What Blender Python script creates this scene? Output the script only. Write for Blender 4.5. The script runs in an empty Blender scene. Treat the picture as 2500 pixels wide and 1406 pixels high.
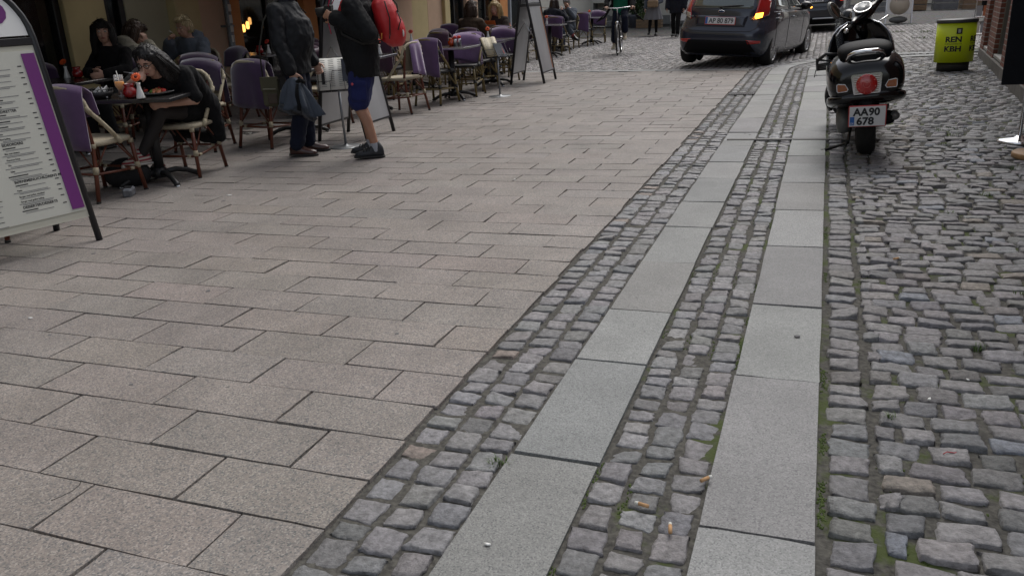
import bpy, math, random
import numpy as np
from mathutils import Vector, Matrix, Euler, Quaternion, noise as mnoise
R = math.radians
rnd = random.Random(7)
rng = np.random.default_rng(11)
S = bpy.context.scene
COL = S.collection
# ---------------------------------------------------------------- camera, world, sun, exposure
F_PX, PITCH, ROLL, YAW, CAM_H = 1951.6, 0.35329, -0.02971, 0.36615, 1.255
cd = bpy.data.cameras.new('camera'); cam = bpy.data.objects.new('camera', cd); COL.objects.link(cam)
cd.sensor_width = 36; cd.sensor_fit = 'HORIZONTAL'; cd.lens = F_PX / 2500 * 36; cd.clip_end = 600; cd.clip_start = .05
_f = Vector((-math.sin(YAW) * math.cos(PITCH), math.cos(YAW) * math.cos(PITCH), -math.sin(PITCH)))
_r = Vector((math.cos(YAW), math.sin(YAW), 0)); _u = _r.cross(_f)
_R = _r * math.cos(ROLL) + _u * math.sin(ROLL); _U = _u * math.cos(ROLL) - _r * math.sin(ROLL)
cam.matrix_world = Matrix(((_R.x, _U.x, -_f.x, 0), (_R.y, _U.y, -_f.y, 0), (_R.z, _U.z, -_f.z, CAM_H), (0, 0, 0, 1)))
S.camera = cam
w = bpy.data.worlds.new('World'); S.world = w; w.use_nodes = True
nt = w.node_tree; bg = nt.nodes['Background']
sky = nt.nodes.new('ShaderNodeTexSky'); sky.sky_type = 'NISHITA'; sky.sun_disc = False
SUN_EL, SUN_AZ = R(56), R(8)          # azimuth measured from +Y towards +X
sky.sun_elevation = SUN_EL; sky.sun_rotation = SUN_AZ; sky.air_density = 1.0; sky.dust_density = 3.0; sky.ozone_density = 1.0
hs = nt.nodes.new('ShaderNodeHueSaturation'); hs.inputs['Saturation'].default_value = .36      # an overcast sky is nearly grey
nt.links.new(sky.outputs[0], hs.inputs['Color']); nt.links.new(hs.outputs[0], bg.inputs[0]); bg.inputs[1].default_value = .13
sl = bpy.data.lights.new('sun', 'SUN'); sl.energy = 1.0; sl.angle = R(40); sl.color = (1, .97, .92)
so = bpy.data.objects.new('sun', sl); COL.objects.link(so); so.location = (0, 0, 30)
sd = Vector((math.sin(SUN_AZ) * math.cos(SUN_EL), math.cos(SUN_AZ) * math.cos(SUN_EL), math.sin(SUN_EL)))
so.rotation_euler = sd.to_track_quat('Z', 'Y').to_euler()
S.view_settings.view_transform = 'Standard'; S.view_settings.look = 'None'; S.view_settings.gamma = 1
S.view_settings.use_curve_mapping = False; S.view_settings.exposure = 0.54

# ---------------------------------------------------------------- helpers
def gz(x):
    if x > 2.6: return .096
    if x > -5.2: return .0369 * x
    return -.1919 + .006 * (x + 5.2)
def gza(x):
    return np.where(x > 2.6, .096, np.where(x > -5.2, .0369 * x, -.1919 + .006 * (x + 5.2)))
def tilt_at(x):
    return -math.atan(.0369) if -5.2 < x < 2.6 else 0.
MATS = {}
def mat(name, col=(.5, .5, .5), rough=.6, metal=0., spec=.5, noise=0., nscale=20., bump=0., bscale=200., alpha=1., trans=0., emit=None, estr=0., coat=0., sheen=0., vc=False, col2=None, sss=0., wave=None, stretch=None):
    """principled material; noise = mottling amount, col2 = colour the mottling goes to, vc = take tint from the point colours"""
    m = bpy.data.materials.new(name); m.use_nodes = True; t = m.node_tree; N = t.nodes; L = t.links
    p = N['Principled BSDF']
    p.inputs['Base Color'].default_value = (*col, 1); p.inputs['Roughness'].default_value = rough; p.inputs['Metallic'].default_value = metal
    p.inputs['Specular IOR Level'].default_value = spec; p.inputs['Alpha'].default_value = alpha; p.inputs['Transmission Weight'].default_value = trans
    p.inputs['Coat Weight'].default_value = coat; p.inputs['Sheen Weight'].default_value = sheen; p.inputs['Coat Roughness'].default_value = .05
    if sss: p.inputs['Subsurface Weight'].default_value = sss; p.inputs['Subsurface Radius'].default_value = (.02, .008, .004)
    if emit: p.inputs['Emission Color'].default_value = (*emit, 1); p.inputs['Emission Strength'].default_value = estr
    if noise or bump or wave or vc:
        tc = N.new('ShaderNodeTexCoord'); co = tc.outputs['Object']
        if stretch:
            mp = N.new('ShaderNodeMapping'); mp.inputs['Scale'].default_value = stretch; L.new(co, mp.inputs[0]); co = mp.outputs[0]
    src = None
    if vc:
        a = N.new('ShaderNodeVertexColor'); a.layer_name = 'tint'; src = a.outputs['Color']
    if noise:
        n = N.new('ShaderNodeTexNoise'); n.inputs['Scale'].default_value = nscale; n.inputs['Detail'].default_value = 6; n.inputs['Roughness'].default_value = .62; L.new(co, n.inputs['Vector'])
        cr = N.new('ShaderNodeMapRange'); cr.inputs[1].default_value = .3; cr.inputs[2].default_value = .7; L.new(n.outputs['Fac'], cr.inputs[0])
        mx = N.new('ShaderNodeMix'); mx.data_type = 'RGBA'
        c2 = col2 or tuple(c * (1 - noise) for c in col)
        if src is not None:
            mx.blend_type = 'MULTIPLY'; mx.inputs[0].default_value = 1; L.new(src, mx.inputs[6])
            r2 = N.new('ShaderNodeMapRange'); r2.inputs[3].default_value = 1 - noise; r2.inputs[4].default_value = 1 + noise * .6; L.new(cr.outputs[0], r2.inputs[0]); L.new(r2.outputs[0], mx.inputs[7])
        else:
            L.new(cr.outputs[0], mx.inputs[0]); mx.inputs[6].default_value = (*col, 1); mx.inputs[7].default_value = (*c2, 1)
        src = mx.outputs[2]
    if src is not None: L.new(src, p.inputs['Base Color'])
    if bump or wave:
        b = N.new('ShaderNodeBump'); b.inputs['Strength'].default_value = bump or .5; b.inputs['Distance'].default_value = .004
        if wave:
            n2 = N.new('ShaderNodeTexWave'); n2.inputs['Scale'].default_value = wave; n2.inputs['Distortion'].default_value = 3; n2.bands_direction = 'Z'; b.inputs['Distance'].default_value = .02
        else:
            n2 = N.new('ShaderNodeTexNoise'); n2.inputs['Scale'].default_value = bscale; n2.inputs['Detail'].default_value = 4
        L.new(co, n2.inputs['Vector']); L.new(n2.outputs['Fac'], b.inputs['Height']); L.new(b.outputs[0], p.inputs['Normal'])
    MATS[name] = m
    return m

class MB:
    """collects shapes and links them as one mesh object"""
    def __init__(s): s.v = []; s.f = []; s.m = []; s.s = []; s.n = 0; s.M = Matrix()
    def add(s, v, f, mi=0, smooth=True):
        a = np.asarray(v, float).reshape(-1, 3); Mx = np.array(s.M)
        a = a @ Mx[:3, :3].T + Mx[:3, 3]
        s.v.append(a); s.f += [tuple(i + s.n for i in q) for q in f]; s.m += [mi] * len(f); s.s += [smooth] * len(f); s.n += len(a)
        return s
    def box(s, c, d, rot=None, mi=0, bev=0., smooth=False):
        c = Vector(c); hx, hy, hz = d[0] / 2, d[1] / 2, d[2] / 2
        rm = rot if isinstance(rot, Matrix) else (Euler(rot).to_matrix() if rot else Matrix.Identity(3))
        if bev <= 0:
            vs = [c + rm @ Vector((x * hx, y * hy, z * hz)) for x in (-1, 1) for y in (-1, 1) for z in (-1, 1)]
            fs = [(0, 1, 3, 2), (4, 6, 7, 5), (0, 4, 5, 1), (2, 3, 7, 6), (0, 2, 6, 4), (1, 5, 7, 3)]
            return s.add(vs, fs, mi, smooth)
        b = min(bev, hx * .98, hy * .98, hz * .98); vs = []; idx = {}; fs = []
        for x in (-1, 1):
            for y in (-1, 1):
                for z in (-1, 1):
                    for k, e in enumerate(((0, b, b), (b, 0, b), (b, b, 0))):
                        idx[x, y, z, k] = len(vs); vs.append(c + rm @ Vector((x * (hx - e[0]), y * (hy - e[1]), z * (hz - e[2]))))
        for k in range(3):
            for q in (-1, 1):
                o = [(-1, -1), (1, -1), (1, 1), (-1, 1)]
                ids = []
                for a_, b_ in o:
                    t = [a_, b_]; t.insert(k, q); ids.append(idx[(*t, k)])
                if (q > 0) == (k == 1): ids = ids[::-1]
                fs.append(tuple(ids))
        for k in range(3):
            k1, k2 = (k + 1) % 3, (k + 2) % 3
            for a_ in (-1, 1):
                for b_ in (-1, 1):
                    t0 = [0, 0, 0]; t0[k1] = a_; t0[k2] = b_; t1 = list(t0); t0[k] = -1; t1[k] = 1
                    ids = [idx[(*t0, k1)], idx[(*t1, k1)], idx[(*t1, k2)], idx[(*t0, k2)]]
                    if a_ * b_ < 0: ids = ids[::-1]
                    fs.append(tuple(ids[::-1]))
        for x in (-1, 1):
            for y in (-1, 1):
                for z in (-1, 1):
                    ids = [idx[x, y, z, k] for k in range(3)]
                    fs.append(tuple(ids if x * y * z > 0 else ids[::-1]))
        return s.add(vs, fs, mi, smooth)
    def tube(s, path, r, n=8, closed=False, mi=0, cap=True, smooth=True, flat=None):
        P = [Vector(p) for p in path]; k = len(P); rs = r if hasattr(r, '__len__') else [r] * k
        vs = []; fs = []; up = None
        for i, p in enumerate(P):
            a = P[(i - 1) % k] if (closed or i > 0) else p; b = P[(i + 1) % k] if (closed or i < k - 1) else p
            t = (b - a).normalized()
            if up is None: up = t.orthogonal().normalized()
            up = (up - t * up.dot(t)); up = up.normalized() if up.length > 1e-6 else t.orthogonal().normalized()
            sd_ = t.cross(up)
            for j in range(n):
                an = 2 * math.pi * j / n
                vs.append(p + (up * math.cos(an) * (flat or 1) + sd_ * math.sin(an)) * rs[i])
        for i in range(k if closed else k - 1):
            for j in range(n):
                a, b = i * n, ((i + 1) % k) * n
                fs.append((a + j, a + (j + 1) % n, b + (j + 1) % n, b + j))
        if cap and not closed:
            fs.append(tuple(range(n))[::-1]); fs.append(tuple((k - 1) * n + j for j in range(n)))
        return s.add(vs, fs, mi, smooth)
    def cyl(s, a, b, r, r2=None, n=12, mi=0, smooth=True): return s.tube([a, b], [r, r if r2 is None else r2], n, mi=mi, smooth=smooth)
    def lathe(s, prof, n=16, c=(0, 0, 0), mi=0, smooth=True, sx=1., sy=1.):
        vs = []; fs = []; k = len(prof)
        for r_, z in prof:
            for j in range(n):
                an = 2 * math.pi * j / n; vs.append((c[0] + r_ * math.cos(an) * sx, c[1] + r_ * math.sin(an) * sy, c[2] + z))
        for i in range(k - 1):
            for j in range(n): fs.append((i * n + j, i * n + (j + 1) % n, (i + 1) * n + (j + 1) % n, (i + 1) * n + j))
        if prof[0][0] > 1e-5: fs.append(tuple(range(n))[::-1])
        if prof[-1][0] > 1e-5: fs.append(tuple((k - 1) * n + j for j in range(n)))
        return s.add(vs, fs, mi, smooth)
    def ball(s, c, r, n=12, m=8, rot=None, mi=0, taper=0.):
        c = Vector(c); rr = r if hasattr(r, '__len__') else (r, r, r); vs = []; fs = []
        rm = rot if isinstance(rot, Matrix) else (Euler(rot).to_matrix() if rot else Matrix.Identity(3))
        for i in range(m + 1):
            ph = math.pi * i / m - math.pi / 2
            for j in range(n):
                an = 2 * math.pi * j / n; z = math.sin(ph); q = math.cos(ph) * (1 - taper * (z * .5 + .5)); q = max(q, 1e-4)
                vs.append(c + rm @ Vector((rr[0] * q * math.cos(an), rr[1] * q * math.sin(an), rr[2] * z)))
        for i in range(m):
            for j in range(n): fs.append((i * n + j, i * n + (j + 1) % n, (i + 1) * n + (j + 1) % n, (i + 1) * n + j))
        fs.append(tuple(range(n))[::-1]); fs.append(tuple(m * n + j for j in range(n)))
        return s.add(vs, fs, mi)
    def loft(s, rings, closed_ring=True, cap=True, mi=0, smooth=True):
        vs = [p for r_ in rings for p in r_]; n = len(rings[0]); fs = []
        for i in range(len(rings) - 1):
            for j in range(n if closed_ring else n - 1): fs.append((i * n + j, i * n + (j + 1) % n, (i + 1) * n + (j + 1) % n, (i + 1) * n + j))
        if cap and closed_ring: fs.append(tuple(range(n))[::-1]); fs.append(tuple((len(rings) - 1) * n + j for j in range(n)))
        return s.add(vs, fs, mi, smooth)
    def prism(s, poly, a, b, axes=(0, 1, 2), mi=0, smooth=False):
        """polygon (p,q) extruded from a to b; axes give which world axis p, q and the extrusion take"""
        vs = []
        for h in (a, b):
            for p, q in poly:
                v = [0, 0, 0]; v[axes[0]] = p; v[axes[1]] = q; v[axes[2]] = h; vs.append(v)
        n = len(poly); fs = [tuple(range(n)), tuple(range(2 * n - 1, n - 1, -1))] + [(j, n + j, n + (j + 1) % n, (j + 1) % n) for j in range(n)]
        return s.add(vs, fs, mi, smooth)
    def build(s, name, mats, parent=None, fix=True):
        me = bpy.data.meshes.new(name)
        v = np.concatenate(s.v) if s.v else np.zeros((0, 3))
        me.from_pydata(v.tolist(), [], s.f)
        for m in (mats if isinstance(mats, (list, tuple)) else [mats]): me.materials.append(m)
        me.polygons.foreach_set('material_index', s.m); me.polygons.foreach_set('use_smooth', s.s)
        if fix:
            import bmesh
            b = bmesh.new(); b.from_mesh(me); bmesh.ops.recalc_face_normals(b, faces=b.faces); b.to_mesh(me); b.free()
        me.update()
        return link(name, me, parent)
def link(name, me, parent=None):
    o = bpy.data.objects.new(name, me); COL.objects.link(o)
    if parent is not None: o.parent = parent
    return o
def tag(o, label=None, cat=None, group=None, kind=None):
    for k, v in (('label', label), ('category', cat), ('group', group), ('kind', kind)):
        if v: o[k] = v
    return o
def place(o, x, y, yaw=0., z=0., tilt=True, lean=0.):
    """stand a thing on the (sloping) pavement"""
    q = Quaternion((0, 1, 0), tilt_at(x) if tilt else 0.) @ Quaternion((0, 0, 1), yaw)
    if lean: q = q @ Quaternion((1, 0, 0), lean)
    o.rotation_mode = 'QUATERNION'; o.rotation_quaternion = q; o.location = (x, y, gz(x) + z); return o
def thing(name, label, cat, x=0, y=0, yaw=0., z=0., group=None, tilt=True, lean=0.):
    o = bpy.data.objects.new(name, None); COL.objects.link(o); o.empty_display_size = .1
    tag(o, label, cat, group); return place(o, x, y, yaw, z, tilt, lean)
def kids(o): return [c for c in bpy.data.objects if c.parent == o]
def copy_tree(o, parent=None):
    c = o.copy(); COL.objects.link(c)
    if parent is not None: c.parent = parent
    for ch in kids(o): copy_tree(ch, c)
    return c
def to_mesh(o):
    """apply modifiers, keep the object"""
    dg = bpy.context.evaluated_depsgraph_get(); e = o.evaluated_get(dg)
    me = bpy.data.meshes.new_from_object(e); old = o.data; o.modifiers.clear(); o.data = me; me.name = old.name; bpy.data.meshes.remove(old); return o
FONT = None
def text_mesh(name, s, size, m, parent, loc, rot, depth=.001, align='LEFT', bold=0., sx=1.):
    cu = bpy.data.curves.new(name, 'FONT'); cu.body = s; cu.size = size; cu.extrude = depth; cu.align_x = align; cu.offset = bold; cu.resolution_u = 3
    o = bpy.data.objects.new(name, cu); COL.objects.link(o)
    dg = bpy.context.evaluated_depsgraph_get(); me = bpy.data.meshes.new_from_object(o.evaluated_get(dg)); bpy.data.objects.remove(o); bpy.data.curves.remove(cu)
    me.materials.append(m); q = link(name, me, parent); q.matrix_local = Matrix.Translation(loc) @ (rot if isinstance(rot, Matrix) else Euler(rot).to_matrix()).to_4x4() @ Matrix.Diagonal((sx, 1, 1, 1)); return q
def lerp(a, b, t): return a + (b - a) * t
def srgb(r, g, b): return tuple(((c / 255) / 12.92 if c / 255 < .04045 else ((c / 255 + .055) / 1.055) ** 2.4) for c in (r, g, b))

# ---------------------------------------------------------------- ground
def np_mesh(name, v, f, m, tint=None, smooth=True, parent=None):
    me = bpy.data.meshes.new(name); nv, nf, k = len(v), len(f), f.shape[1]
    me.vertices.add(nv); me.vertices.foreach_set('co', np.asarray(v, np.float32).ravel())
    me.loops.add(nf * k); me.loops.foreach_set('vertex_index', np.asarray(f, np.int32).ravel())
    me.polygons.add(nf); me.polygons.foreach_set('loop_start', np.arange(0, nf * k, k, dtype=np.int32))
    me.polygons.foreach_set('use_smooth', np.full(nf, smooth))
    if tint is not None:
        a = me.color_attributes.new('tint', 'FLOAT_COLOR', 'POINT'); c = np.ones((nv, 4), np.float32); c[:, :3] = tint; a.data.foreach_set('color', c.ravel())
    me.update(); me.validate(); me.materials.append(m)
    return link(name, me, parent)
def stones(Q, knots, prof, top, tint, rough=.003, wob=.004, tilt=.004, rnd_k=.35, warp=None):
    """Q (N,4,2) corner points; each stone becomes a rounded grid. prof = height at each knot"""
    N = len(Q); n = len(knots); u, v = np.meshgrid(knots, knots, indexing='ij'); u = u.ravel(); v = v.ravel()
    k = rng.uniform(.5, 1.2, N)[:, None] * rnd_k
    uu = u[None] * np.sqrt(1 - v[None] ** 2 * k / 2); vv = v[None] * np.sqrt(1 - u[None] ** 2 * k / 2)
    a = (1 - uu) * .5; b = 1 - a; c = (1 - vv) * .5; d = 1 - c
    XY = (a * c)[..., None] * Q[:, None, 0] + (b * c)[..., None] * Q[:, None, 1] + (b * d)[..., None] * Q[:, None, 2] + (a * d)[..., None] * Q[:, None, 3]
    edge = (np.maximum(abs(u), abs(v)) > .85)
    XY += rng.normal(0, 1, XY.shape) * (wob * np.where(edge, 1, .5))[None, :, None]
    h = np.interp(np.maximum(abs(u), abs(v)), np.array(knots[n // 2:]) if n % 2 else np.array(knots[n // 2:]), np.array(prof))
    Z = h[None] + top[:, None] + rng.normal(0, 1, (N, n * n)) * np.where(edge, .3, 1)[None] * rough
    Z += uu * rng.normal(0, tilt, (N, 1)) + vv * rng.normal(0, tilt, (N, 1))
    if warp is not None: XY = warp(XY)
    Z = Z + gza(XY[..., 0])
    V = np.concatenate([XY, Z[..., None]], -1).reshape(-1, 3)
    i, j = np.meshgrid(np.arange(n - 1), np.arange(n - 1), indexing='ij'); b0 = (i * n + j).ravel()
    f0 = np.stack([b0, b0 + n, b0 + n + 1, b0 + 1], -1)
    Fc = (f0[None] + (np.arange(N) * n * n)[:, None, None]).reshape(-1, 4)
    return V, Fc, np.repeat(tint, n * n, 0)
K7 = [-1, -.95, -.84, -.4, 0, .4, .84, .95, 1]; P7 = [0, -.0002, -.0008, -.0036, -.038]
K4 = [-1, -.72, .72, 1]; P4 = [0, -.026]
def tints(n, base, sv=.10, hv=.0045):
    b = np.array(base)[None] * (1 + rng.normal(0, sv, (n, 1))); return np.clip(b + rng.normal(0, hv, (n, 3)) * np.array([[1, .4, -1]]), .01, 1)
XC, YC = 1.75, 13.9          # centre of the bend at the corner
def bend(XY):
    x, s_ = XY[..., 0], XY[..., 1]; r_ = XC - x; R0 = XC + .3
    a = np.clip((s_ - YC) / R0, 0, math.pi / 2); over = np.maximum(s_ - YC - R0 * math.pi / 2, 0)
    return np.stack([np.where(s_ > YC, XC - r_ * np.cos(a) + over, x), np.where(s_ > YC, YC + r_ * np.sin(a), s_)], -1)
def jit(Q, s_): return Q + rng.normal(0, 1, Q.shape) * s_
def quad(x0, x1, y0, y1): return [(x0, y0), (x1, y0), (x1, y1), (x0, y1)]
def row_stones(x0, x1, y0, y1, ln, gap=.012):
    out = []; y = y0
    while y < y1:
        l = rnd.uniform(ln * .8, ln * 1.2); out.append(quad(x0 + rnd.uniform(0, .01), x1 - rnd.uniform(0, .01), y, y + l - gap * rnd.uniform(.5, 1.6))); y += l
    return np.array(out)
def speckle(name, cols, scale, rough=.75, bump=.35, vc=True):
    """granite: grains of several colours"""
    m = bpy.data.materials.new(name); m.use_nodes = True; N = m.node_tree.nodes; L = m.node_tree.links; p = N['Principled BSDF']
    tc = N.new('ShaderNodeTexCoord'); vo = N.new('ShaderNodeTexVoronoi'); vo.inputs['Scale'].default_value = scale; L.new(tc.outputs['Object'], vo.inputs['Vector'])
    cr = N.new('ShaderNodeValToRGB'); cr.color_ramp.interpolation = 'CONSTANT'; sp = N.new('ShaderNodeSeparateColor'); L.new(vo.outputs['Color'], sp.inputs[0]); L.new(sp.outputs[0], cr.inputs[0])
    el = cr.color_ramp.elements
    while len(el) < len(cols): el.new(.5)
    acc = 0
    for e, (wt, c) in zip(el, cols): e.position = acc; e.color = (*c, 1); acc += wt
    no = N.new('ShaderNodeTexNoise'); no.inputs['Scale'].default_value = 3.; no.inputs['Detail'].default_value = 8; no.inputs['Roughness'].default_value = .6; L.new(tc.outputs['Object'], no.inputs['Vector'])
    mr = N.new('ShaderNodeMapRange'); mr.inputs[1].default_value = .25; mr.inputs[2].default_value = .75; mr.inputs[3].default_value = .80; mr.inputs[4].default_value = 1.16; L.new(no.outputs[0], mr.inputs[0])
    mx = N.new('ShaderNodeMix'); mx.data_type = 'RGBA'; mx.blend_type = 'MULTIPLY'; mx.inputs[0].default_value = 1; L.new(cr.outputs[0], mx.inputs[6]); L.new(mr.outputs[0], mx.inputs[7])
    ns = N.new('ShaderNodeTexNoise'); ns.inputs['Scale'].default_value = 1.9; ns.inputs['Detail'].default_value = 10; ns.inputs['Roughness'].default_value = .7; L.new(tc.outputs['Object'], ns.inputs['Vector'])   # old stains
    rs = N.new('ShaderNodeMapRange'); rs.inputs[1].default_value = .52; rs.inputs[2].default_value = .72; rs.inputs[3].default_value = 1.; rs.inputs[4].default_value = .80; L.new(ns.outputs[0], rs.inputs[0])
    vd = N.new('ShaderNodeTexVoronoi'); vd.inputs['Scale'].default_value = 7; L.new(tc.outputs['Object'], vd.inputs['Vector']); rd = N.new('ShaderNodeMapRange'); rd.inputs[1].default_value = .035; rd.inputs[2].default_value = .055; rd.inputs[3].default_value = .62; rd.inputs[4].default_value = 1.; L.new(vd.outputs['Distance'], rd.inputs[0])
    ms = N.new('ShaderNodeMath'); ms.operation = 'MULTIPLY'; L.new(rs.outputs[0], ms.inputs[0]); L.new(rd.outputs[0], ms.inputs[1]); mq = N.new('ShaderNodeMath'); mq.operation = 'MULTIPLY'; L.new(ms.outputs[0], mq.inputs[0]); L.new(mr.outputs[0], mq.inputs[1]); L.new(mq.outputs[0], mx.inputs[7])
    a = N.new('ShaderNodeVertexColor'); a.layer_name = 'tint'; m2 = N.new('ShaderNodeMix'); m2.data_type = 'RGBA'; m2.blend_type = 'MULTIPLY'; m2.inputs[0].default_value = 1
    L.new(mx.outputs[2], m2.inputs[6]); L.new(a.outputs[0], m2.inputs[7]); L.new(m2.outputs[2], p.inputs['Base Color'])
    b = N.new('ShaderNodeBump'); b.inputs['Strength'].default_value = bump; b.inputs['Distance'].default_value = .003; n2 = N.new('ShaderNodeTexNoise'); n2.inputs['Scale'].default_value = scale * .6; n2.inputs['Detail'].default_value = 3
    L.new(tc.outputs['Object'], n2.inputs['Vector']); L.new(n2.outputs[0], b.inputs['Height']); L.new(b.outputs[0], p.inputs['Normal'])
    p.inputs['Roughness'].default_value = rough; p.inputs['Specular IOR Level'].default_value = .35
    return m
M_PINK = speckle('pink granite', [(.34, (.238, .209, .189)), (.26, (.195, .173, .159)), (.20, (.152, .144, .139)), (.12, (.30, .271, .247)), (.08, (.104, .103, .103))], 210, .58, .5)
M_GREY = speckle('grey granite', [(.4, (.208, .212, .208)), (.3, (.172, .176, .174)), (.2, (.25, .254, .248)), (.1, (.12, .124, .126))], 260, .50, .45)
def cobble_mat():
    m = mat('cobble stone', (1, 1, 1), .58, noise=.55, nscale=44, bump=1.0, bscale=52, vc=True, spec=.45)
    for nd in m.node_tree.nodes:
        if nd.type == 'BUMP': nd.inputs['Distance'].default_value = .010
        if nd.type == 'TEX_NOISE': nd.inputs['Detail'].default_value = 10; nd.inputs['Roughness'].default_value = .68
    return m
M_COB = cobble_mat()
def joint_mat():
    m = bpy.data.materials.new('joint sand and moss'); m.use_nodes = True; N = m.node_tree.nodes; L = m.node_tree.links; p = N['Principled BSDF']
    tc = N.new('ShaderNodeTexCoord')
    n1 = N.new('ShaderNodeTexNoise'); n1.inputs['Scale'].default_value = 60; n1.inputs['Detail'].default_value = 8; L.new(tc.outputs['Object'], n1.inputs['Vector'])
    c1 = N.new('ShaderNodeValToRGB'); c1.color_ramp.elements[0].position = .3; c1.color_ramp.elements[0].color = (.030, .028, .025, 1); c1.color_ramp.elements[1].position = .72; c1.color_ramp.elements[1].color = (.105, .100, .086, 1); L.new(n1.outputs[0], c1.inputs[0])
    n2 = N.new('ShaderNodeTexNoise'); n2.inputs['Scale'].default_value = 3.2; n2.inputs['Detail'].default_value = 5; n2.inputs['Roughness'].default_value = .7; L.new(tc.outputs['Object'], n2.inputs['Vector'])
    sx = N.new('ShaderNodeSeparateXYZ'); L.new(tc.outputs['Object'], sx.inputs[0])
    # moss likes the joints from the second gutter to the wall
    mr = N.new('ShaderNodeMapRange'); mr.inputs[1].default_value = -.9; mr.inputs[2].default_value = -.2; mr.inputs[3].default_value = -.16; mr.inputs[4].default_value = .05; L.new(sx.outputs[0], mr.inputs[0])
    ad = N.new('ShaderNodeMath'); ad.operation = 'ADD'; L.new(n2.outputs[0], ad.inputs[0]); L.new(mr.outputs[0], ad.inputs[1])
    c2 = N.new('ShaderNodeValToRGB'); c2.color_ramp.elements[0].position = .57; c2.color_ramp.elements[0].color = (0, 0, 0, 1); c2.color_ramp.elements[1].position = .65; c2.color_ramp.elements[1].color = (1, 1, 1, 1); L.new(ad.outputs[0], c2.inputs[0])
    mx = N.new('ShaderNodeMix'); mx.data_type = 'RGBA'; L.new(c2.outputs[0], mx.inputs[0]); L.new(c1.outputs[0], mx.inputs[6]); mx.inputs[7].default_value = (.050, .066, .016, 1)
    L.new(mx.outputs[2], p.inputs['Base Color']); p.inputs['Roughness'].default_value = .95
    b = N.new('ShaderNodeBump'); b.inputs['Strength'].default_value = .8; b.inputs['Distance'].default_value = .006; L.new(n1.outputs[0], b.inputs['Height']); L.new(b.outputs[0], p.inputs['Normal'])
    return m
M_JOINT = joint_mat()
def struct(o): o['kind'] = 'structure'; return o
# the bed everything lies in: one sheet to the horizon, worn sand between the stones
def sheet(name, xs, ys, z, m):
    X, Y = np.meshgrid(np.array(xs, float), np.array(ys, float), indexing='ij'); V = np.stack([X, Y, gza(X) + z], -1).reshape(-1, 3)
    n = len(ys); i, j = np.meshgrid(np.arange(len(xs) - 1), np.arange(n - 1), indexing='ij'); b = (i * n + j).ravel()
    return struct(np_mesh(name, V, np.stack([b, b + n, b + n + 1, b + 1], -1), m, smooth=False))
sheet('ground', [-120, -30, -5.2, -1.09, 0, 2.6, 120], [-40, 0, 10, 30, 200], -.0125, M_JOINT)
def far_cobble():
    m = bpy.data.materials.new('far cobbles'); m.use_nodes = True; N = m.node_tree.nodes; L = m.node_tree.links; p = N['Principled BSDF']
    tc = N.new('ShaderNodeTexCoord'); vo = N.new('ShaderNodeTexVoronoi'); vo.inputs['Scale'].default_value = 9; L.new(tc.outputs['Object'], vo.inputs['Vector'])
    ve = N.new('ShaderNodeTexVoronoi'); ve.feature = 'DISTANCE_TO_EDGE'; ve.inputs['Scale'].default_value = 9; L.new(tc.outputs['Object'], ve.inputs['Vector'])
    cr = N.new('ShaderNodeValToRGB'); cr.color_ramp.elements[0].position = .01; cr.color_ramp.elements[0].color = (.05, .047, .042, 1); cr.color_ramp.elements[1].position = .12; cr.color_ramp.elements[1].color = (.14, .135, .132, 1); L.new(ve.outputs[0], cr.inputs[0])
    mx = N.new('ShaderNodeMix'); mx.data_type = 'RGBA'; mx.blend_type = 'MULTIPLY'; mx.inputs[0].default_value = .3; L.new(cr.outputs[0], mx.inputs[6]); L.new(vo.outputs['Color'], mx.inputs[7]); L.new(mx.outputs[2], p.inputs['Base Color'])
    b = N.new('ShaderNodeBump'); b.inputs['Distance'].default_value = .02; L.new(ve.outputs[0], b.inputs['Height']); L.new(b.outputs[0], p.inputs['Normal']); p.inputs['Roughness'].default_value = .9; p.inputs['Specular IOR Level'].default_value = .2
    return m
sheet('square', [-60, -30, -5.2, 0, 2.6, 60], [26.4, 60, 140], -.004, far_cobble())
# pink granite slabs, laid in half bond
ROW, SL = .2277, .53
Q = []; tp = []
y = 1.22 - 10 * ROW; k = 0
kerb_y = lambda x: 13.99 - .24 * (x + 1.1)
while y < 18:
    ph = (-1.60 if (k % 2) else -1.34); x1 = -1.095; x0 = ph + rnd.gauss(0, .012)
    if x0 > x1 - .2 and rnd.random() < .3: x0 -= SL
    while x1 > -5.9:
        xm = (x0 + x1) / 2; yy1 = min(y + ROW, kerb_y(xm) - .02)
        if yy1 - y > .05:
            g_ = .0022
            Q.append(quad(x0 + g_, x1 - g_ + (rnd.uniform(-.008, .012) if x1 > -1.1 else 0), y + g_, yy1 - g_))
        x1 = x0; x0 = x1 - SL + rnd.gauss(0, .012)
    y += ROW; k += 1
Q = jit(np.array(Q), .0016); n = len(Q)
tp = rng.normal(0, .0007, n)
tt = np.clip(1 + rng.normal(0, .032, (n, 1)) + rng.normal(0, .011, (n, 3)) * np.array([[1, .1, -.8]]), .6, 1.5)
KS = [-1, -.99, -.6, -.2, .2, .6, .99, 1]
V, Fc, T = stones(Q, KS, [0, 0, 0, -.024], tp, tt, rough=0, wob=.0009, tilt=.0010, rnd_k=.012)
struct(np_mesh('pavement', V, Fc, M_PINK, T, smooth=False))
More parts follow.
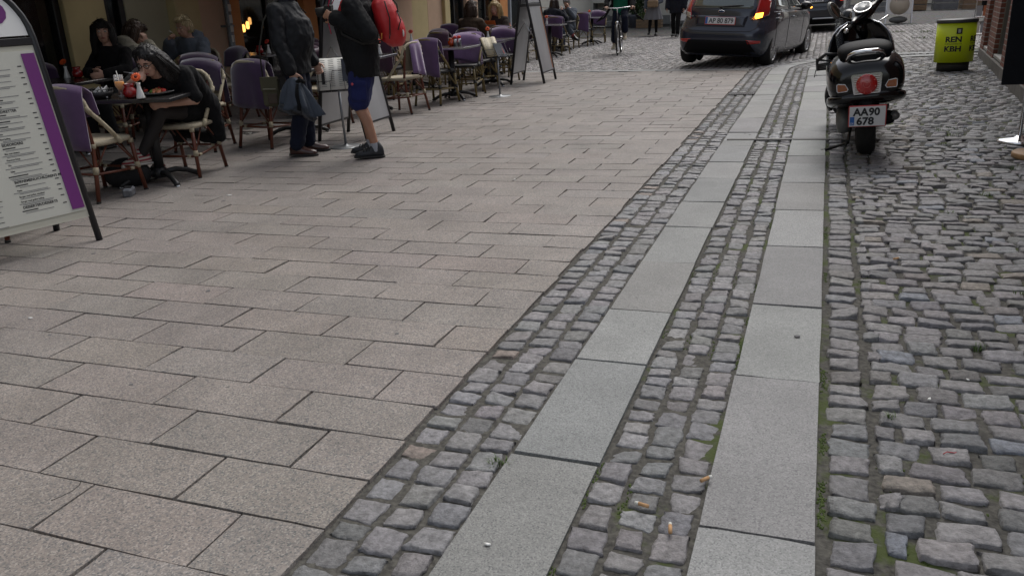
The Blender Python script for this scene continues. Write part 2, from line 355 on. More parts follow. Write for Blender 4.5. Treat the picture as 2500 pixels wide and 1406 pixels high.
# granite wheel tracks and the kerb band at the junction
Q = []
for (xa, xb, js) in ((-.755, -.485, [1.93, 2.60, 3.12, 3.80, 4.45, 5.05, 5.75, 6.35, 7.05, 7.30]), (-.180, .100, [1.72, 2.60, 3.30, 4.15, 4.90, 5.65, 6.3, 6.6, 7.36])):
    y = .2; js = [j for j in js if j > .3]
    while js[-1] < 19: js.append(js[-1] + rnd.choice((.45, .6, .75, .9)))
    for j in js:
        m_ = max(1, int((j - y) / .34)) if y > YC - .4 else 1
        for q in range(m_):
            Q.append(quad(xa + rnd.uniform(0, .006), xb - rnd.uniform(0, .006), y + (j - y) * q / m_ + (.002 if q == 0 else 0), y + (j - y) * (q + 1) / m_ - (.002 if q == m_ - 1 else 0)))
        y = j
Q = np.array(Q); n = len(Q)
tt = np.clip(1 + rng.normal(0, .08, (n, 1)) + rng.normal(0, .012, (n, 3)), .6, 1.4)
V1, F1, T1_ = stones(Q, KS, [0, 0, 0, -.024], rng.normal(.001, .0015, n), tt, rough=0, wob=.001, tilt=.001, rnd_k=.01, warp=bend)
Q = []
x = -1.12
while x > -9:
    l = rnd.uniform(.7, 1.1); Q.append([(x - l, kerb_y(x - l)), (x - .006, kerb_y(x)), (x - .006 + .06, kerb_y(x) + .2), (x - l + .06, kerb_y(x - l) + .2)]); x -= l
Q = np.array(Q); n = len(Q)
V2, F2, T2_ = stones(Q, KS, [0, 0, 0, -.024], rng.normal(.004, .001, n), np.ones((n, 3)) * 1.12, rough=0, wob=.001, tilt=.001, rnd_k=.01)
struct(np_mesh('granite_strips', np.concatenate([V1, V2]), np.concatenate([F1, F2 + len(V1)]), M_GREY, np.concatenate([T1_, T2_]), smooth=False))
# cobbled gutters between the tracks, the cobbled verge and the square
VS, FS, TS = [], [], []; off = 0
def put(t):
    global off
    VS.append(t[0]); FS.append(t[1] + off); TS.append(t[2]); off += len(t[0])
GUT = (.215, .212, .217)
for x0 in (-1.092, -.980, -.868, -.480, -.380, -.280):
    wd = .111 if x0 < -.8 else .0995
    q = jit(row_stones(x0 + .003, x0 + wd - .003, .8, 17.5, .094, .009), .004); n = len(q)
    t_ = tints(n, GUT, .13)
    if x0 < -1:
        pk = rng.random(n) < .07; t_[pk] = np.array([.235, .195, .172])
    for nearq in (True, False):
        sel = (q[:, 0, 1] < 8) == nearq
        if sel.any(): put(stones(q[sel], K7 if nearq else K4, P7 if nearq else P4, rng.normal(-.004, .003, sel.sum()), t_[sel], .0010, .0026, .0026, .14, warp=bend))
WALLX = lambda y: 1.92 + .0745 * (y - 9.34) if y > 9.34 else 1.92
q = jit(row_stones(.118, .236, .9, YC, .098), .005); t_ = tints(len(q), (.21, .206, .21), .12)
put(stones(q, K7, P7, rng.normal(0, .003, len(q)), t_, .0011, .0028, .003, .14))
q = []; y = .9; k = 0
while y < 16.3:
    h = rnd.uniform(.086, .102); x = .252 + (rnd.uniform(0, .1) if k % 2 else rnd.uniform(-.0, .02)); st = x
    if k % 2: q.append(quad(.252, max(x - .015, .30), y + .004, y + h - .006))
    sl_ = rnd.uniform(-.012, .004)
    while x < WALLX(y) + .1:
        l = rnd.choice((.105, .125, .135, .14, .15)); gp = rnd.choice((.007, .010, .014, .024))
        dy = sl_ * (x - .25) * 3; q.append([(x, y + dy + .004), (x + l - gp, y + dy + rnd.uniform(0, .008)), (x + l - gp, y + dy + h - rnd.uniform(.006, .014)), (x, y + dy + h - rnd.uniform(.006, .014))]); x += l
    y += h; k += 1
q = jit(np.array(q), .0040)
c_ = q.mean(1); keep = (c_[:, 1] < YC) | (np.hypot(c_[:, 0] - XC, c_[:, 1] - YC) < XC - .16) | (c_[:, 0] > XC)
q = q[keep & (c_[:, 1] < YC + 1.5)]
n = len(q); t_ = tints(n, (.205, .200, .204), .14); sp_ = rng.random(n); t_[sp_ < .04] = np.array([.225, .20, .175]); t_[(sp_ > .05) & (sp_ < .075)] = np.array([.20, .215, .245])
for nearq in (True, False):
    sel = (q[:, 0, 1] < 7) == nearq
    put(stones(q[sel], K7 if nearq else K4, [0, -.0002, -.0009, -.0045, -.042] if nearq else P4, rng.normal(.0, .003, sel.sum()), t_[sel], .0012, .0030, .0034, .14))
# arcs of small setts on the junction
q = []
PX = 1.55
for i in range(-110, 75):
    x = i * .112 + .0
    for j in range(125):
        y = 13.6 + j * .112; a = (x % PX) / PX - .5; yy = y - .42 * (1 - (2 * a) ** 2) ** .8; s_ = 1.25 * a
        yy = yy - .24 * 0
        if yy < kerb_y(x) + .23 and x < -1.1: continue
        r_ = math.hypot(x - XC, yy - YC)
        if x > -1.15 and (yy < YC or (x < XC and r_ < XC + 1.15) or (x >= XC and yy < YC + XC + 1.15)): continue
        if x < -5.9 and yy < 15.3: continue
        if yy > 26.5: continue
        ca, sa = math.cos(-s_ * .6), math.sin(-s_ * .6); hw = .052
        q.append([(x + (dx * ca - dy * sa), yy + (dx * sa + dy * ca)) for dx, dy in ((-hw, -hw), (hw, -hw), (hw, hw), (-hw, hw))])
q = jit(np.array(q), .006); n = len(q)
put(stones(q, K4, [0, -.022], rng.normal(0, .003, n), tints(n, (.225, .212, .208), .16), .001, .003, .004, .5))
# setts along the cafe terrace
q = np.concatenate([row_stones(x0, x0 + .11, -2, 15.4, .11) for x0 in (-6.3, -6.18, -6.06)]); n = len(q)
put(stones(jit(q, .006), K4, P4, rng.normal(-.006, .004, n), tints(n, (.14, .13, .125), .15), .002, .004, .004, .5))
struct(np_mesh('road', np.concatenate(VS), np.concatenate(FS), M_COB, np.concatenate(TS)))
# terrace flags up to the facade
Q = []; y = -2
k = 0
while y < 25:
    x = -6.33 - (k % 2) * .3
    while x > -9.2: Q.append(quad(x - .6, x - .008, y, y + .392)); x -= .6
    y += .4; k += 1
Q = np.array(Q); n = len(Q); V, Fc, T = stones(jit(Q, .003), KS, [0, 0, 0, -.012], rng.normal(-.004, .003, n), np.clip(.72 + rng.normal(0, .08, (n, 1)) * np.ones((1, 3)), .4, 1.1), 0, .001, .002, .02)
struct(np_mesh('terrace', V, Fc, M_PINK, T, smooth=False))
# ---------------------------------------------------------------- buildings
M_CREAM = mat('cream plaster', srgb(200, 184, 138), .85, noise=.16, nscale=2.2, bump=.3, bscale=40)
M_GREEN = mat('dull green plaster', srgb(176, 172, 146), .85, noise=.12, nscale=1.6, bump=.3, bscale=40)
M_SAND = mat('pinkish plaster', srgb(205, 175, 148), .85, noise=.14, nscale=2.5, bump=.3, bscale=40)
M_ORANGE = mat('orange plaster', srgb(206, 140, 82), .8, noise=.2, nscale=3, bump=.3, bscale=40)
M_BLACKW = mat('black painted wood', (.012, .012, .013), .45, noise=.3, nscale=8)
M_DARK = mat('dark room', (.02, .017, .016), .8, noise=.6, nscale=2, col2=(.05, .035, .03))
M_PANE = mat('window pane', (.01, .012, .012), .04, spec=.6, alpha=.45)
M_ZINC = mat('zinc pipe', (.22, .24, .25), .45, metal=.6, noise=.3, nscale=30)
M_PAPER = mat('paper', srgb(205, 205, 198), .8)
M_LAMP = mat('lamp bulb', (1, .6, .2), emit=(1, .45, .10), estr=6)
M_BLACKM = mat('black metal', (.012, .012, .014), .38, spec=.5)
M_ALU = mat('brushed aluminium', (.55, .56, .58), .32, metal=1.)
M_CHROME = mat('chrome', (.75, .75, .76), .08, metal=1.)
FX = -8.6
Z0 = gz(FX) - .1
HT = 9.5
cafe = thing('cafe_building', 'long cafe front of cream and orange plaster with tall black windows behind the terrace', 'building', FX, 10, tilt=False)
IM = Matrix.Translation(-Vector(cafe.location))
def wallp(y0, y1, m, x1=FX, x0=FX - .45, z0=None, z1=HT, name='wall', b=.01):
    mb = MB(); mb.M = IM; zz = Z0 if z0 is None else z0
    mb.box(((x0 + x1) / 2, (y0 + y1) / 2, (zz + z1) / 2), (x1 - x0, y1 - y0, z1 - zz), bev=b); return mb.build(name, m, cafe)
wallp(-8, 2.0, M_CREAM); wallp(7.66, 8.29, M_CREAM); wallp(8.66, 9.42, M_GREEN, FX - .05); wallp(9.42, 9.91, M_CREAM, FX + .09, name='pilaster')
wallp(9.912, 10.52, M_SAND, FX + .03); wallp(10.522, 10.85, M_ORANGE, FX + .06, name='pilaster'); wallp(12.56, 12.94, M_ORANGE, FX + .06, name='pilaster')
wallp(15.75, 16.66, M_SAND, FX + .06, name='pilaster'); wallp(16.662, 17.55, M_CREAM); wallp(17.552, 18.33, M_SAND, FX - .004); wallp(18.332, 18.62, M_CREAM, FX + .08, name='pilaster')
wallp(19.75, 20.5, M_SAND, FX + .02); wallp(21.9, 22.5, M_ORANGE, FX + .1, name='pilaster')
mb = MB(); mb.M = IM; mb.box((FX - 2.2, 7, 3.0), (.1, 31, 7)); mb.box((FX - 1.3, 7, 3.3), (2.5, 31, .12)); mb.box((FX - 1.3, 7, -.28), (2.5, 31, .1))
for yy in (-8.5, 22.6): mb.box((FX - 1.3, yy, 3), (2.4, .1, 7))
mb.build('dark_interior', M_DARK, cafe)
def window(y0, y1, n=1, sill=.25, rail=None):
    fr = MB(); fr.M = IM; t = .09; x = FX - .12
    zb = gz(FX) + sill
    fr.box((x, (y0 + y1) / 2, (Z0 + zb) / 2), (.12, y1 - y0, zb - Z0), bev=.006)
    for yy in (y0 + t / 2 + .002, y1 - t / 2 - .002): fr.box((x, yy, (zb + 3.1) / 2), (.13, t, 3.1 - zb), bev=.008)
    for k in range(1, n): fr.box((x, lerp(y0, y1, k / n), (zb + 3.1) / 2), (.10, .07, 3.1 - zb), bev=.006)
    fr.box((x, (y0 + y1) / 2, 3.15), (.14, y1 - y0, .12)); fr.box((x + .03, (y0 + y1) / 2, zb + .03), (.22, y1 - y0 - .2, .06), bev=.008)
    if rail: fr.box((x, (y0 + y1) / 2, rail), (.09, y1 - y0 - .18, .06))
    o = fr.build('window_frame', M_BLACKW, cafe)
    p = MB(); p.M = IM; p.box((x, (y0 + y1) / 2, (zb + 3.1) / 2), (.012, y1 - y0 - .15, 3.1 - zb - .02)); p.build('pane', M_PANE, o)
    wallp(y0, y1, M_CREAM, z0=3.22, b=0)
window(2.0, 7.66, 6); window(8.29, 8.66, 1); window(10.85, 12.56, 2); window(12.94, 15.75, 3); window(18.62, 19.75, 2, sill=.5); window(20.5, 21.9, 2, .4)
mb = MB(); mb.M = IM; yp = 10.44
mb.tube([(FX + .14, yp, HT), (FX + .14, yp, gz(FX) + .34), (FX + .2, yp, gz(FX) + .2), (FX + .26, yp - .02, gz(FX) + .12)], .052, 12)
for z in (.9, 2.1): mb.box((FX + .1, yp, z), (.16, .13, .03))
pipe = mb.build('downpipe', M_ZINC, cafe)
mb = MB(); mb.M = IM
for i, (z, h) in enumerate(((.72, .10), (.86, .09), (1.0, .12), (1.16, .1))): mb.box((FX + .187 + .003 * i, yp - .01, z), (.008, .07, h), rot=(0, 0, .1))
mb.build('sticker', M_PAPER, pipe)
for i, (x, yy, z) in enumerate(((-9.3, 11.835, .80), (-9.3, 11.95, .845), (-9.6, 12.41, .90), (-9.2, 13.76, .84))):
    l = thing('pendant_lamp', ('small glowing pendant lamp low in the cafe window', 'bright pendant lamp glowing beside it in the same cafe window', 'dim pendant lamp deepest inside the dark cafe window', 'single bright pendant lamp in the window right of the orange pillar')[i], 'lamp', x, yy, z=0, tilt=False, group='pendant lamps inside the cafe')
    l.location.z = z
    mb = MB(); mb.lathe([(.018, -.05), (.03, -.02), (.028, .05), (.012, .08)], 10); mb.build('bulb', M_LAMP if i != 2 else mat('dim bulb', (1, .6, .2), emit=(1, .5, .15), estr=2), l)
    mb = MB(); mb.cyl((0, 0, .08), (0, 0, 2.2), .004, n=6); mb.lathe([(.014, .075), (.014, .11), (.004, .12)], 8); mb.build('cord', M_BLACKM, l)
# awnings over the terrace
M_AWN = mat('dark awning cloth', (.03, .022, .035), .9, noise=.2, nscale=5)
M_AWN2 = mat('red awning cloth', (.55, .06, .03), .8, trans=.0, noise=.1, nscale=4)
def awning(y0, y1, reach, zi, zo, m, label):
    a = thing('awning', label, 'awning', FX, (y0 + y1) / 2, tilt=False); h = (y1 - y0) / 2
    mb = MB(); n = 12
    for k, (dz) in enumerate((0, -.012)): pass
    top = [(.1, -h, zi), (reach, -h, zo), (reach, h, zo), (.1, h, zi)]
    mb.prism([(.1, zi), (reach, zo), (reach, zo - .012), (.1, zi - .012)], -h, h, axes=(0, 2, 1))
    for k in range(int(h * 2 / .3)): mb.box((reach + .004, -h + .15 + k * .3, zo - .12), (.008, .28, .2))
    mb.build('cloth', m, a)
    mb = MB(); mb.cyl((reach - .03, -h, zo - .03), (reach - .03, h, zo - .03), .025, n=8)
    for yy in (-h + .3, 0, h - .3): mb.tube([(.05, yy, zi - .35), (reach * .55, yy, (zi + zo) / 2 - .25), (reach - .05, yy, zo - .04)], .02, 6)
    mb.build('frame', M_ALU, a)
awning(-6, 8.6, 2.8, 2.95, 2.35, M_AWN, 'dark cloth awning stretched over the near half of the terrace')
awning(9.0, 17.5, 2.5, 3.0, 2.5, M_AWN2, 'red cloth awning over the middle of the terrace')
# next house with the shop window
M_STUCCO = mat('pale stucco', srgb(196, 194, 184), .85, noise=.1, nscale=1.5, bump=.3, bscale=30)
M_STEP = mat('grey stone steps', (.20, .205, .20), .8, noise=.25, nscale=4, bump=.4, bscale=60)
M_GREYP = mat('grey paint', (.30, .33, .36), .5)
shop = thing('shop_building', 'pale house with a grey framed shop window past the orange pillar', 'building', -8.6, 26, tilt=False)
mb = MB(); mb.box((-.9, 4.2, 4.5), (1.0, 7.0, 10)); mb.box((-.9, -1.4, 6.3), (1, 4.2, 6.4)); mb.box((-.9, -1.4, .05), (1.0, 4.2, .7)); mb.build('wall', M_STUCCO, shop)
mb = MB()
for yy in (-3.4, -2.0, -.6, .62): mb.box((-.42, yy, 1.75), (.1, .12, 2.7), bev=.01)
mb.box((-.42, -1.4, .42), (.14, 4.2, .08)); mb.box((-.42, -1.4, 3.05), (.14, 4.2, .12)); wf = mb.build('window_frame', M_GREYP, shop)
mb = MB(); mb.box((-.45, -1.4, 1.75), (.012, 4, 2.6)); mb.build('pane', M_PANE, wf)
mb = MB(); mb.box((-1.6, -1.4, 1.75), (.05, 4.2, 2.7)); mb.build('dark_interior', M_DARK, shop)
M_WHITE = mat('white paint', (.75, .75, .73), .5)
text_mesh('lettering', 'holt', .30, M_WHITE, shop, (-.435, -2.62, 1.32), (R(90), 0, R(90)), .002)
# house across the junction with its stone stairs
def facade(name, label, x0, x1, y, m, ht=11, face=-1):
    t = thing(name, label, 'building', (x0 + x1) / 2, y, tilt=False); return t
fh = thing('corner_house', 'cream coloured house across the junction with a grey stone base', 'building', -8, 35.6, tilt=False)
mb = MB(); mb.box((0, .5, 5.6), (11, 1, 11)); mb.build('wall', M_STUCCO, fh)
mb = MB(); mb.box((0, -.05, .1), (11, .1, .6)); mb.build('plinth', M_STEP, fh)
mb = MB(); mb.box((2.62, -.06, 1.5), (.16, .1, 2.6)); mb.box((3.9, -.06, 1.5), (.16, .1, 2.6)); mb.box((3.26, -.06, 2.86), (1.44, .1, .14)); d_ = mb.build('door_frame', M_GREYP, fh)
mb = MB(); mb.box((3.26, -.03, 1.4), (1.1, .05, 2.7)); mb.build('door', mat('blue grey door', (.16, .19, .24), .4), fh)
st = thing('stone_stairs', 'grey stone stairs with four steps against the cream house', 'stairs', -9.6, 35.45, tilt=False)
mb = MB()
for k in range(4): mb.box((0 - .15 * k, -.62 + k * .28 * .5 - .1 * (3 - k) * .6, .12 + .24 * k), (2.4 - .3 * k, 1.1 - .28 * k * .5, .236), bev=.012)
mb.build('step', M_STEP, st); 
mb = MB(); mb.box((.35, -.2, 1.15), (.9, .7, .4), bev=.01); mb.build('landing', M_STUCCO, st)
fk = struct(MB().box((-6, 34.1, gz(-6) - .05), (14, .5, .14), bev=.01).box((-6, 34.9, gz(-6) - .03), (14, 1.2, .14)).build('far_pavement', M_GREY))
# brick shop on the right
def brick():
    m = bpy.data.materials.new('red brick'); m.use_nodes = True; N = m.node_tree.nodes; L = m.node_tree.links; p = N['Principled BSDF']
    tc = N.new('ShaderNodeTexCoord'); sx = N.new('ShaderNodeSeparateXYZ'); L.new(tc.outputs['Object'], sx.inputs[0]); ad = N.new('ShaderNodeMath'); ad.operation = 'ADD'; L.new(sx.outputs[0], ad.inputs[0]); L.new(sx.outputs[1], ad.inputs[1])
    cb = N.new('ShaderNodeCombineXYZ'); L.new(ad.outputs[0], cb.inputs[0]); L.new(sx.outputs[2], cb.inputs[1])
    b = N.new('ShaderNodeTexBrick'); L.new(cb.outputs[0], b.inputs['Vector']); b.inputs['Scale'].default_value = 1; b.inputs['Brick Width'].default_value = .24; b.inputs['Row Height'].default_value = .067; b.inputs['Mortar Size'].default_value = .007
    b.inputs['Color1'].default_value = (.19, .060, .038, 1); b.inputs['Color2'].default_value = (.13, .048, .036, 1); b.inputs['Mortar'].default_value = (.26, .24, .22, 1); b.inputs['Bias'].default_value = -.2
    n = N.new('ShaderNodeTexNoise'); n.inputs['Scale'].default_value = 6; n.inputs['Detail'].default_value = 6; L.new(tc.outputs['Object'], n.inputs['Vector']); mr = N.new('ShaderNodeMapRange'); mr.inputs[3].default_value = .55; mr.inputs[4].default_value = 1.4; L.new(n.outputs[0], mr.inputs[0])
    mx = N.new('ShaderNodeMix'); mx.data_type = 'RGBA'; mx.blend_type = 'MULTIPLY'; mx.inputs[0].default_value = 1; L.new(b.outputs[0], mx.inputs[6]); L.new(mr.outputs[0], mx.inputs[7]); L.new(mx.outputs[2], p.inputs['Base Color'])
    bu = N.new('ShaderNodeBump'); bu.inputs['Distance'].default_value = .006; bu.invert = True; L.new(b.outputs['Fac'], bu.inputs['Height']); L.new(bu.outputs[0], p.inputs['Normal']); p.inputs['Roughness'].default_value = .85
    return m
M_BRICK = brick()
M_TIMBER = mat('grey brown window wood', (.115, .105, .088), .6, noise=.2, nscale=12, stretch=(1, 1, .1))
M_SILL = mat('pale window sill', (.36, .35, .33), .6)
M_CONC = mat('stained concrete plinth', (.17, .16, .145), .85, noise=.4, nscale=6, bump=.4, bscale=60)
BY0, BX0, BYAW = 9.34, 1.93, -math.atan(.0745)
brk = thing('brick_shop', 'red brick shop front with narrow brick piers between tall windows', 'building', BX0, BY0, BYAW, tilt=False)
# local: y along the wall, x into the wall
LEN = 5.5
def pier(y0, y1, z0=.0, z1=5):
    return MB().box((.17, (y0 + y1) / 2, (z0 + z1) / 2), (.34, y1 - y0, z1 - z0)).build('brick_pier', M_BRICK, brk)
wins = [(5.42, 4.70), (3.78, 2.70), (1.95, .95), (.25, -.75), (-1.5, -3.2)]
edges_ = [5.95] + [e for w_ in wins for e in w_] + [-7.0]
for i in range(0, len(edges_), 2): pier(edges_[i + 1], edges_[i])
MB().box((.17, -.45, 4.0), (.33, 12.5, 2.4)).build('brick_wall', M_BRICK, brk)
MB().box((.152, -.53, .0), (.33, 12.9, .30), bev=.015).build('plinth', M_CONC, brk)
MB().box((2.6, 5.775, 2.5), (4.5, .34, 5)).build('brick_wall', M_BRICK, brk)
for a, b in wins:
    fr = MB(); c = (a + b) / 2; wd = a - b
    for yy in (b + .04, a - .04): fr.box((.10, yy, 1.5), (.09, .08, 2.64), bev=.008)
    fr.box((.10, c, 2.74), (.11, wd, .1)); fr.box((.09, c, .182), (.16, wd - .004, .05), bev=.008, mi=1)
    f_ = fr.build('window_frame', [M_TIMBER, M_SILL], brk)
    MB().box((.105, c, 1.48), (.012, wd - .14, 2.5)).build('pane', M_PANE, f_)
MB().box((1.3, -.8, 1.5), (.05, 12, 2.9)).box((.8, -.8, .1), (1.2, 12, .1)).build('pale_interior', mat('pale interior', (.32, .31, .28), .8, noise=.3, nscale=2), brk)
# houses closing the view down the side streets
for (x, y, sx_, sy_, h, m, nm, lb) in ((9, 52, 16, 2, 12, M_STUCCO, 'town_house', 'pale town house far down the street behind the crates'), (-2.0, 45, 5.0, 2, 12, M_CREAM, 'town_house', 'cream town house far behind the two cars'), (12.2, 24, 8, 14, 11, M_BRICK, 'town_house', 'brick house standing beyond the green litter bin')):
    t = thing(nm, lb, 'building', x, y, tilt=False)
    MB().box((0, 0, h / 2), (sx_, sy_, h)).build('wall', m, t)
    for k in range(int(sx_ / 2)):
        for z in (1.8, 5, 8): MB().box((-sx_ / 2 + 1 + 2 * k, -sy_ / 2 - .02, z), (1.1, .08, 1.7)).build('window', M_BLACKW, t)
# ---------------------------------------------------------------- terrace furniture
M_CANE_R = mat('red brown cane', (.135, .035, .016), .4, noise=.35, nscale=18, stretch=(1, 1, .25))
M_CANE_Y = mat('olive cane', (.21, .155, .055), .42, noise=.4, nscale=18, stretch=(1, 1, .25))
M_WRAP_C = mat('cream wicker wrap', (.52, .45, .31), .6, noise=.25, nscale=60, wave=60, bump=.5)
M_WRAP_K = mat('black wicker wrap', (.018, .018, .018), .5, wave=60, bump=.5)
M_SEAT_C = mat('cream wicker seat', (.46, .40, .29), .65, noise=.3, nscale=120, bump=.6, bscale=300)
M_SEAT_K = mat('black wicker seat', (.016, .016, .017), .5, noise=.3, nscale=120, bump=.6, bscale=300)
M_WEAVE = mat('grey brown weave', (.16, .135, .095), .7, noise=.35, nscale=140, bump=.7, bscale=260)
M_RUB = mat('rubber', (.015, .014, .013), .8)
def hz(y): return .875 - .13 * (abs(y) / .215) ** 4.2
def hx(y): return -.275 + .06 * (abs(y) / .215) ** 2
def make_chair(cane, wrap, seat, hoopm):
    t = thing('cafe_chair', 'x', 'chair')
    # hoop: seat side -> up and over the back -> seat side
    side = lambda sg: [(.03, sg * .222, .45), (-.05, sg * .222, .545), (-.14, sg * .22, .64), (-.205, sg * .215, .70)]
    top = [(hx(y), y, hz(y)) for y in (.205, .19, .16, .11, .05, 0, -.05, -.11, -.16, -.19, -.205)]
    mb = MB(); mb.tube(side(1) + top + side(-1)[::-1], .0165, 8)
    for sg in (1, -1):
        mb.cyl((.045, sg * .222, .43), (.005, sg * .222, .48), .021, n=8, mi=1); mb.cyl((-.19, sg * .215, .685), (-.225, sg * .21, .735), .021, n=8, mi=1)
    mb.build('back_frame', [hoopm, wrap], t)
    mb = MB(); rings = []
    for i in range(9):
        y = -.165 + .33 * i / 8; b = .02 * (1 - (y / .17) ** 2)
        rings.append([(lerp(-.22, hx(y), (z - .5) / .37) - b * .6, y, z) for z in (.53, .62, .70, hz(y) - .015)] + [(lerp(-.22, hx(y), (z - .5) / .37) - b * .6 + .012, y, z) for z in (hz(y) - .015, .70, .62, .53)])
    mb.loft(rings, smooth=False); mb.cyl((-.225, -.18, .53), (-.225, .18, .53), .012, n=8, mi=1); mb.build('backrest', [M_WEAVE, wrap], t)
    mb = MB(); sh = []
    for zz, e in ((.425, .0), (.432, .012), (.452, .014), (.462, 0), (.464, -.05)):
        sh.append([((.21 + e) * (abs(math.cos(a)) ** .45) * (1 if math.cos(a) > 0 else -1), (.205 + e) * (abs(math.sin(a)) ** .45) * (1 if math.sin(a) > 0 else -1), zz) for a in [2 * math.pi * k / 28 for k in range(28)]])
    mb.loft(sh); mb.build('seat', seat, t)
    fl = {}
    for sg in (1, -1):
        for fr in (True, False):
            mb = MB()
            if fr: P = [(.225, sg * .215, .0), (.20, sg * .195, .22), (.185, sg * .185, .435)]
            else: P = [(-.275, sg * .205, .0), (-.225, sg * .19, .25), (-.195, sg * .18, .45), (-.22, sg * .175, .66), (hx(.17) + .0, sg * .172, hz(.172))]
            mb.tube(P, .0165, 8)
            a, b = Vector(P[0]), Vector(P[1]); d = (b - a)
            mb.cyl(a, a + d * .07, .018, n=8, mi=2)
            c = a + d * .88; mb.cyl(c, c + d * .22, .0215, n=8, mi=1)
            tp = Vector(P[2]); mb.cyl(tp - Vector((0, 0, .035)), tp, .021, n=8, mi=1)
            if not fr: mb.cyl(Vector(P[4]) - Vector((0, 0, .03)), Vector(P[4]) + Vector((0, 0, .01)), .021, n=8, mi=1)
            mb.build('leg', [cane, wrap, M_RUB], t); fl[sg, fr] = c
    mb = MB()
    for a, b in (((1, True), (-1, True)), ((1, False), (-1, False)), ((1, True), (1, False)), ((-1, True), (-1, False))):
        mb.cyl(fl[a], fl[b], .0105, n=7); m_ = (fl[a] + fl[b]) / 2
        up = Vector((m_.x * .92, m_.y * .92, .43))
        for e in (a, b): q = fl[e].copy(); q.z += .03; mb.tube([q, (q + up) / 2 + Vector((0, 0, .02)), lerp(q, up, .8) + Vector((0, 0, .035))], .007, 6)
        mb.cyl(lerp(fl[a], fl[b], .12), lerp(fl[a], fl[b], .2), .014, n=7, mi=1)
    mb.build('stretcher', [cane, wrap], t)
    return t
M_BLK = [mat('purple fleece ' + n, c, .95, noise=.25, nscale=9, sheen=.6, bump=.25, bscale=350) for n, c in (('dark', srgb(64, 42, 74)), ('mid', srgb(88, 62, 100)), ('light', srgb(122, 95, 136)), ('wine', srgb(66, 33, 54)))]
def blanket_mesh(kind, seed):
    r = random.Random(seed); y0, y1, bd, fd = dict(wide=(-.215, .215, .47, .28), inner=(-.215, .215, .2, .41), fold=(-.12, .11, .42, .30), short=(-.215, .215, .31, .26))[kind]
    ny, ns = 17, 9; rings = []; ph = [r.uniform(0, 6) for _ in range(4)]; am = .017 if kind != 'fold' else .02; fq = (14, 23) if kind != 'fold' else (36, 55)
    for i in range(ny):
        y = lerp(y0, y1, i / (ny - 1)); xt, zt = hx(y), .90 - .036 * (abs(y) / .2) ** 2.2 - (.02 * y / .2 if seed % 2 else 0); out = []; inn = []
        for k in range(-ns, ns + 1):
            a = abs(k) / ns; zb = (.895 - (bd if k < 0 else fd)) + .016 * math.sin(11 * y + ph[0]) + (.03 * y / .2) * (1 if k < 0 else -1)
            f = am * a * (math.sin(y * fq[0] + ph[1]) + .6 * math.sin(y * fq[1] + ph[2]))
            arc = min(1, a * 5); o = .03 * math.sin(arc * math.pi / 2) if k else 0
            drop = zt - lerp(zt, zb, a)
            if k < 0: x = xt - o - max(f, -.012) - (.10 * max(0, drop - .04) if kind == 'fold' else .035 * drop) + .04 * min(drop, .12)
            else: x = xt + o + .04 + max(f, -.012) * .6 - .04 * (1 - arc) + (.10 if kind != 'fold' else .06) * drop
            z = lerp(zt, zb, a) if k else zt + .004
            out.append((x, y * (1 + .07 * a * (1 if kind != 'fold' else 2)), z))
        t_ = .008
        for k, p in enumerate(out):
            q = k - ns; inn.append((p[0] + (t_ if q < 0 else -t_ if q > 0 else 0), p[1], p[2] - (t_ if abs(q) < 3 else 0)))
        rings.append(out + inn[::-1])
    mb = MB(); mb.loft(rings); o = mb.build('blanket', M_BLK[0]); me = o.data; bpy.data.objects.remove(o); return me
BM = {k: [blanket_mesh(k, s_) for s_ in (1, 5)] for k in ('wide', 'inner', 'fold', 'short')}
def blanket_obj(me, tone):
    key = (me.name, tone)
    if key not in BCACHE: m2 = me.copy(); m2.materials.clear(); m2.materials.append(M_BLK[tone]); BCACHE[key] = m2
    o = bpy.data.objects.new('blanket', BCACHE[key]); COL.objects.link(o); return o
BCACHE = {}
chR = make_chair(M_CANE_R, M_WRAP_C, M_SEAT_C, M_WRAP_C); chY = make_chair(M_CANE_Y, M_WRAP_K, M_SEAT_K, M_CANE_Y)
_used = set()
def chair(kind, x, y, yaw, label, bl=None, tone=0, blabel=None):
    src = chR if kind == 'R' else chY
    if kind in _used: o = copy_tree(src)
    else: o = src; _used.add(kind)
    place(o, x, y, R(yaw)); tag(o, label, 'chair', 'cane chairs on the cafe terrace')
    if bl:
        b = blanket_obj(BM[bl][rnd.randrange(2)], tone); place(b, x, y, R(yaw)); tag(b, blabel, 'blanket', 'purple blankets over the chair backs')
    return o
N_ = -90; P_ = 90
chair('R', -5.36, 4.80, 92, 'red cane chair with cream back nearest the big menu board', 'wide', 1, 'purple blanket over the chair back nearest the big menu board')
chair('R', -5.24, 5.66, -78, 'red cane chair under the woman in black who eats at the front table')
chair('R', -6.75, 7.62, -70, 'red cane chair right behind the eating woman, back to the right', 'wide', 0, 'dark purple blanket draped on the chair right behind the eating woman')
chair('R', -6.0, 6.75, -75, 'red cane chair closest behind the eating woman, half hidden by her', 'wide', 0, 'plum blanket just behind the shoulder of the eating woman')
chair('R', -7.25, 8.75, -110, 'red cane chair in the middle row before the downpipe', 'short', 0, 'plum blanket folded over a chair in front of the downpipe')
chair('R', -7.75, 9.2, 75, 'red cane chair against the orange pillar beside the downpipe', 'short', 0, 'plum blanket on the chair against the orange pillar')
chair('R', -5.42, 7.12, 88, 'red cane chair with its back turned, left of the man in the black jacket', 'wide', 0, 'wide dark purple blanket hanging left of the man in the black jacket')
chair('R', -7.45, 10.75, -100, 'red cane chair behind the back of the man in the black jacket', 'short', 0, 'plum blanket behind the back of the man in the black jacket')
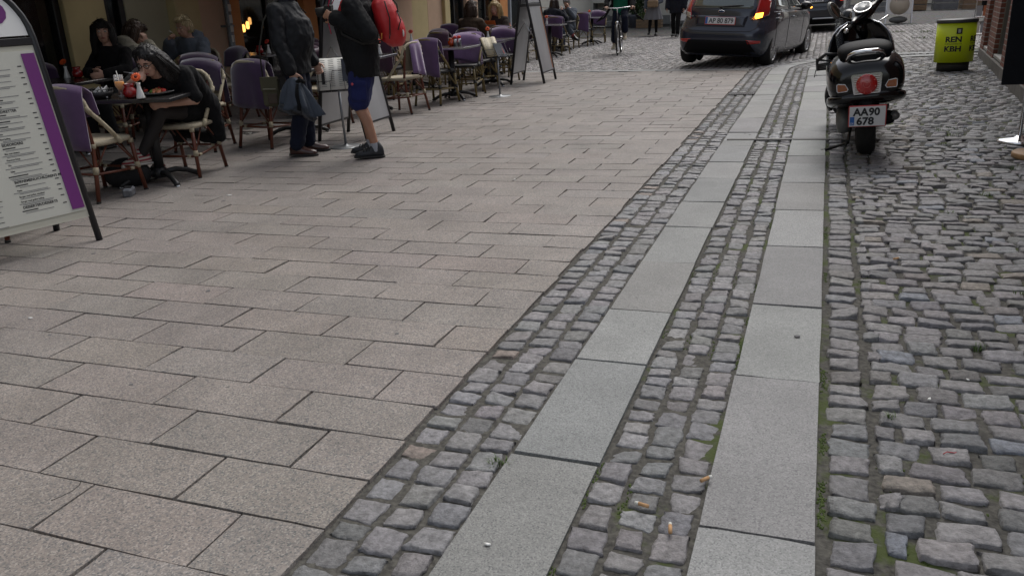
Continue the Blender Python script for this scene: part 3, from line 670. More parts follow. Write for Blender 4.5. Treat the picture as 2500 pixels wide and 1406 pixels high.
chair('R', -5.55, 8.35, -95, 'red cane chair between the two standing men', 'wide', 3, 'wine coloured blanket seen between the two standing men')
chair('R', -5.12, 9.55, 172, 'red cane chair with cream back right of the man with the red backpack', 'fold', 2, 'light lilac blanket folded narrow over the chair beside the red backpack')
chair('R', -7.30, 6.98, -85, 'red cane chair under the woman with long dark hair', 'wide', 1, 'purple blanket behind the woman with long dark hair')
chair('R', -8.1, 6.75, -20, 'red cane chair at the left end of the second table', 'short', 0, 'plum blanket on the chair at the left end of the second table')
chair('R', -7.45, 5.75, 85, 'red cane chair hidden behind the big menu board', 'wide', 3, 'wine coloured blanket beside the edge of the big menu board')
chair('R', -7.55, 7.40, 90, 'red cane chair under the woman in the beige jacket', 'short', 1, 'purple blanket behind the woman in the beige jacket')
chair('R', -7.6, 8.62, -90, 'red cane chair under the person with short blond hair')
chair('R', -5.10, 3.75, 100, 'red cane chair standing under the big menu board')
chair('Y', -5.03, 10.43, 84, 'olive cane chair with its back to the camera behind the lilac blanket', 'wide', 1, 'wide purple blanket just right of the narrow lilac one')
chair('Y', -4.96, 11.3, -84, 'olive cane chair facing the camera at the dark table with the orange jar', 'inner', 2, 'light purple blanket over the chair front behind the table with the orange jar')
chair('Y', -5.08, 12.12, 82, 'olive cane chair behind the small silver menu stand', 'wide', 2, 'light purple blanket behind the small silver menu stand')
chair('Y', -5.12, 13.25, -86, 'olive cane chair between the silver menu stand and the grey sign board', 'inner', 1, 'purple blanket hanging left of the grey sign board')
i_ = 0
for (x, y, yaw, bl, tone, lb) in ((-6.35, 9.35, 100, 'short', 3, 'behind the red backpack, lowest of the dark ones'), (-6.55, 9.95, 80, 'wide', 3, 'in the dark middle row, second from the red backpack'), (-7.35, 10.9, 100, 'short', 3, 'in the back row against the cream wall'),
        (-6.1, 11.05, 85, 'wide', 3, 'behind the table with the orange jar, lower left'), (-6.45, 11.75, 85, 'wide', 3, 'behind the table with the orange jar, upper left'), (-6.35, 13.05, -110, 'wide', 3, 'with its hoop showing below the cream wall'),
        (-5.85, 12.55, 80, 'wide', 3, 'between the orange jar and the brown haired person'), (-7.1, 15.4, -80, 'wide', 1, 'against the dark window left of the brown haired person'), (-7.1, 18.2, 80, 'wide', 1, 'behind the orange menu card'),
        (-5.5, 14.4, 80, 'short', 1, 'next to the sleeve of the blond woman'), (-6.3, 17.6, -95, 'wide', 1, 'left of the white vase and the grey sign board'), (-6.6, 16.3, 88, 'short', 1, 'below the white vase left of the sign board')):
    chair('Y', x, y, yaw, 'olive cane chair ' + lb, bl, tone, ('wine coloured' if tone == 3 else 'purple') + ' blanket on the chair ' + lb)
chair('Y', -5.88, 13.75, 84, 'olive cane chair under the brown haired person seen from behind', 'short', 3, 'dark blanket under the back of the brown haired person')
chair('Y', -5.88, 14.98, -92, 'olive cane chair under the woman with long blond hair')
chair('Y', -6.06, 19.45, 84, 'olive cane chair just right of the grey sign boards', 'wide', 1, 'purple blanket just right of the grey sign boards')
chair('Y', -6.45, 20.2, 80, 'olive cane chair under the woman with long hair at the far table', 'short', 1, 'purple blanket under the woman with long hair at the far table')
chair('Y', -6.42, 21.55, -92, 'olive cane chair under the man in the grey suit')
chair('Y', -6.30, 22.6, 88, 'olive cane chair behind the man in the grey suit', 'wide', 1, 'purple blanket behind the man in the grey suit')
chair('Y', -6.25, 24.0, -80, 'olive cane chair farthest to the right on the terrace', 'inner', 1, 'purple blanket farthest to the right on the terrace')
# tables
M_TOP = mat('black stone table top', (.022, .020, .020), .22, noise=.5, nscale=40, spec=.55)
M_IRON = mat('cast iron', (.014, .014, .015), .45, noise=.3, nscale=30)
def make_table():
    t = thing('cafe_table', 'x', 'table')
    mb = MB(); mb.box((0, 0, .722), (.66, .66, .032), bev=.004); mb.build('table_top', M_TOP, t)
    mb = MB(); h = .334
    for a, b in (((-h, -h), (h, -h)), ((h, -h), (h, h)), ((h, h), (-h, h)), ((-h, h), (-h, -h))): mb.box(((a[0] + b[0]) / 2, (a[1] + b[1]) / 2, .722), (abs(a[0] - b[0]) + .006 or .006, abs(a[1] - b[1]) + .006 or .006, .026), bev=.002)
    mb.build('edge_trim', M_ALU, t)
    mb = MB(); mb.tube([(0, 0, .06), (0, 0, .70)], .042, 12); mb.box((0, 0, .70), (.3, .3, .012)); mb.lathe([(.07, .05), (.06, .1), (.043, .13)], 12); mb.build('column', M_IRON, t)
    mb = MB()
    for k in range(4):
        a = math.pi / 4 + k * math.pi / 2; c, s_ = math.cos(a), math.sin(a)
        mb.tube([(c * r_, s_ * r_, z) for r_, z in ((.03, .085), (.14, .092), (.24, .068), (.32, .03), (.345, .016))], [.026, .024, .022, .024, .02], 8); mb.cyl((c * .335, s_ * .335, 0), (c * .335, s_ * .335, .02), .02, n=8, mi=1)
    mb.build('base', [M_IRON, M_ALU], t); return t
TRIM = {}; M_GLOSST = mat('black table edge', (.02, .02, .022), .18, spec=.6)
tb0 = make_table(); tn = 0
def table(x, y, yaw, label):
    global tn
    o = tb0 if tn == 0 else copy_tree(tb0); tn += 1
    place(o, x, y, R(yaw)); tag(o, label, 'table', 'black cafe tables on the terrace')
    if tn > 1 and y < 9:
        for c in kids(o):
            if c.name.startswith('edge_trim'):
                if 'dark' not in TRIM: TRIM['dark'] = c.data.copy(); TRIM['dark'].materials[0] = M_GLOSST
                c.data = TRIM['dark']
    return o
table(-6.2, 16.75, 3, 'black square table with a white vase left of the sign boards')
table(-5.24, 5.30, 20, 'black square table where the woman in black is eating')
table(-7.32, 6.40, 10, 'black square table before the woman with long dark hair')
table(-7.7, 8.02, 5, 'black square table between the two people at the cream wall')
table(-7.62, 9.95, 5, 'black square table with a red jar left of the black jacket man')
table(-5.5, 7.72, 5, 'black square table hidden behind the man in the black jacket')
table(-5.62, 9.5, 8, 'black square table left of the chair with the lilac blanket')
table(-4.98, 10.88, 3, 'black square table with an orange jar and metal shakers')
table(-5.08, 12.70, 3, 'black square table behind the small silver menu stand')
table(-6.55, 10.6, 3, 'black square table in the middle row among wine coloured blankets')
table(-6.35, 12.3, 3, 'black square table in the middle row before the cream wall')
table(-5.88, 14.35, 3, 'black square table between brown haired person and blond woman')
table(-6.95, 16.9, 3, 'black square table behind the blond woman at the windows')
table(-6.45, 20.87, 3, 'black square table with a salad bowl at the far couple')
table(-6.25, 23.3, 3, 'black square table farthest right on the terrace')
table(-6.05, 18.75, 3, 'black square table partly hidden by the grey sign boards')
# things on the tables
M_REDG = mat('red glass', (.36, .010, .010), .12, noise=.6, nscale=60, bump=.6, bscale=120, coat=.5)
M_ORG = mat('orange glass', (.65, .075, .012), .12, noise=.4, nscale=60, bump=.6, bscale=120, coat=.5)
M_WHITE_P = mat('white porcelain', (.62, .62, .60), .18, coat=.3)
M_PETAL = mat('orange petals', (.72, .10, .015), .6)
M_PETALR = mat('red petals', (.55, .045, .03), .6)
M_CORE = mat('dark flower heart', (.10, .015, .01), .8)
M_STEM = mat('stem', (.06, .11, .03), .6)
M_GLASS = mat('clear glass', (.9, .9, .9), .02, alpha=.22, spec=.6)
M_JUICE = mat('orange juice', (.85, .33, .008), .3)
def make_jar(m):
    t = thing('candle_jar', 'x', 'candle jar'); mb = MB(); mb.lathe([(.03, 0), (.047, .012), (.056, .035), (.053, .062), (.036, .082), (.034, .09), (.042, .112), (.040, .112), (.031, .09)], 18); mb.build('glass_body', m, t)
    mb = MB(); mb.cyl((0, 0, .08), (0, 0, .092), .028, n=12); mb.build('candle', M_WHITE_P, t); return t
def make_vase(pm, side=.3):
    t = thing('flower_vase', 'x', 'vase'); mb = MB(); mb.lathe([(.033, 0), (.034, .006), (.026, .04), (.015, .085), (.013, .10), (.018, .12), (.015, .12), (.010, .10)], 16); mb.build('vase_body', M_WHITE_P, t)
    mb = MB(); mb.tube([(0, 0, .06), (.002, 0, .12), (.012 * side, 0, .15)], .003, 5); mb.build('stem', M_STEM, t)
    c = Vector((.014 * side, 0, .16)); d = Vector((math.sin(side), 0, math.cos(side))); q = d.to_track_quat('Z', 'Y').to_matrix()
    mb = MB()
    for ring, (n, rr, lift) in enumerate(((13, .040, .006), (11, .03, .012))):
        for k in range(n):
            a = 2 * math.pi * k / n + ring * .2; mb.ball(c + q @ Vector((math.cos(a) * rr * .58, math.sin(a) * rr * .58, lift)), (rr * .46, .0085, .004), 6, 4, rot=q @ Euler((0, -.25, 0)).to_matrix() if 0 else q @ Matrix.Rotation(a, 3, 'Z') @ Matrix.Rotation(-.25, 3, 'Y'))
    mb.ball(c + q @ Vector((0, 0, .014)), (.013, .013, .008), 8, 5, rot=q, mi=1); mb.build('blossom', [pm, M_CORE], t); return t
jr, jo, vo, vr = make_jar(M_REDG), make_jar(M_ORG), make_vase(M_PETAL, 1.0), make_vase(M_PETALR, .9)
_first = {}
def on_table(src, x, y, yaw, label, cat, group, h=.739):
    o = copy_tree(src) if src in _first else src; _first[src] = 1
    place(o, x, y, R(yaw), z=h); tag(o, label, cat, group); return o
GJ, GV = 'glass candle jars on the tables', 'white vases with a gerbera'
on_table(jr, -5.17, 5.07, 0, 'red glass candle jar beside the white vase on the front table', 'candle jar', GJ)
on_table(vo, -5.02, 5.02, -60, 'white vase with a bright orange gerbera on the front table', 'vase', GV)
on_table(jr, -7.43, 6.62, 0, 'red glass candle jar in front of the long haired woman', 'candle jar', GJ)
on_table(vo, -7.54, 6.58, 170, 'white vase with a drooping orange flower left of the long haired woman', 'vase', GV)
on_table(jr, -7.78, 7.86, 0, 'red glass candle jar behind the face of the eating woman', 'candle jar', GJ)
on_table(vr, -7.66, 7.92, -60, 'white vase with a red gerbera above the eating woman', 'vase', GV)
on_table(jr, -7.58, 9.93, 0, 'red glass candle jar left of the man in the black jacket', 'candle jar', GJ)
on_table(vr, -7.46, 9.98, -90, 'white vase with a red flower at the elbow of the black jacket man', 'vase', GV)
on_table(jo, -5.06, 11.05, 0, 'bright orange candle jar beside the metal shakers', 'candle jar', GJ)
on_table(jr, -5.72, 9.42, 0, 'red glass jar left of the chair with the lilac blanket', 'candle jar', GJ)
on_table(vr, -5.44, 9.6, -80, 'white vase with an orange red flower above the lilac blanket', 'vase', GV)
on_table(vo, -5.19, 12.78, -70, 'white vase with an orange gerbera behind the silver menu stand', 'vase', GV)
on_table(jo, -6.5, 12.25, 0, 'orange candle jar among wine coloured chairs at the cream wall', 'candle jar', GJ)
on_table(vr, -6.36, 12.3, -70, 'white vase with red flowers next to the orange jar at the cream wall', 'vase', GV)
on_table(vo, -6.12, 16.85, -80, 'white vase with orange flower left of the grey sign board', 'vase', GV)
on_table(jo, -6.3, 16.7, 0, 'orange candle jar beside the vase left of the sign board', 'candle jar', GJ)
on_table(jo, -6.42, 20.7, 0, 'orange candle jar beside the salad bowl of the far couple', 'candle jar', GJ)
on_table(vo, -6.1, 18.68, -80, 'white vase with orange flower right of the sign boards', 'vase', GV)
on_table(vo, -6.3, 23.2, -80, 'white vase with orange flower on the farthest table', 'vase', GV)
on_table(jr, -7.0, 16.9, 0, 'red candle jar on the table behind the blond woman', 'candle jar', GJ)
on_table(vr, -6.62, 10.72, 0, 'white vase with a red flower right beside the red backpack', 'vase', GV)
g = thing('juice_glass', 'tall stemmed glass of orange juice on the front table', 'glass', -5.37, 5.17, z=.739)
mb = MB(); mb.lathe([(.032, 0), (.03, .004), (.006, .012), (.006, .035), (.022, .05), (.037, .085), (.038, .13), (.035, .17), (.034, .17), (.0355, .13)], 18); mb.build('glass_bowl', M_GLASS, g)
mb = MB(); mb.lathe([(.004, .042), (.02, .053), (.0345, .086), (.0352, .118), (.0, .118)], 16); mb.build('juice', M_JUICE, g)
mb = MB(); mb.cyl((.01, 0, .06), (-.03, .02, .2), .003, n=6); mb.build('straw', M_PAPER, g)
b = thing('bread_basket', 'black wire basket with white napkins on the front table', 'basket', -5.44, 5.02, R(20), z=.739)
mb = MB(); mb.lathe([(.07, 0), (.09, .02), (.105, .055), (.10, .055), (.085, .02), (.068, .006)], 18)
for k in range(18):
    a = 2 * math.pi * k / 18; mb.tube([(.1 * math.cos(a + .18 * math.cos(u)), .1 * math.sin(a + .18 * math.cos(u)), .066 + .012 * math.sin(u)) for u in [j * math.pi / 4 for j in range(8)]], .0028, 5, closed=True)
mb.build('basket_body', M_IRON, b)
for k, (x, y, a) in enumerate(((-.04, .01, .4), (.035, -.02, -.5), (0, .04, 1.2))):
    mb = MB(); mb.prism([(-.045, 0), (.05, 0), (.02, .085)], -.004, .004, axes=(0, 2, 1)); o = mb.build('napkin', M_WHITE, b); o.matrix_local = Matrix.Translation((x, y, .02)) @ Euler((.3, .2, a)).to_matrix().to_4x4()
M_FOOD = [mat('bread', (.48, .27, .09), .8, noise=.4, nscale=60), mat('tomato', (.45, .035, .02), .3), mat('salmon', (.55, .2, .1), .5, noise=.3, nscale=60), mat('lettuce', (.1, .2, .03), .6)]
p = thing('plate_of_food', 'white plate of food in front of the eating woman', 'plate', -5.12, 5.30, z=.739)
mb = MB(); mb.lathe([(.07, 0), (.10, .006), (.135, .018), (.138, .02), (.10, .010), (.0, .006)], 24); mb.build('plate', M_WHITE_P, p)
mb = MB()
for k in range(26):
    a, r_ = rnd.uniform(0, 6.28), rnd.uniform(0, .085); mb.ball((r_ * math.cos(a), r_ * math.sin(a), .02 + rnd.uniform(0, .02)), (rnd.uniform(.012, .026), rnd.uniform(.012, .02), rnd.uniform(.008, .014)), 7, 5, rot=(rnd.random(), rnd.random(), a), mi=rnd.randrange(4))
mb.build('food', M_FOOD, p)
bw = thing('salad_bowl', 'dark bowl heaped with salad on the far table', 'bowl', -6.35, 20.95, z=.739)
mb = MB(); mb.lathe([(.05, 0), (.09, .04), (.125, .1), (.12, .1), (.08, .04), (.0, .02)], 18); mb.build('bowl', M_IRON, bw)
mb = MB()
for k in range(30): a, r_ = rnd.uniform(0, 6.28), rnd.uniform(0, .1); mb.ball((r_ * math.cos(a), r_ * math.sin(a), .1 + rnd.uniform(0, .03)), (.03, .02, .012), 6, 4, rot=(rnd.random(), 0, a), mi=rnd.choice((0, 3, 3, 4, 4)))
mb.build('salad', M_FOOD + [M_WHITE_P], bw)
for k, (x, y, lb) in enumerate(((-4.99, 11.02, 'silver shaker with red cap next to the orange jar'), (-4.96, 11.10, 'second silver shaker standing farther from the orange jar'))):
    s_ = thing('shaker', lb, 'shaker', x, y, z=.739, group='metal shakers'); MB().lathe([(.027, 0), (.028, .06), (.024, .075), (.024, .1)], 14).build('body', M_ALU, s_); MB().lathe([(.026, .1), (.026, .13), (.012, .14)], 12).build('cap', M_PETALR, s_)
# ---------------------------------------------------------------- sign boards
M_INK = mat('black print', (.02, .02, .022), .7)
M_GREYINK = mat('grey print', (.2, .2, .2), .7)
M_BOARDGREY = mat('grey metal sheet', (.46, .47, .49), .34, metal=.45, noise=.25, nscale=3, stretch=(1, 1, .3))
M_POSTER = mat('white poster', srgb(196, 196, 186), .35, noise=.05, nscale=3, coat=.25)
M_PURPLE = mat('purple print', srgb(104, 40, 110), .5)
M_FRAMEW = mat('pale plastic frame', srgb(186, 184, 170), .4)
def aboard(x, y, yaw, label, menu=False, wd=.66):
    """local: x = out towards the street, y = along the board; two leaning leaves hinged at the top"""
    t = thing('a_board', label, 'sign board', x, y, yaw, group=None if menu else 'grey sign boards on the terrace')
    hw = wd / 2; sp = .29; H = 1.62; ang = math.atan(sp / H)
    for sg in (1, -1):
        L_ = Matrix(((sg * math.cos(ang), 0, -sg * math.sin(ang), sg * sp), (0, sg, 0, 0), (math.sin(ang), 0, math.cos(ang), 0), (0, 0, 0, 1)))
        # leaf coordinates: x out, y across, z up the leaf
        fr = MB(); fr.M = L_; zt = 1.26
        arc = [(0, hw * math.cos(a), zt + .36 * math.sin(a)) for a in [math.pi * k / 16 for k in range(17)]]
        fr.tube([(0, hw, 0)] + arc + [(0, -hw, 0)], .021, 8, smooth=True); fr.box((0, 0, 1.245), (.03, wd, .045), bev=.004); fr.box((0, 0, .17), (.014 if menu else .024, wd, .02), mi=1 if menu else 0)
        leaf = fr.build('frame', [M_BLACKM, M_FRAMEW], t)
        hd = MB(); hd.M = L_; a_ = [(.93 * hw * math.cos(a), zt + .02 + .315 * math.sin(a)) for a in [math.pi * k / 20 for k in range(21)]]
        hd.prism(a_, -.006, .006, axes=(1, 2, 0)); hd.build('header', M_WHITE if menu else M_BOARDGREY, leaf)
        pn = MB(); pn.M = L_; pn.box((0, 0, .70), (.014, wd - .03, 1.05), bev=.003); pn.build('panel', M_FRAMEW if menu else M_BOARDGREY, leaf)
        if not menu and sg > 0 and y > 10:
            q = MB(); q.M = L_; q.box((.009, hw - .055, .70), (.006, .03, 1.0)); q.build('edge_strip', mat('orange strip', (.35, .15, .08), .5), leaf)
        if menu and sg > 0:
            q = MB(); q.M = L_; q.box((.010, 0, .70), (.006, wd - .055, .985)); q.build('poster', M_POSTER, leaf)
            q = MB(); q.M = L_; q.box((.015, hw - .068, .70), (.006, .075, .95)); q.build('stripe', M_PURPLE, leaf)
            T0 = L_; rot = Matrix(((0, 0, 1), (1, 0, 0), (0, 1, 0)))
            def tx(s_, yy, zz, size, m=M_INK, bold=.0, al='LEFT'):
                o = text_mesh('print', s_, size, m, leaf, (0, 0, 0), (0, 0, 0), .0004, al, bold); o.matrix_local = T0 @ Matrix.Translation((.0137, yy, zz)) @ rot.to_4x4(); return o
            c2 = -.035
            z = 1.10
            lines = MB(); lines.M = T0; pr_ = []
            heads = {4: 'BURGERS', 7: 'HOVEDRETTER', 12: 'SIDEORDERS', 18: 'BØRNEMENU/CHILDREN\'S MENU', 22: 'DESSERTER/DESSERTS'}
            items = {13: 'Mac and cheese', 14: 'Pommes frites', 15: 'Ris', 16: 'Salat', 19: 'Pasta', 10: 'Pasta', 11: 'Med kylling', 20: 'Burger med grillet oksekød', 21: 'Burger med grillet kylling'}
            txt = []
            for k in range(23):
                if k in heads: tx(heads[k], c2 - (.0), z, .021, bold=.0005); z -= .018
                if k in items: tx(items[k], c2, z, .013, bold=.0002)
                else: lines.box((.0137, c2 + .035, z + .004), (.001, .07 + .02 * (k % 3), .006))
                z -= .011
                for q_ in range(1 + k % 2): lines.box((.0137, c2 + rnd.uniform(.07, .10), z + .003), (.001, .001 + rnd.uniform(.13, .20), .0035), mi=1); z -= .008
                lines.box((.0137, .205, z + .024), (.001, .022, .006)); z -= .0105
            z = 1.08
            for k in range(30):
                lines.box((.0137, -.2 + rnd.uniform(-.02, .02), z), (.001, rnd.uniform(.08, .15), .0035), mi=k % 2); z -= .03
            lines.build('fine_print', [M_INK, M_GREYINK], leaf)
            o = text_mesh('emblem', 'B', .34, M_PURPLE, leaf, (0, 0, 0), (0, 0, 0), .001, 'CENTER', .008, 1.1); o.matrix_local = T0 @ Matrix.Translation((.0085, .135, 1.355)) @ rot.to_4x4()
    mb = MB()
    for sg in (1, -1):
        zb = .72; xx = sp * (1 - zb / H); MB().tube([(xx, sg * hw, zb), (0, sg * hw, zb + .24), (-xx, sg * hw, zb)], .011, 6).build('hinge_stay', M_ALU, t)
    return t
aboard(-4.595, 3.42, R(-16), 'big white menu board with a purple stripe standing nearest the camera', True, .68)
aboard(-4.70, 7.66, R(2), 'grey sign board standing behind the man with the red backpack', wd=.62)
aboard(-4.53, 13.13, R(2), 'pair of grey metal leaves on black legs, the sign board nearest the junction', wd=.70)
# ---------------------------------------------------------------- menu stands
def menu_stand(x, y, yaw, label, open_page, tiltb=.5):
    t = thing('menu_stand', label, 'menu stand', x, y, yaw)
    MB().lathe([(.165, 0), (.165, .006), (.15, .011), (.03, .016), (.016, .03)], 28).build('base', mat('grey metal', (.25, .26, .27), .35, metal=.8), t)
    MB().tube([(0, 0, .01), (0, 0, .56)], .013, 10).build('pole', MATS['grey metal'], t)
    TR = Matrix.Translation((0, 0, .55)) @ Matrix.Rotation(-tiltb, 4, 'Y')   # tray plane: y across, z up the slope, x towards the reader
    tr = MB(); tr.M = TR
    w_ = .20
    for pth in ([(0, -w_, 0), (0, w_, 0)], [(.07, -w_, 0), (.07, w_, 0)], [(0, -w_, .3), (0, w_, .3)], [(.07, -w_, .09), (.07, -.06, .09), (.07, -.04, .19), (.07, w_, .19)]): tr.tube(pth, .0035, 6)
    for yy in (-w_, w_, -.07, .07): tr.tube([(.07, yy, .09), (.07, yy, 0), (0, yy, 0), (0, yy, .3)], .0032, 6)
    tr.build('wire_tray', M_BLACKM, t)
    return t, TR
for (x, y, yaw, lb, k) in ((-4.44, 7.0, R(-62), 'menu stand with open pages beside the man in shorts', 0), (-4.36, 11.12, R(-38), 'small silver menu stand with dark menus in front of the purple chairs', 1)):
    t, TR = menu_stand(x, y, yaw, lb, True, (.30, .62)[k])
    mn = thing('menu_card', ('open menu with white printed pages held in the stand beside the man in shorts', 'beige menu card lying in the small silver stand')[k], 'menu', x, y, yaw)
    q = MB(); q.M = TR; w2 = (.165, .12)[k]; y0 = (-.02, -.05)[k]
    q.box((.006, y0, .17), (.006, 2 * w2 + .02, .335), bev=.002); q.build('cover', M_INK, mn)
    q = MB(); q.M = TR
    rings = []
    for i in range(13):
        yy = lerp(-w2, w2, i / 12); b_ = .012 + .014 * math.exp(-((yy) / .03) ** 2) * (1 if k == 0 else 0) + .008 * math.sin(i * .8); rings.append([(.012, yy + y0, .012), (.012 + b_, yy + y0, .012), (.012 + b_, yy + y0, .325), (.012, yy + y0, .325)])
    q.loft(rings); q.build('pages', mat('menu page', srgb(235, 234, 226) if k == 0 else srgb(170, 158, 130), .5), mn)
    q = MB(); q.M = TR
    for j in range(15):
        for c in (-.11, -.03, .06, .125) if k == 0 else (-.06, .05): q.box((.040, c + y0, .30 - j * .018), (.0012, .05, .004))
    if k == 0: q.box((.041, -.115 + y0, .13), (.002, .03, .12), mi=1)
    q.build('print', [M_GREYINK, M_INK], mn)
    for e, (yy, zz) in enumerate(((.15, .14), (.19, .12), (.23, .10)) if k == 0 else ((.05, .02), (.11, .02))):
        m2 = thing('menu_card', (('dark folded menu leaning first behind the open pages', 'dark folded menu leaning second behind the open pages', 'dark folded menu outermost at the edge of the wire tray'), ('black menu standing low in the small silver stand', 'black menu with a red patch in the small silver stand'))[k][e], 'menu', x, y, yaw, group='folded dark menus')
        q = MB(); q.M = TR @ Matrix.Translation((.045 - .016 * e, yy * .75, zz * .9 + .02)) @ Matrix.Rotation(.1 * e, 4, 'X'); q.box((0, 0, .05), (.006, .12, .22), bev=.001); c_ = q.build('cover', mat('dark menu cover', (.03, .035, .05), .35), m2)
        if k == 1 and e == 1: q = MB(); q.M = TR @ Matrix.Translation((.045 - .016 * e, yy * .75, zz * .9 + .02)) @ Matrix.Rotation(.1 * e, 4, 'X'); q.box((.004, .02, .05), (.002, .03, .12)); q.build('patch', M_PETALR, c_)
# things on the ground by the front table
gb = thing('shoulder_bag', 'black bag lying on the ground under the front table', 'bag', -5.42, 5.12, R(30))
mb = MB(); mb.ball((0, 0, .11), (.22, .13, .13), 16, 10, taper=.3); mb.build('body', mat('black canvas', (.014, .014, .016), .8, noise=.4, nscale=12, bump=.5, bscale=80), gb)
mb = MB(); mb.tube([(-.18, 0, .12), (-.1, .1, .2), (.05, .12, .21), (.17, .02, .14)], .012, 6); mb.build('strap', M_RUB, gb)
gb = thing('paper_carton', 'small crumpled grey carton by the foot of the red cane chair', 'carton', -5.10, 4.80, R(25))
mb = MB(); mb.box((0, 0, .035), (.07, .11, .07), rot=(.12, .1, 0), bev=.012); mb.build('box', mat('crumpled carton', (.22, .23, .25), .6, noise=.6, nscale=18, bump=1, bscale=25), gb); MB().box((.0, .0, .074), (.05, .05, .004), rot=(.12, .1, .2)).build('flap', M_INK, gb)
# ---------------------------------------------------------------- people
V3 = Vector
M_SKIN = mat('skin', (.50, .29, .21), .55, noise=.12, nscale=9, sss=.06)
M_SKINT = mat('tanned skin', (.38, .195, .125), .55, noise=.2, nscale=9, sss=.05)
M_EYEW = mat('eye white', (.6, .58, .55), .3); M_EYED = mat('iris', (.025, .018, .012), .2); M_LIP = mat('lips', (.28, .075, .065), .5)
def cloth(name, c, **k):
    d_ = dict(rough=.9, noise=.25, nscale=7, bump=.5, bscale=45, sheen=.04, spec=.18); d_.update(k); return mat(name, c, **d_)
def frame_of(d, up=(0, 0, 1)):
    x = V3(d).normalized(); z = V3(up); z = (z - x * z.dot(x)); z = z.normalized() if z.length > 1e-4 else x.orthogonal().normalized(); y = z.cross(x)
    return Matrix((x, y, z)).transposed()
def capsule(mb, a, b, ra, rb=None, n=12, mi=0):
    a, b = V3(a), V3(b); rb = ra if rb is None else rb; d = b - a
    if d.length < 1e-5: return
    u = d.normalized(); P, rr = [], []
    for k in range(5): t = math.pi / 2 * (1 - k / 4); P.append(a - u * ra * math.sin(t)); rr.append(max(ra * math.cos(t), ra * .02))
    for k in range(5): t = math.pi / 2 * k / 4; P.append(b + u * rb * math.sin(t)); rr.append(max(rb * math.cos(t), rb * .02))
    mb.tube(P, rr, n, mi=mi)
def chain(mb, pts, rs, n=12):
    for i in range(len(pts) - 1): capsule(mb, pts[i], pts[i + 1], rs[i], rs[i + 1], n)
def wrinkle(o, amp, fq, st=(1, 1, .45), ridge=False):
    me = o.data; n = len(me.vertices); co = np.empty(n * 3, np.float32); me.vertices.foreach_get('co', co); co = co.reshape(-1, 3); no = np.empty(n * 3, np.float32); me.vertices.foreach_get('normal', no); no = no.reshape(-1, 3); f_ = mnoise.noise; sx, sy, sz = (fq * k for k in st)
    d_ = np.array([f_((x * sx + 2.2 * f_((x * 5, y * 5, z * 5)), y * sy, z * sz + 2.5 * f_((x * 4 + 7, y * 4, z * 4)))) for x, y, z in co.tolist()])
    if not ridge: d_ = d_ + .38 * np.array([f_((x * sx * 2.9 + 3, y * sy * 2.9, z * sz * 3.4)) for x, y, z in co.tolist()])
    me.vertices.foreach_set('co', (co + no * (d_ * amp)[:, None]).ravel()); me.update()
def fuse(mb, name, m, parent, vox=.01, it=3, fac=.5, wr=None):
    o = mb.build(name, m, parent)
    md = o.modifiers.new('r', 'REMESH'); md.mode = 'VOXEL'; md.voxel_size = vox; md.use_smooth_shade = True
    sm = o.modifiers.new('s', 'SMOOTH'); sm.iterations = it; sm.factor = fac
    o = to_mesh(o)
    if wr: wrinkle(o, *wr)
    return o
def hand(mb, wr, d, palm, side, curl=.5, s=1.):
    """d = direction of the hand, palm = direction the palm faces, side = +1/-1 which side the thumb is on"""
    F = frame_of(d, palm); X, Y, Z = F.col[0], F.col[1] * side, F.col[2]; wr = V3(wr)
    mb.ball(wr + X * .045 * s, (.05 * s, .040 * s, .016 * s), 14, 8, rot=F)
    for k, (o, l) in enumerate(((.030, .070), (.010, .079), (-.011, .073), (-.030, .057))):
        p = wr + X * .083 * s + Y * o * s; a = curl * (1 + .15 * k) * .6; r0 = .0092 * s; pts = [p]
        for j, f in enumerate((.45, .32, .25)): p = p + (X * math.cos(a) + Z * math.sin(a)) * l * f * s; pts.append(p); a += curl * .9
        chain(mb, pts, [r0, r0 * .95, r0 * .88, r0 * .8], 8)
    p = wr + X * .022 * s + Y * .026 * s; q = p + (X * .6 + Y * .75 + Z * .25).normalized() * .042 * s; e = q + (X * .85 + Y * .25 + Z * (.2 + .5 * curl)).normalized() * .034 * s; f = e + (X * .9 + Z * (.2 + curl)).normalized() * .024 * s
    chain(mb, [p, q, e, f], [.016 * s, .0115 * s, .0105 * s, .009 * s], 8)
def torso(mb, J, g, top=.98, bottom=0., belly=0., wide=1.):
    """elliptical loft up the spine; g = garment thickness"""
    P, Cc, Nk = J['pelvis'], J['chest'], J['neck']; side = (J['sL'] - J['sR']).normalized()
    pts = [(P - (Cc - P).normalized() * (.09 + bottom), .098, .155), (P, .108, .168), (P.lerp(Cc, .35), .100 + belly * .7, .150 + belly * .3), (P.lerp(Cc, .62), .108 + belly, .152 + belly * .4), (Cc, .116 + belly * .5, .165), (Cc.lerp(Nk, .5), .100, .150), (Cc.lerp(Nk, .85), .07, .10), (Nk, .055, .062)]
    rings = []
    for i, (p, rx, ry) in enumerate(pts):
        if i / (len(pts) - 1) > top: break
        a = pts[max(0, i - 1)][0]; b = pts[min(len(pts) - 1, i + 1)][0]; t = (b - a).normalized(); f = side.cross(t).normalized(); s_ = t.cross(f)
        fo = f * (belly * .6 if 1 < i < 5 else 0)
        rings.append([p + fo + f * (rx + g) * math.cos(an) + s_ * (ry * wide + g) * math.sin(an) for an in [2 * math.pi * k / 20 for k in range(20)]])
    mb.loft(rings)
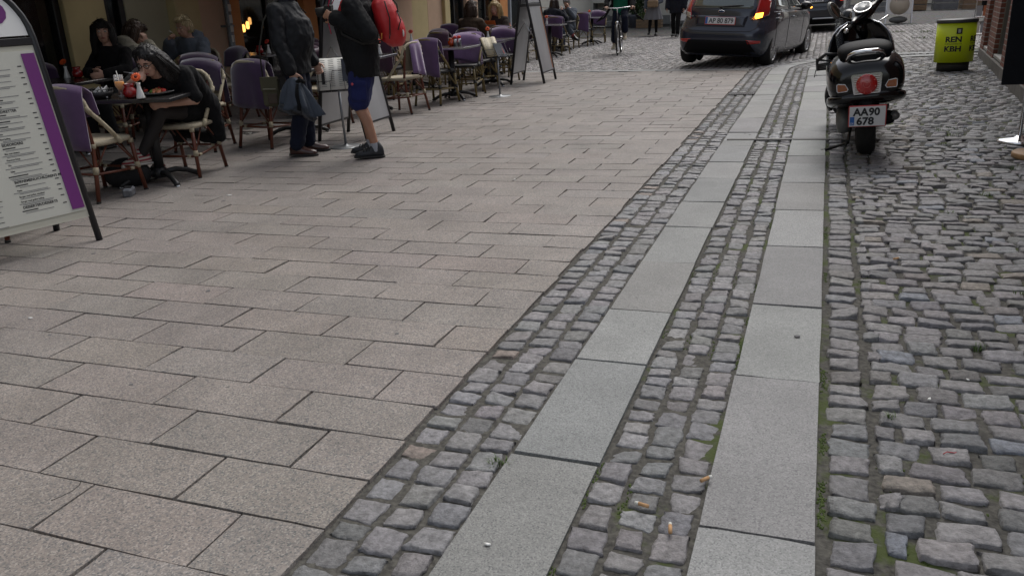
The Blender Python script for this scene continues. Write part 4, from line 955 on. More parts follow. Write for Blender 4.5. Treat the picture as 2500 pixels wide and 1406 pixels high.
def shoe(parent, ank, d, up, mu, ms, L=.275, name='shoe', high=False, trim=None):
    F = frame_of(d, up); q = V3(ank); T = Matrix.Translation(q) @ F.to_4x4()
    def ring(x, w, z0, z1):
        return [(x, w * c_, z0 + (z1 - z0) * h) for c_, h in ((-.85, 0), (-1, .15), (-.95, .5), (-.6, .9), (0, 1), (.6, .9), (.95, .5), (1, .15), (.85, 0), (0, 0))]
    zs = -.085; mb = MB(); mb.M = T; k = L / .275
    mb.loft([ring(x * k, w, zs + .018, zs + .018 + h) for x, w, h in ((-.072, .014, .035), (-.064, .030, .075), (-.03, .036, .10 + (.03 if high else 0)), (.02, .038, .098 + (.03 if high else 0)), (.06, .042, .068), (.11, .046, .050), (.155, .044, .042), (.185, .030, .030), (.195, .012, .014))])
    o = mb.build(name, [mu], parent)
    mb = MB(); mb.M = T
    mb.loft([ring(x * k, w, zs, zs + .024) for x, w in ((-.078, .018), (-.068, .035), (0, .038), (.06, .044), (.12, .049), (.17, .043), (.198, .022), (.204, .01))]); mb.build('sole', ms, o)
    if trim:
        mb = MB(); mb.M = T
        for x in (.035, .06, .085, .11): mb.tube([(x * k, -.034, zs + .06), (x * k, -.02, zs + .115 - x * .35), (x * k, .02, zs + .115 - x * .35), (x * k, .034, zs + .06)], .005, 6)
        mb.build('lacing', trim, o)
    return o
def D(*a): return V3(a)
def person(label, x, y, yaw, J, hair, garments, shoes, skin=None, z=0., vox=.009, cat='person', curlL=.6, curlR=.6, palmL=None, palmR=None, face=True, hs=1.0, thumb=(1, -1)):
    skin = skin or M_SKIN
    t = thing('person', label, cat, x, y, R(yaw), z=z, tilt=False)
    J = {k: V3(v) for k, v in J.items()}; lat = D(0, 1, 0)
    sw = J.pop('sw').x if 'sw' in J else .175
    if 'sL' not in J: J['sL'] = J['chest'] + D(0, sw, .055); J['sR'] = J['chest'] + D(0, -sw, .055)
    if 'hL' not in J: J['hL'] = J['pelvis'] + D(0, .088, -.02); J['hR'] = J['pelvis'] + D(0, -.088, -.02)
    H = J['head']; fd = J.get('face', D(1, 0, 0)); hu = J.get('headup', D(0, 0, 1)); HF = frame_of(fd, hu)
    h = lambda *a: H + HF @ (V3(a) * hs)
    mb = MB(); torso(mb, J, 0)
    mb.ball(h(-.008, 0, .025), (.094 * hs, .073 * hs, .098 * hs), 18, 12, rot=HF); mb.ball(h(.03, 0, -.045), (.056 * hs, .052 * hs, .062 * hs), 14, 8, rot=HF); mb.ball(h(.045, 0, -.083), (.026 * hs, .026 * hs, .018 * hs), 10, 6, rot=HF)
    capsule(mb, h(.082, 0, .018), h(.100, 0, -.022), .008 * hs, .013 * hs, 8); mb.ball(h(.066, 0, .042), (.02, .052 * hs, .012), 10, 6, rot=HF)
    mb.ball(h(.07, .036, -.02), (.018, .018, .016), 8, 6, rot=HF); mb.ball(h(.07, -.036, -.02), (.018, .018, .016), 8, 6, rot=HF); mb.ball(h(.083, 0, -.052), (.010, .020, .012), 8, 6, rot=HF)
    for s_ in (1, -1): mb.ball(h(-.005, s_ * .074, -.005), (.018, .009, .032), 8, 6, rot=HF)
    capsule(mb, J['neck'] - D(0, 0, .03), h(-.022, 0, -.05), .056, .050)
    for q in 'LR':
        chain(mb, [J['s' + q], J['e' + q], J['w' + q]], [.054, .041, .027])
        fdir = (J['w' + q] - J['e' + q]).normalized(); hd = J.get('d' + q, fdir); pl = (palmL if q == 'L' else palmR) or D(0, -1 if q == 'L' else 1, 0)
        hand(mb, J['w' + q], hd, pl, thumb[0] if q == 'L' else thumb[1], curlL if q == 'L' else curlR)
        k_, a_ = J['k' + q], J['a' + q]; cf = k_.lerp(a_, .35) + (D(-1, 0, 0) * .018)
        chain(mb, [J['h' + q], k_, cf, a_], [.080, .053, .050, .035]); ft = J.get('f' + q, D(1, 0, 0)).normalized(); capsule(mb, a_ - D(0, 0, .035), a_ + ft * .13 - J.get('u' + q, D(0, 0, 1)).normalized() * .05, .036, .03)
    body = fuse(mb, 'body', skin, t, vox)
    if face:
        for s_ in (1, -1):
            e = MB(); e.ball(h(.0795, s_ * .030, .017), (.0075, .0135, .0085), 10, 6, rot=HF); e.ball(h(.0845, s_ * .030, .017), (.0045, .0062, .0062), 8, 6, rot=HF, mi=1); e.build('eye', [M_EYEW, M_EYED], t)
            e = MB(); e.tube([h(.083, s_ * .013, .037), h(.084, s_ * .03, .043), h(.074, s_ * .05, .036)], [.003, .004, .002], 6); e.build('eyebrow', hair[0] if hair else M_EYED, t)
        e = MB(); e.tube([h(.086, -.024, -.052), h(.094, -.009, -.049), h(.0955, 0, -.051), h(.094, .009, -.049), h(.086, .024, -.052)], [.003, .006, .0065, .006, .003], 8); e.build('mouth', M_LIP, t)
    if hair:
        m_, spec = hair; mb = MB()
        for a in spec:
            if not isinstance(a[0], list): mb.ball(h(*a[0]), tuple(c * hs for c in a[1]), 14, 10, rot=HF)
            else: chain(mb, [h(*p) for p in a[0]], a[1])
        ho = fuse(mb, 'hair', m_, t, .007, 1, wr=(.007, 75, (1, 1, .16)))
        r_ = random.Random(len(label)); sm_ = MB(); dn = HF.transposed() @ D(0, 0, -1)
        for a in spec:
            if isinstance(a[0], list):
                for k in range(26):
                    an = r_.uniform(0, 6.28); ox, oy = math.cos(an), math.sin(an); n_ = len(a[0])
                    P_ = [h(*(V3(p) + D(ox, oy, .3 * ox) * a[1][i] * hs * r_.uniform(.9, 1.12))) for i, p in enumerate(a[0])]; e_ = P_[-1] + (P_[-1] - P_[-2]).normalized() * r_.uniform(.02, .07); P_.append(e_)
                    if len(P_) > 2: sm_.tube(P_, [.0035] * (len(P_) - 1) + [.0008], 4)
            else:
                for k in range(70):
                    u = V3((r_.gauss(-.3, 1), r_.gauss(0, 1), r_.gauss(.5, .8))).normalized(); R3 = V3(a[1]); p0 = V3(a[0]) + V3((u.x * R3.x, u.y * R3.y, u.z * R3.z)) * 1.01
                    if p0.x > .06 and p0.z < .07: continue
                    d_ = (dn * .8 + V3((-.3, 0, 0)) + V3((r_.gauss(0, .3), r_.gauss(0, .3), r_.gauss(0, .3)))); d_ = (d_ - u * d_.dot(u)).normalized(); L_ = r_.uniform(.025, .06)
                    sm_.tube([h(*p0), h(*(p0 + d_ * L_ * .5 + u * .006)), h(*(p0 + d_ * L_ + u * .004))], [.003, .0026, .0008], 4)
        so_ = sm_.build('strands', m_); import bmesh; bm2 = bmesh.new(); bm2.from_mesh(ho.data); bm2.from_mesh(so_.data); bm2.to_mesh(ho.data); bm2.free(); md_ = so_.data; bpy.data.objects.remove(so_); bpy.data.meshes.remove(md_)
    for (name, m_, parts, g, vx) in garments:
        mb = MB()
        for p in parts:
            if p == 'torso': torso(mb, J, g + .012, top=.9, **J.get('_', {}) if 0 else {})
            elif isinstance(p, dict): torso(mb, J, g + .012, **p)
            elif p in ('armL', 'armR'): q = p[-1]; w_ = J['w' + q]; e_ = J['e' + q]; chain(mb, [J['s' + q], e_, e_.lerp(w_, .92)], [.060 + g, .050 + g, .040 + g])
            elif p in ('sleeveL', 'sleeveR'): q = p[-1]; chain(mb, [J['s' + q], J['s' + q].lerp(J['e' + q], .85)], [.062 + g, .056 + g])
            elif p in ('legL', 'legR'): q = p[-1]; chain(mb, [J['h' + q], J['k' + q], J['k' + q].lerp(J['a' + q], .5), J['k' + q].lerp(J['a' + q], .95)], [.090 + g, .064 + g, .060 + g, .056 + g])
            elif p in ('cropL', 'cropR'): q = p[-1]; chain(mb, [J['h' + q], J['k' + q], J['k' + q].lerp(J['a' + q], .72)], [.092 + g, .072 + g, .074 + g])
            elif p in ('shortL', 'shortR'): q = p[-1]; chain(mb, [J['h' + q], J['k' + q].lerp(J['h' + q], .12)], [.095 + g, .082 + g], 16)
            elif p in ('tightL', 'tightR'): q = p[-1]; cf = J['k' + q].lerp(J['a' + q], .35) + D(-.018, 0, 0); chain(mb, [J['h' + q], J['k' + q], cf, J['a' + q]], [.084 + g, .056 + g, .053 + g, .038 + g])
            elif p == 'hips': mb.ball(J['pelvis'] - D(0, 0, .01), (.115 + g, .17 + g, .12 + g), 16, 10)
            elif callable(p): p(mb, J)
        fuse(mb, name, m_, t, vx or .011, 3, wr=(.010, 15, (1, 1, .6)) if name in ('jacket', 'coat', 'hoodie', 'suit_jacket', 'dress', 'top') else (.008, 14, (1, 1, .5)) if name in ('trousers', 'shorts') else None)
    for q, (mu, ms, hi, tr) in zip('LR', shoes): shoe(t, J['a' + q], J.get('f' + q, D(1, 0, 0)), J.get('u' + q, D(0, 0, 1)), mu, ms, high=hi, trim=tr)
    return t, J, HF, h
def mhair(name, c): return mat(name, c, .5, noise=.5, nscale=30, stretch=(1, 1, .15), bump=.9, bscale=130, spec=.4)
H_BLACK = mhair('black hair', (.010, .008, .008)); H_BROWN = mhair('brown hair', (.06, .032, .018)); H_DK = mhair('dark brown hair', (.03, .017, .012)); H_BLOND = mhair('blond hair', (.50, .36, .17)); H_STRAW = mhair('straw hair', (.55, .44, .25)); H_GREY = mhair('grey hair', (.25, .24, .23))
CAP = [((-.02, 0, .045), (.098, .086, .096)), ((-.045, 0, .0), (.080, .084, .09))]
SHORT = CAP + [((.035, 0, .104), (.055, .064, .022))]
LONG = CAP + [((.035, 0, .104), (.055, .064, .022)), ([(-.03, .075, .05), (-.035, .088, -.08), (-.03, .105, -.22)], [.04, .045, .03]), ([(-.03, -.075, .05), (-.035, -.088, -.08), (-.03, -.105, -.22)], [.04, .045, .03]), ([(-.08, .0, .03), (-.10, .0, -.10), (-.10, 0, -.24)], [.07, .085, .06])]
BANGS = LONG + [([(.072, -.05, .078), (.086, 0, .082), (.072, .05, .078)], [.011, .012, .011]), ([(.072, -.045, .056), (.084, 0, .058), (.072, .045, .056)], [.009, .010, .009]), ([(.03, .078, .05), (.035, .085, -.06), (.02, .10, -.2)], [.02, .022, .015]), ([(.03, -.078, .05), (.035, -.085, -.06), (.02, -.10, -.2)], [.02, .022, .015])]
MIDP = LONG + [([(.06, .03, .10), (.055, .07, .04), (.045, .082, -.08), (.05, .085, -.26)], [.014, .018, .022, .014]), ([(.06, -.03, .10), (.055, -.07, .04), (.045, -.082, -.08), (.05, -.085, -.26)], [.014, .018, .022, .014])]
BOB = CAP + [([(-.05, .06, .02), (-.05, .075, -.10)], [.055, .045]), ([(-.05, -.06, .02), (-.05, -.075, -.10)], [.055, .045]), ([(-.085, 0, .02), (-.085, 0, -.11)], [.06, .055]), ((.05, 0, .098), (.045, .06, .03))]
M_SOLEW = mat('white sole', (.55, .54, .50), .6); M_SOLEK = mat('dark sole', (.02, .018, .017), .7)
M_BLACKC = cloth('black cloth', (.009, .009, .010)); M_NAVY = cloth('navy cloth', (.012, .015, .030)); M_BLKSHOE = mat('black shoe', (.012, .012, .012), .35)
def socks(m, f, r_): return [('sock', m, [lambda mb, J, q=q: capsule(mb, J['a' + q] - D(0, 0, .02), J['a' + q].lerp(J['k' + q], f + .04), r_, r_ + f * .015)], 0, .009) for q in 'LR']
# man in the black quilted jacket, seen in profile, nearly all of him below the chin
M_QUILT = mat('black quilted nylon', (.013, .014, .017), .66, noise=.3, nscale=6, bump=.10, wave=5, spec=.25)
M_BROWNL = mat('brown leather', (.060, .022, .016), .28, noise=.4, nscale=12, coat=.3)
for _n in M_QUILT.node_tree.nodes:
    if _n.type == 'TEX_WAVE': _n.bands_direction = 'DIAGONAL'; _n.inputs['Distortion'].default_value = 1.2
    if _n.type == 'BUMP': _n.inputs['Strength'].default_value = .22
JM1 = dict(pelvis=(-.03, 0, .88), chest=(-.06, 0, 1.24), neck=(-.05, 0, 1.43), head=(.0, 0, 1.56), face=(1, 0, -.05), sL=(-.09, .19, 1.33), sR=(-.10, -.19, 1.33), eR=(-.085, -.25, 1.05), wR=(.0, -.24, .80), dR=(.18, .05, -1), eL=(-.02, .25, 1.06), wL=(.10, .22, .84), kR=(.02, -.10, .48), kL=(.0, .10, .48), aR=(-.075, -.11, .095), aL=(-.02, .13, .095), fR=(1, -.06, 0), fL=(1, .1, 0))
person('man standing in a black quilted jacket and navy trousers, jacket in hand', -4.62, 6.60, 19, JM1, (H_GREY, SHORT), [
    ('trousers', M_NAVY, ['hips', 'legL', 'legR'], .014, .011),
    ('jacket', M_QUILT, [dict(belly=.055, bottom=.03, top=.99), 'armL', 'armR', lambda mb, J: capsule(mb, J['neck'] - D(.02, 0, .03), J['neck'] + D(.02, 0, .03), .085, .075)], .020, .010)],
    [(M_BROWNL, M_SOLEK, False, None)] * 2, vox=.008, curlR=1.15, curlL=.9, palmR=D(0, 1, .1), thumb=(1, -1))
# the jacket he carries
hj = thing('carried_jacket', 'blue grey jacket hanging from the hand of the man in black', 'jacket', -4.62, 6.60, R(19), tilt=False)
mb = MB(); rings = []
for i in range(13):
    t_ = i / 12; z_ = .755 - .315 * t_ ** 1.05; w_ = .028 + .17 * t_ ** .6; d_ = .026 + .065 * t_ ** .7; rr_ = []
    for k in range(48):
        a = 2 * math.pi * k / 48; f = 1 + (.42 * t_ ** .5) * math.sin(6 * a + 1.8 * t_) * .5 + .2 * t_ * math.sin(11 * a + 1)
        lob = 1 + .10 * t_ * math.cos(2 * a)
        rr_.append((.045 + w_ * .80 * math.cos(a) * f * lob + .035 * t_ - .03, -.27 + d_ * math.sin(a) * f - .02 * t_, z_ - .07 * t_ * math.cos(a - .9) + .035 * t_ * math.sin(4 * a + .6)))
    rings.append(rr_)
mb.loft(rings); mb.build('cloth', cloth('blue grey nylon', (.062, .075, .098), rough=.7, sheen=.1, bump=.8, bscale=14), hj)
mb = MB(); mb.tube([(.06, -.32, .70), (.05, -.345, .60), (.065, -.36, .52), (.06, -.355, .47)], [.02, .03, .028, .03], 10, flat=.5); mb.build('lining', M_BLACKC, hj)
mb = MB(); mb.tube([(.05, -.30, .715), (.09, -.315, .735), (.12, -.30, .715), (.09, -.25, .72)], [.016, .022, .018, .014], 8); mb.build('collar', M_BLACKC, hj)
# his shoulder bag
M_KHAKI = cloth('khaki canvas', (.085, .078, .050), noise=.2, bscale=150)
sb = thing('shoulder_bag', 'khaki canvas shoulder bag hanging behind the man in black', 'bag', -4.62, 6.60, R(19), tilt=False)
mb = MB(); mb.box((-.255, -.10, .615), (.16, .08, .27), bev=.02); mb.build('body', M_KHAKI, sb)
mb = MB(); mb.box((-.255, -.146, .69), (.165, .014, .13), bev=.006); mb.box((-.255, -.156, .645), (.12, .006, .012), bev=.002, mi=1); mb.build('flap', [M_KHAKI, mat('pale webbing', (.17, .16, .12), .8)], sb)
mb = MB(); mb.box((-.235, -.145, .555), (.09, .016, .09), bev=.006); mb.build('pocket', mat('brown patch', (.06, .042, .03), .8), sb)
mb = MB(); mb.tube([(-.32, -.10, .73), (-.30, -.16, 1.0), (-.22, -.18, 1.25), (-.12, -.12, 1.415), (-.02, .02, 1.44), (.08, .17, 1.30)], .012, 6, flat=.35); mb.build('strap', mat('dark webbing', (.03, .028, .022), .8), sb)
# man with the red backpack
M_BLKJ = cloth('black rain jacket', (.010, .0105, .012), rough=.8, sheen=.02, bump=.6, bscale=16)
M_BLUES = cloth('blue cargo cotton', (.020, .026, .105), noise=.3)
M_SNK = mat('dark trainer', (.018, .02, .026), .6, noise=.5, nscale=40); M_ORTR = mat('orange trim', (.62, .22, .03), .5)
JM2 = dict(pelvis=(.0, 0, .86), chest=(-.0, 0, 1.20), neck=(.01, 0, 1.43), head=(.05, 0, 1.57), face=(1, 0, -.1), sL=(.02, .19, 1.32), sR=(.02, -.19, 1.32), eL=(-.12, .25, 1.10), wL=(.175, .16, 1.235), dL=(1, -.25, .45), eR=(.05, -.25, 1.06), wR=(.22, -.10, 1.24), dR=(.8, .5, .3), kL=(.05, .10, .475), kR=(.07, -.09, .475), aL=(-.075, .115, .095), aR=(.0, -.11, .095), fL=(1, .10, 0), fR=(1, -.05, 0))
def pocket(mb, J):
    a = J['hL'].lerp(J['kL'], .62); mb.box(a + D(-.01, .105, 0), (.15, .03, .17), bev=.012); mb.box(a + D(-.01, .118, .07), (.16, .02, .05), bev=.008)
person('man in a black jacket, blue cargo shorts and dark trainers wearing a backpack', -3.88, 6.52, 201, JM2, (H_GREY, SHORT), [
    ('shorts', M_BLUES, ['hips', 'shortL', 'shortR', pocket], .016, .010),
    *socks(mat('grey sock', (.30, .31, .34), .9), .05, .041),
    ('jacket', M_BLKJ, [dict(bottom=.04, top=.99, belly=.03), 'armL', 'armR', lambda mb, J: capsule(mb, J['neck'] - D(.02, 0, .03), J['neck'] + D(.01, 0, .03), .08, .072)], .034, .010)],
    [(M_SNK, M_SOLEK, True, M_RUB)] * 2, skin=M_SKINT, vox=.0065, curlL=1.0, curlR=1.0, palmL=D(.1, -1, 0), palmR=D(.3, 1, 0), thumb=(-1, 1))
M_REDN = mat('red nylon', (.50, .018, .022), .5, noise=.2, nscale=6, bump=.6, bscale=18)
tm = [o for o in bpy.data.objects if o.type == 'MESH' and o.name.startswith('shorts')][-1]
mb = MB(); a_ = V3(JM2['kL']).lerp(V3((0, .088, .84)), .42); mb.ball(a_ + V3((.035, .15, .055)), (.011, .004, .012), 10, 6); mb.build('red_badge', mat('red badge', (.5, .06, .08), .6), tm)
bp = thing('backpack', 'bright red backpack on the back of the man in shorts', 'backpack', -3.88, 6.52, R(201), tilt=False)
mb = MB(); mb.ball((-.255, .0, 1.20), (.115, .165, .235), 18, 12, rot=(0, .22, 0)); mb.box((-.22, 0, 1.20), (.12, .27, .40), rot=(0, .2, 0), bev=.05); mb.ball((-.325, .0, 1.12), (.085, .13, .15), 14, 10, rot=(0, .2, 0))
fuse(mb, 'pack', M_REDN, bp, .011, 3)
mb = MB()
for pth in ([(-.265, .165, 1.36), (-.30, .172, 1.22), (-.29, .16, 1.08)], [(-.35, .05, 1.28), (-.385, .10, 1.2), (-.36, .13, 1.12)], [(-.30, .08, 1.41), (-.36, .09, 1.33), (-.37, .13, 1.27)]): mb.tube(pth, .006, 6)
mb.tube([(-.29, .162, 1.09), (-.285, .168, 1.05)], .005, 6); mb.build('zip', M_RUB, bp)
mb = MB(); mb.tube([(-.22, .166, 1.10), (-.215, .17, 1.05)], .006, 6); mb.build('zip_pull', M_ORTR, bp)
mb = MB(); mb.ball((-.395, .075, 1.09), (.006, .022, .03), 12, 8, rot=(0, .0, .55)); mb.ball((-.40, .078, 1.09), (.005, .013, .019), 10, 6, rot=(0, 0, .55), mi=1); mb.build('badge', [M_WHITE, M_RUB], bp)
mb = MB()
for s_ in (1, -1): mb.tube([(-.2, s_ * .10, 1.40), (-.10, s_ * .125, 1.475), (.0, s_ * .13, 1.46), (.11, s_ * .12, 1.36), (.16, s_ * .13, 1.24)], .02, 8, flat=.35)
mb.build('shoulder_strap', M_REDN, bp)
mb = MB()
for s_ in (1, -1): mb.tube([(.16, s_ * .13, 1.24), (.12, s_ * .20, 1.10), (-.05, s_ * .225, 1.02), (-.19, s_ * .15, 1.02)], .011, 6, flat=.4)
mb.build('strap_webbing', M_RUB, bp)
cm = thing('camera', 'black camera with a pink strap held at the chest of the man in shorts', 'camera', -3.88, 6.52, R(201), tilt=False)
mb = MB(); mb.box((.25, .02, 1.30), (.06, .14, .09), bev=.01); mb.cyl((.28, .02, 1.295), (.36, .02, 1.28), .036, .04, n=16); mb.build('camera_body', M_RUB, cm)
mb = MB(); mb.tube([(.24, .085, 1.33), (.20, .12, 1.42), (.08, .10, 1.50), (-.04, 0, 1.515), (.06, -.09, 1.50), (.20, -.1, 1.42), (.24, -.05, 1.33)], .009, 6, flat=.4); mb.tube([(.25, .09, 1.30), (.25, .10, 1.2), (.235, .09, 1.1)], .007, 6, flat=.4); mb.build('strap', mat('pink strap', (.55, .05, .12), .6), cm)
# seated people; x forward, seat at .46
def seated(lean=0., hx_=.06, hz_=1.17, ft=.30, **k):
    j = dict(pelvis=(-.06, 0, .55), chest=(-.06 + lean * .38, 0, .55 + .36 * math.cos(lean)), neck=(-.05 + lean * .56, 0, .55 + .53 * math.cos(lean)), head=(hx_ + lean * .7 - .06, 0, hz_), kL=(.36, .10, .53), kR=(.36, -.10, .53), aL=(ft, .11, .095), aR=(ft + .05, -.11, .095), eL=(.10, .25, .76), eR=(.10, -.25, .76), wL=(.32, .16, .77), wR=(.32, -.16, .77))
    j.update(k); return j
M_TIGHT = mat('black tights', (.016, .013, .013), .7)
M_CONV = mat('red striped canvas', (.30, .045, .05), .8)
_t = M_CONV.node_tree; _w = _t.nodes.new('ShaderNodeTexWave'); _w.inputs['Scale'].default_value = 11; _w.inputs['Distortion'].default_value = .6; _w.bands_direction = 'Z'; _c = _t.nodes.new('ShaderNodeTexCoord'); _t.links.new(_c.outputs['Object'], _w.inputs['Vector'])
_r = _t.nodes.new('ShaderNodeValToRGB'); _r.color_ramp.interpolation = 'CONSTANT'; _r.color_ramp.elements[0].color = (.50, .47, .42, 1); _r.color_ramp.elements[1].position = .45; _r.color_ramp.elements[1].color = (.26, .04, .05, 1); _t.links.new(_w.outputs['Fac'], _r.inputs[0]); _t.links.new(_r.outputs[0], _t.nodes['Principled BSDF'].inputs['Base Color'])
JE = seated(pelvis=(-.10, 0, .555), chest=(.14, .0, .835), neck=(.27, 0, .93), head=(.39, .02, 1.0), face=(.86, -.02, -.48), headup=(.5, 0, .85), sL=(.16, .175, .885), sR=(.17, -.175, .885), eL=(.14, .235, .665), wL=(.34, .10, .66), eR=(.40, -.24, .77), wR=(.50, -.07, .86), dR=(.2, .7, .45), kL=(.37, .04, .60), kR=(.34, -.12, .54), aR=(.17, -.20, .10), aL=(.44, -.16, .25), fR=(.95, -.25, 0), fL=(.85, -.35, .05), uL=(.2, -.3, .9))
def hem(mb, J):
    for s_, q in ((.2, 'L'), (-.2, 'R')): capsule(mb, D(-.16, s_ * .9, .60), D(-.24, s_ * .95, .30), .10, .07); capsule(mb, J['s' + q] - D(.08, 0, .02), D(-.18, s_ * .9, .55), .085, .10)
    capsule(mb, D(-.24, -.15, .34), D(-.24, .17, .28), .06, .06); mb.ball(D(-.05, 0, .74), (.17, .21, .22), rot=(0, .6, 0))
person('woman dressed in black bending over her plate at the front table', -5.24, 5.66, -78, JE, (H_BLACK, CAP + [([(-.02, .07, .06), (-.06, .09, -.05), (-.10, .11, -.16), (-.16, .13, -.22)], [.045, .055, .06, .04]), ([(-.02, -.07, .06), (-.05, -.09, -.06), (-.03, -.10, -.18)], [.045, .05, .035]), ([(-.07, 0, .03), (-.105, .03, -.06), (-.13, .05, -.16), (-.145, .08, -.26)], [.075, .08, .075, .05]), ([(.03, .068, .08), (.0, .086, -.02), (-.01, .095, -.12), (-.05, .11, -.22)], [.024, .034, .036, .025]), ([(-.05, .06, .03), (-.07, .09, -.08), (-.09, .11, -.2), (-.11, .12, -.3)], [.05, .05, .05, .03])]), [
    ('tights', M_TIGHT, ['tightL', 'tightR', 'hips'], .003, .010),
    ('dress', M_BLACKC, [dict(top=.93), 'sleeveL', 'sleeveR', hem, lambda mb, J: [capsule(mb, J['h' + q], J['h' + q].lerp(J['k' + q], .35), .10, .09) for q in 'LR']], .014, .010)],
    [(M_CONV, M_SOLEW, True, M_SOLEW)] * 2, vox=.007, curlR=1.2, palmR=D(-.6, .2, -.5))
gl = thing('glasses', 'dark rimmed glasses on the eating woman', 'glasses', -5.24, 5.66, R(-78), tilt=False)
HFe = frame_of((.86, -.02, -.48), (.5, 0, .85)); he = lambda *a: D(.39, .02, 1.0) + HFe @ V3(a)
mb = MB()
for s_ in (1, -1):
    mb.tube([he(.092 - .006 * abs(c_), s_ * (.032 + .023 * c_), .016 + .017 * n_) for c_, n_ in [(math.cos(u), math.sin(u)) for u in [2 * math.pi * k / 12 for k in range(12)]]], .0028, 6, closed=True)
    mb.tube([he(.086, s_ * .054, .02), he(.04, s_ * .078, .022), he(-.02, s_ * .08, .014)], .0026, 6)
mb.tube([he(.094, -.010, .02), he(.096, 0, .022), he(.094, .010, .02)], .0026, 6); mb.build('rim', M_RUB, gl)
fk_ = thing('fork', 'silver fork raised in the hand of the eating woman', 'fork', -5.24, 5.66, R(-78), tilt=False)
mb = MB(); mb.tube([(.56, -.10, .94), (.52, -.02, .92), (.49, .02, .905)], .004, 6); mb.box((.485, .03, .90), (.02, .03, .004)); mb.build('tines', M_ALU, fk_)
# long dark haired woman looking at the camera
M_BLKN = cloth('black knit', (.010, .009, .010))
def dirw(yaw, wx, wy, wz=0.):   # world direction expressed in the thing's own frame
    c, s_ = math.cos(R(-yaw)), math.sin(R(-yaw)); return (wx * c - wy * s_, wx * s_ + wy * c, wz)
person('woman with long dark hair and fringe in a black top, facing the camera', -7.30, 6.98, -85, seated(.06, .07, 1.18, face=dirw(-85, .70, -.70, -.05), eL=(.12, .27, .80), wL=(.36, .20, .775), wR=(.30, .02, .775)), (H_BLACK, BANGS), [('trousers', M_BLACKC, ['hips', 'legL', 'legR'], .01, .012), ('top', M_BLKN, [dict(top=.88), 'armL', 'armR'], .012, .011)], [(M_BLKSHOE, M_SOLEK, False, None)] * 2)
M_BEIGE = cloth('beige jacket', (.42, .39, .31)); M_GREYH = cloth('slate hoodie', (.13, .15, .18)); M_JEANS = cloth('jeans', (.03, .04, .07))
person('brown haired woman in a beige jacket resting her temple on her hand', -7.52, 7.38, 82, seated(.28, .07, 1.14, face=(.86, -.1, -.5), headup=(.45, 0, .9), sw=(.17, 0, 0), eR=(.32, -.24, .82), wR=(.24, -.125, 1.03), dR=(-.05, .25, 1), eL=(.20, .26, .80), wL=(.40, .1, .78)), (H_BROWN, BOB), [('trousers', M_JEANS, ['hips', 'legL', 'legR'], .01, .012), ('jacket', M_BEIGE, [dict(top=.99), 'armL', 'armR', lambda mb, J: mb.ball(J['neck'] - D(.07, 0, .0), (.09, .13, .07))], .026, .012)], [(M_BLKSHOE, M_SOLEK, False, None)] * 2, curlR=.7, palmR=D(0, 1, 0), hs=1.05)
person('person with short blond hair in a slate hoodie smoking at the cream wall', -7.62, 8.62, -88, seated(.14, .06, 1.16, face=(.95, -.1, -.15), eR=(.16, -.26, .82), wR=(.24, -.13, 1.0), dR=(.2, .45, .9), eL=(.14, .28, .80), wL=(.34, .2, .78)), (H_STRAW, CAP + [((.04, 0, .10), (.055, .066, .035)), ((-.02, 0, .10), (.07, .07, .05))]), [('trousers', M_JEANS, ['hips', 'legL', 'legR'], .01, .012), ('hoodie', M_GREYH, [dict(top=.99), 'armL', 'armR', lambda mb, J: mb.ball(J['neck'] - D(.09, 0, .02), (.11, .15, .08))], .03, .012)], [(M_BLKSHOE, M_SOLEK, False, None)] * 2, curlR=1.0, hs=1.05)
cg = thing('cigarette', 'lit white cigarette held by the person with blond hair', 'cigarette', -7.62, 8.62, R(-88), tilt=False)
MB().cyl((.25, -.06, 1.11), (.33, -.03, 1.135), .0042, n=8).build('paper_tube', M_WHITE, cg)
M_BRJ = cloth('brown jacket', (.060, .040, .026)); M_DKB = cloth('dark brown top', (.035, .026, .022)); M_SUIT = cloth('grey suit', (.10, .115, .14)); M_DKN = cloth('dark navy jacket', (.018, .02, .028))
person('brown haired person in a brown jacket seen from behind at the table', -5.88, 13.75, 84, seated(.05, .04, 1.20, wL=(.36, .12, .78)), (H_BROWN, BOB), [('trousers', M_JEANS, ['hips', 'legL', 'legR'], .01, .014), ('jacket', M_BRJ, [dict(top=.99), 'armL', 'armR'], .03, .014)], [(M_BLKSHOE, M_SOLEK, False, None)] * 2, vox=.011, hs=1.06)
person('woman with long straight blond hair reading an orange card', -5.90, 14.98, -90, seated(.10, .06, 1.17, face=(.96, .12, -.22), wL=(.33, .10, .84), wR=(.33, -.10, .84), eL=(.14, .25, .78), eR=(.14, -.25, .78)), (H_BLOND, MIDP), [('trousers', M_JEANS, ['hips', 'legL', 'legR'], .01, .014), ('top', M_DKB, [dict(top=.9), 'armL', 'armR'], .018, .013)], [(M_BLKSHOE, M_SOLEK, False, None)] * 2, vox=.009, hs=1.08)
cd_ = thing('menu_card', 'bright orange menu card held by the woman with long blond hair', 'menu', -5.90, 14.98, R(-90), tilt=False)
MB().box((.42, 0, .90), (.006, .30, .17), rot=(0, .5, 0), bev=.002).build('card', mat('orange card', (.62, .14, .03), .6), cd_); MB().box((.428, .0, .86), (.006, .26, .10), rot=(0, .5, 0)).build('lower_print', mat('tan card', (.30, .24, .17), .6), cd_)
person('woman with long brown hair and dark jacket at the far table, seen from behind', -6.45, 20.2, 80, seated(.2, .07, 1.17, eR=(.28, -.25, .80), wR=(.34, -.12, .98), dR=(.1, .2, 1)), (H_DK, LONG), [('trousers', M_JEANS, ['hips', 'legL', 'legR'], .01, .014), ('jacket', M_DKN, [dict(top=.96), 'armL', 'armR'], .022, .014)], [(M_BLKSHOE, M_SOLEK, False, None)] * 2, vox=.012)
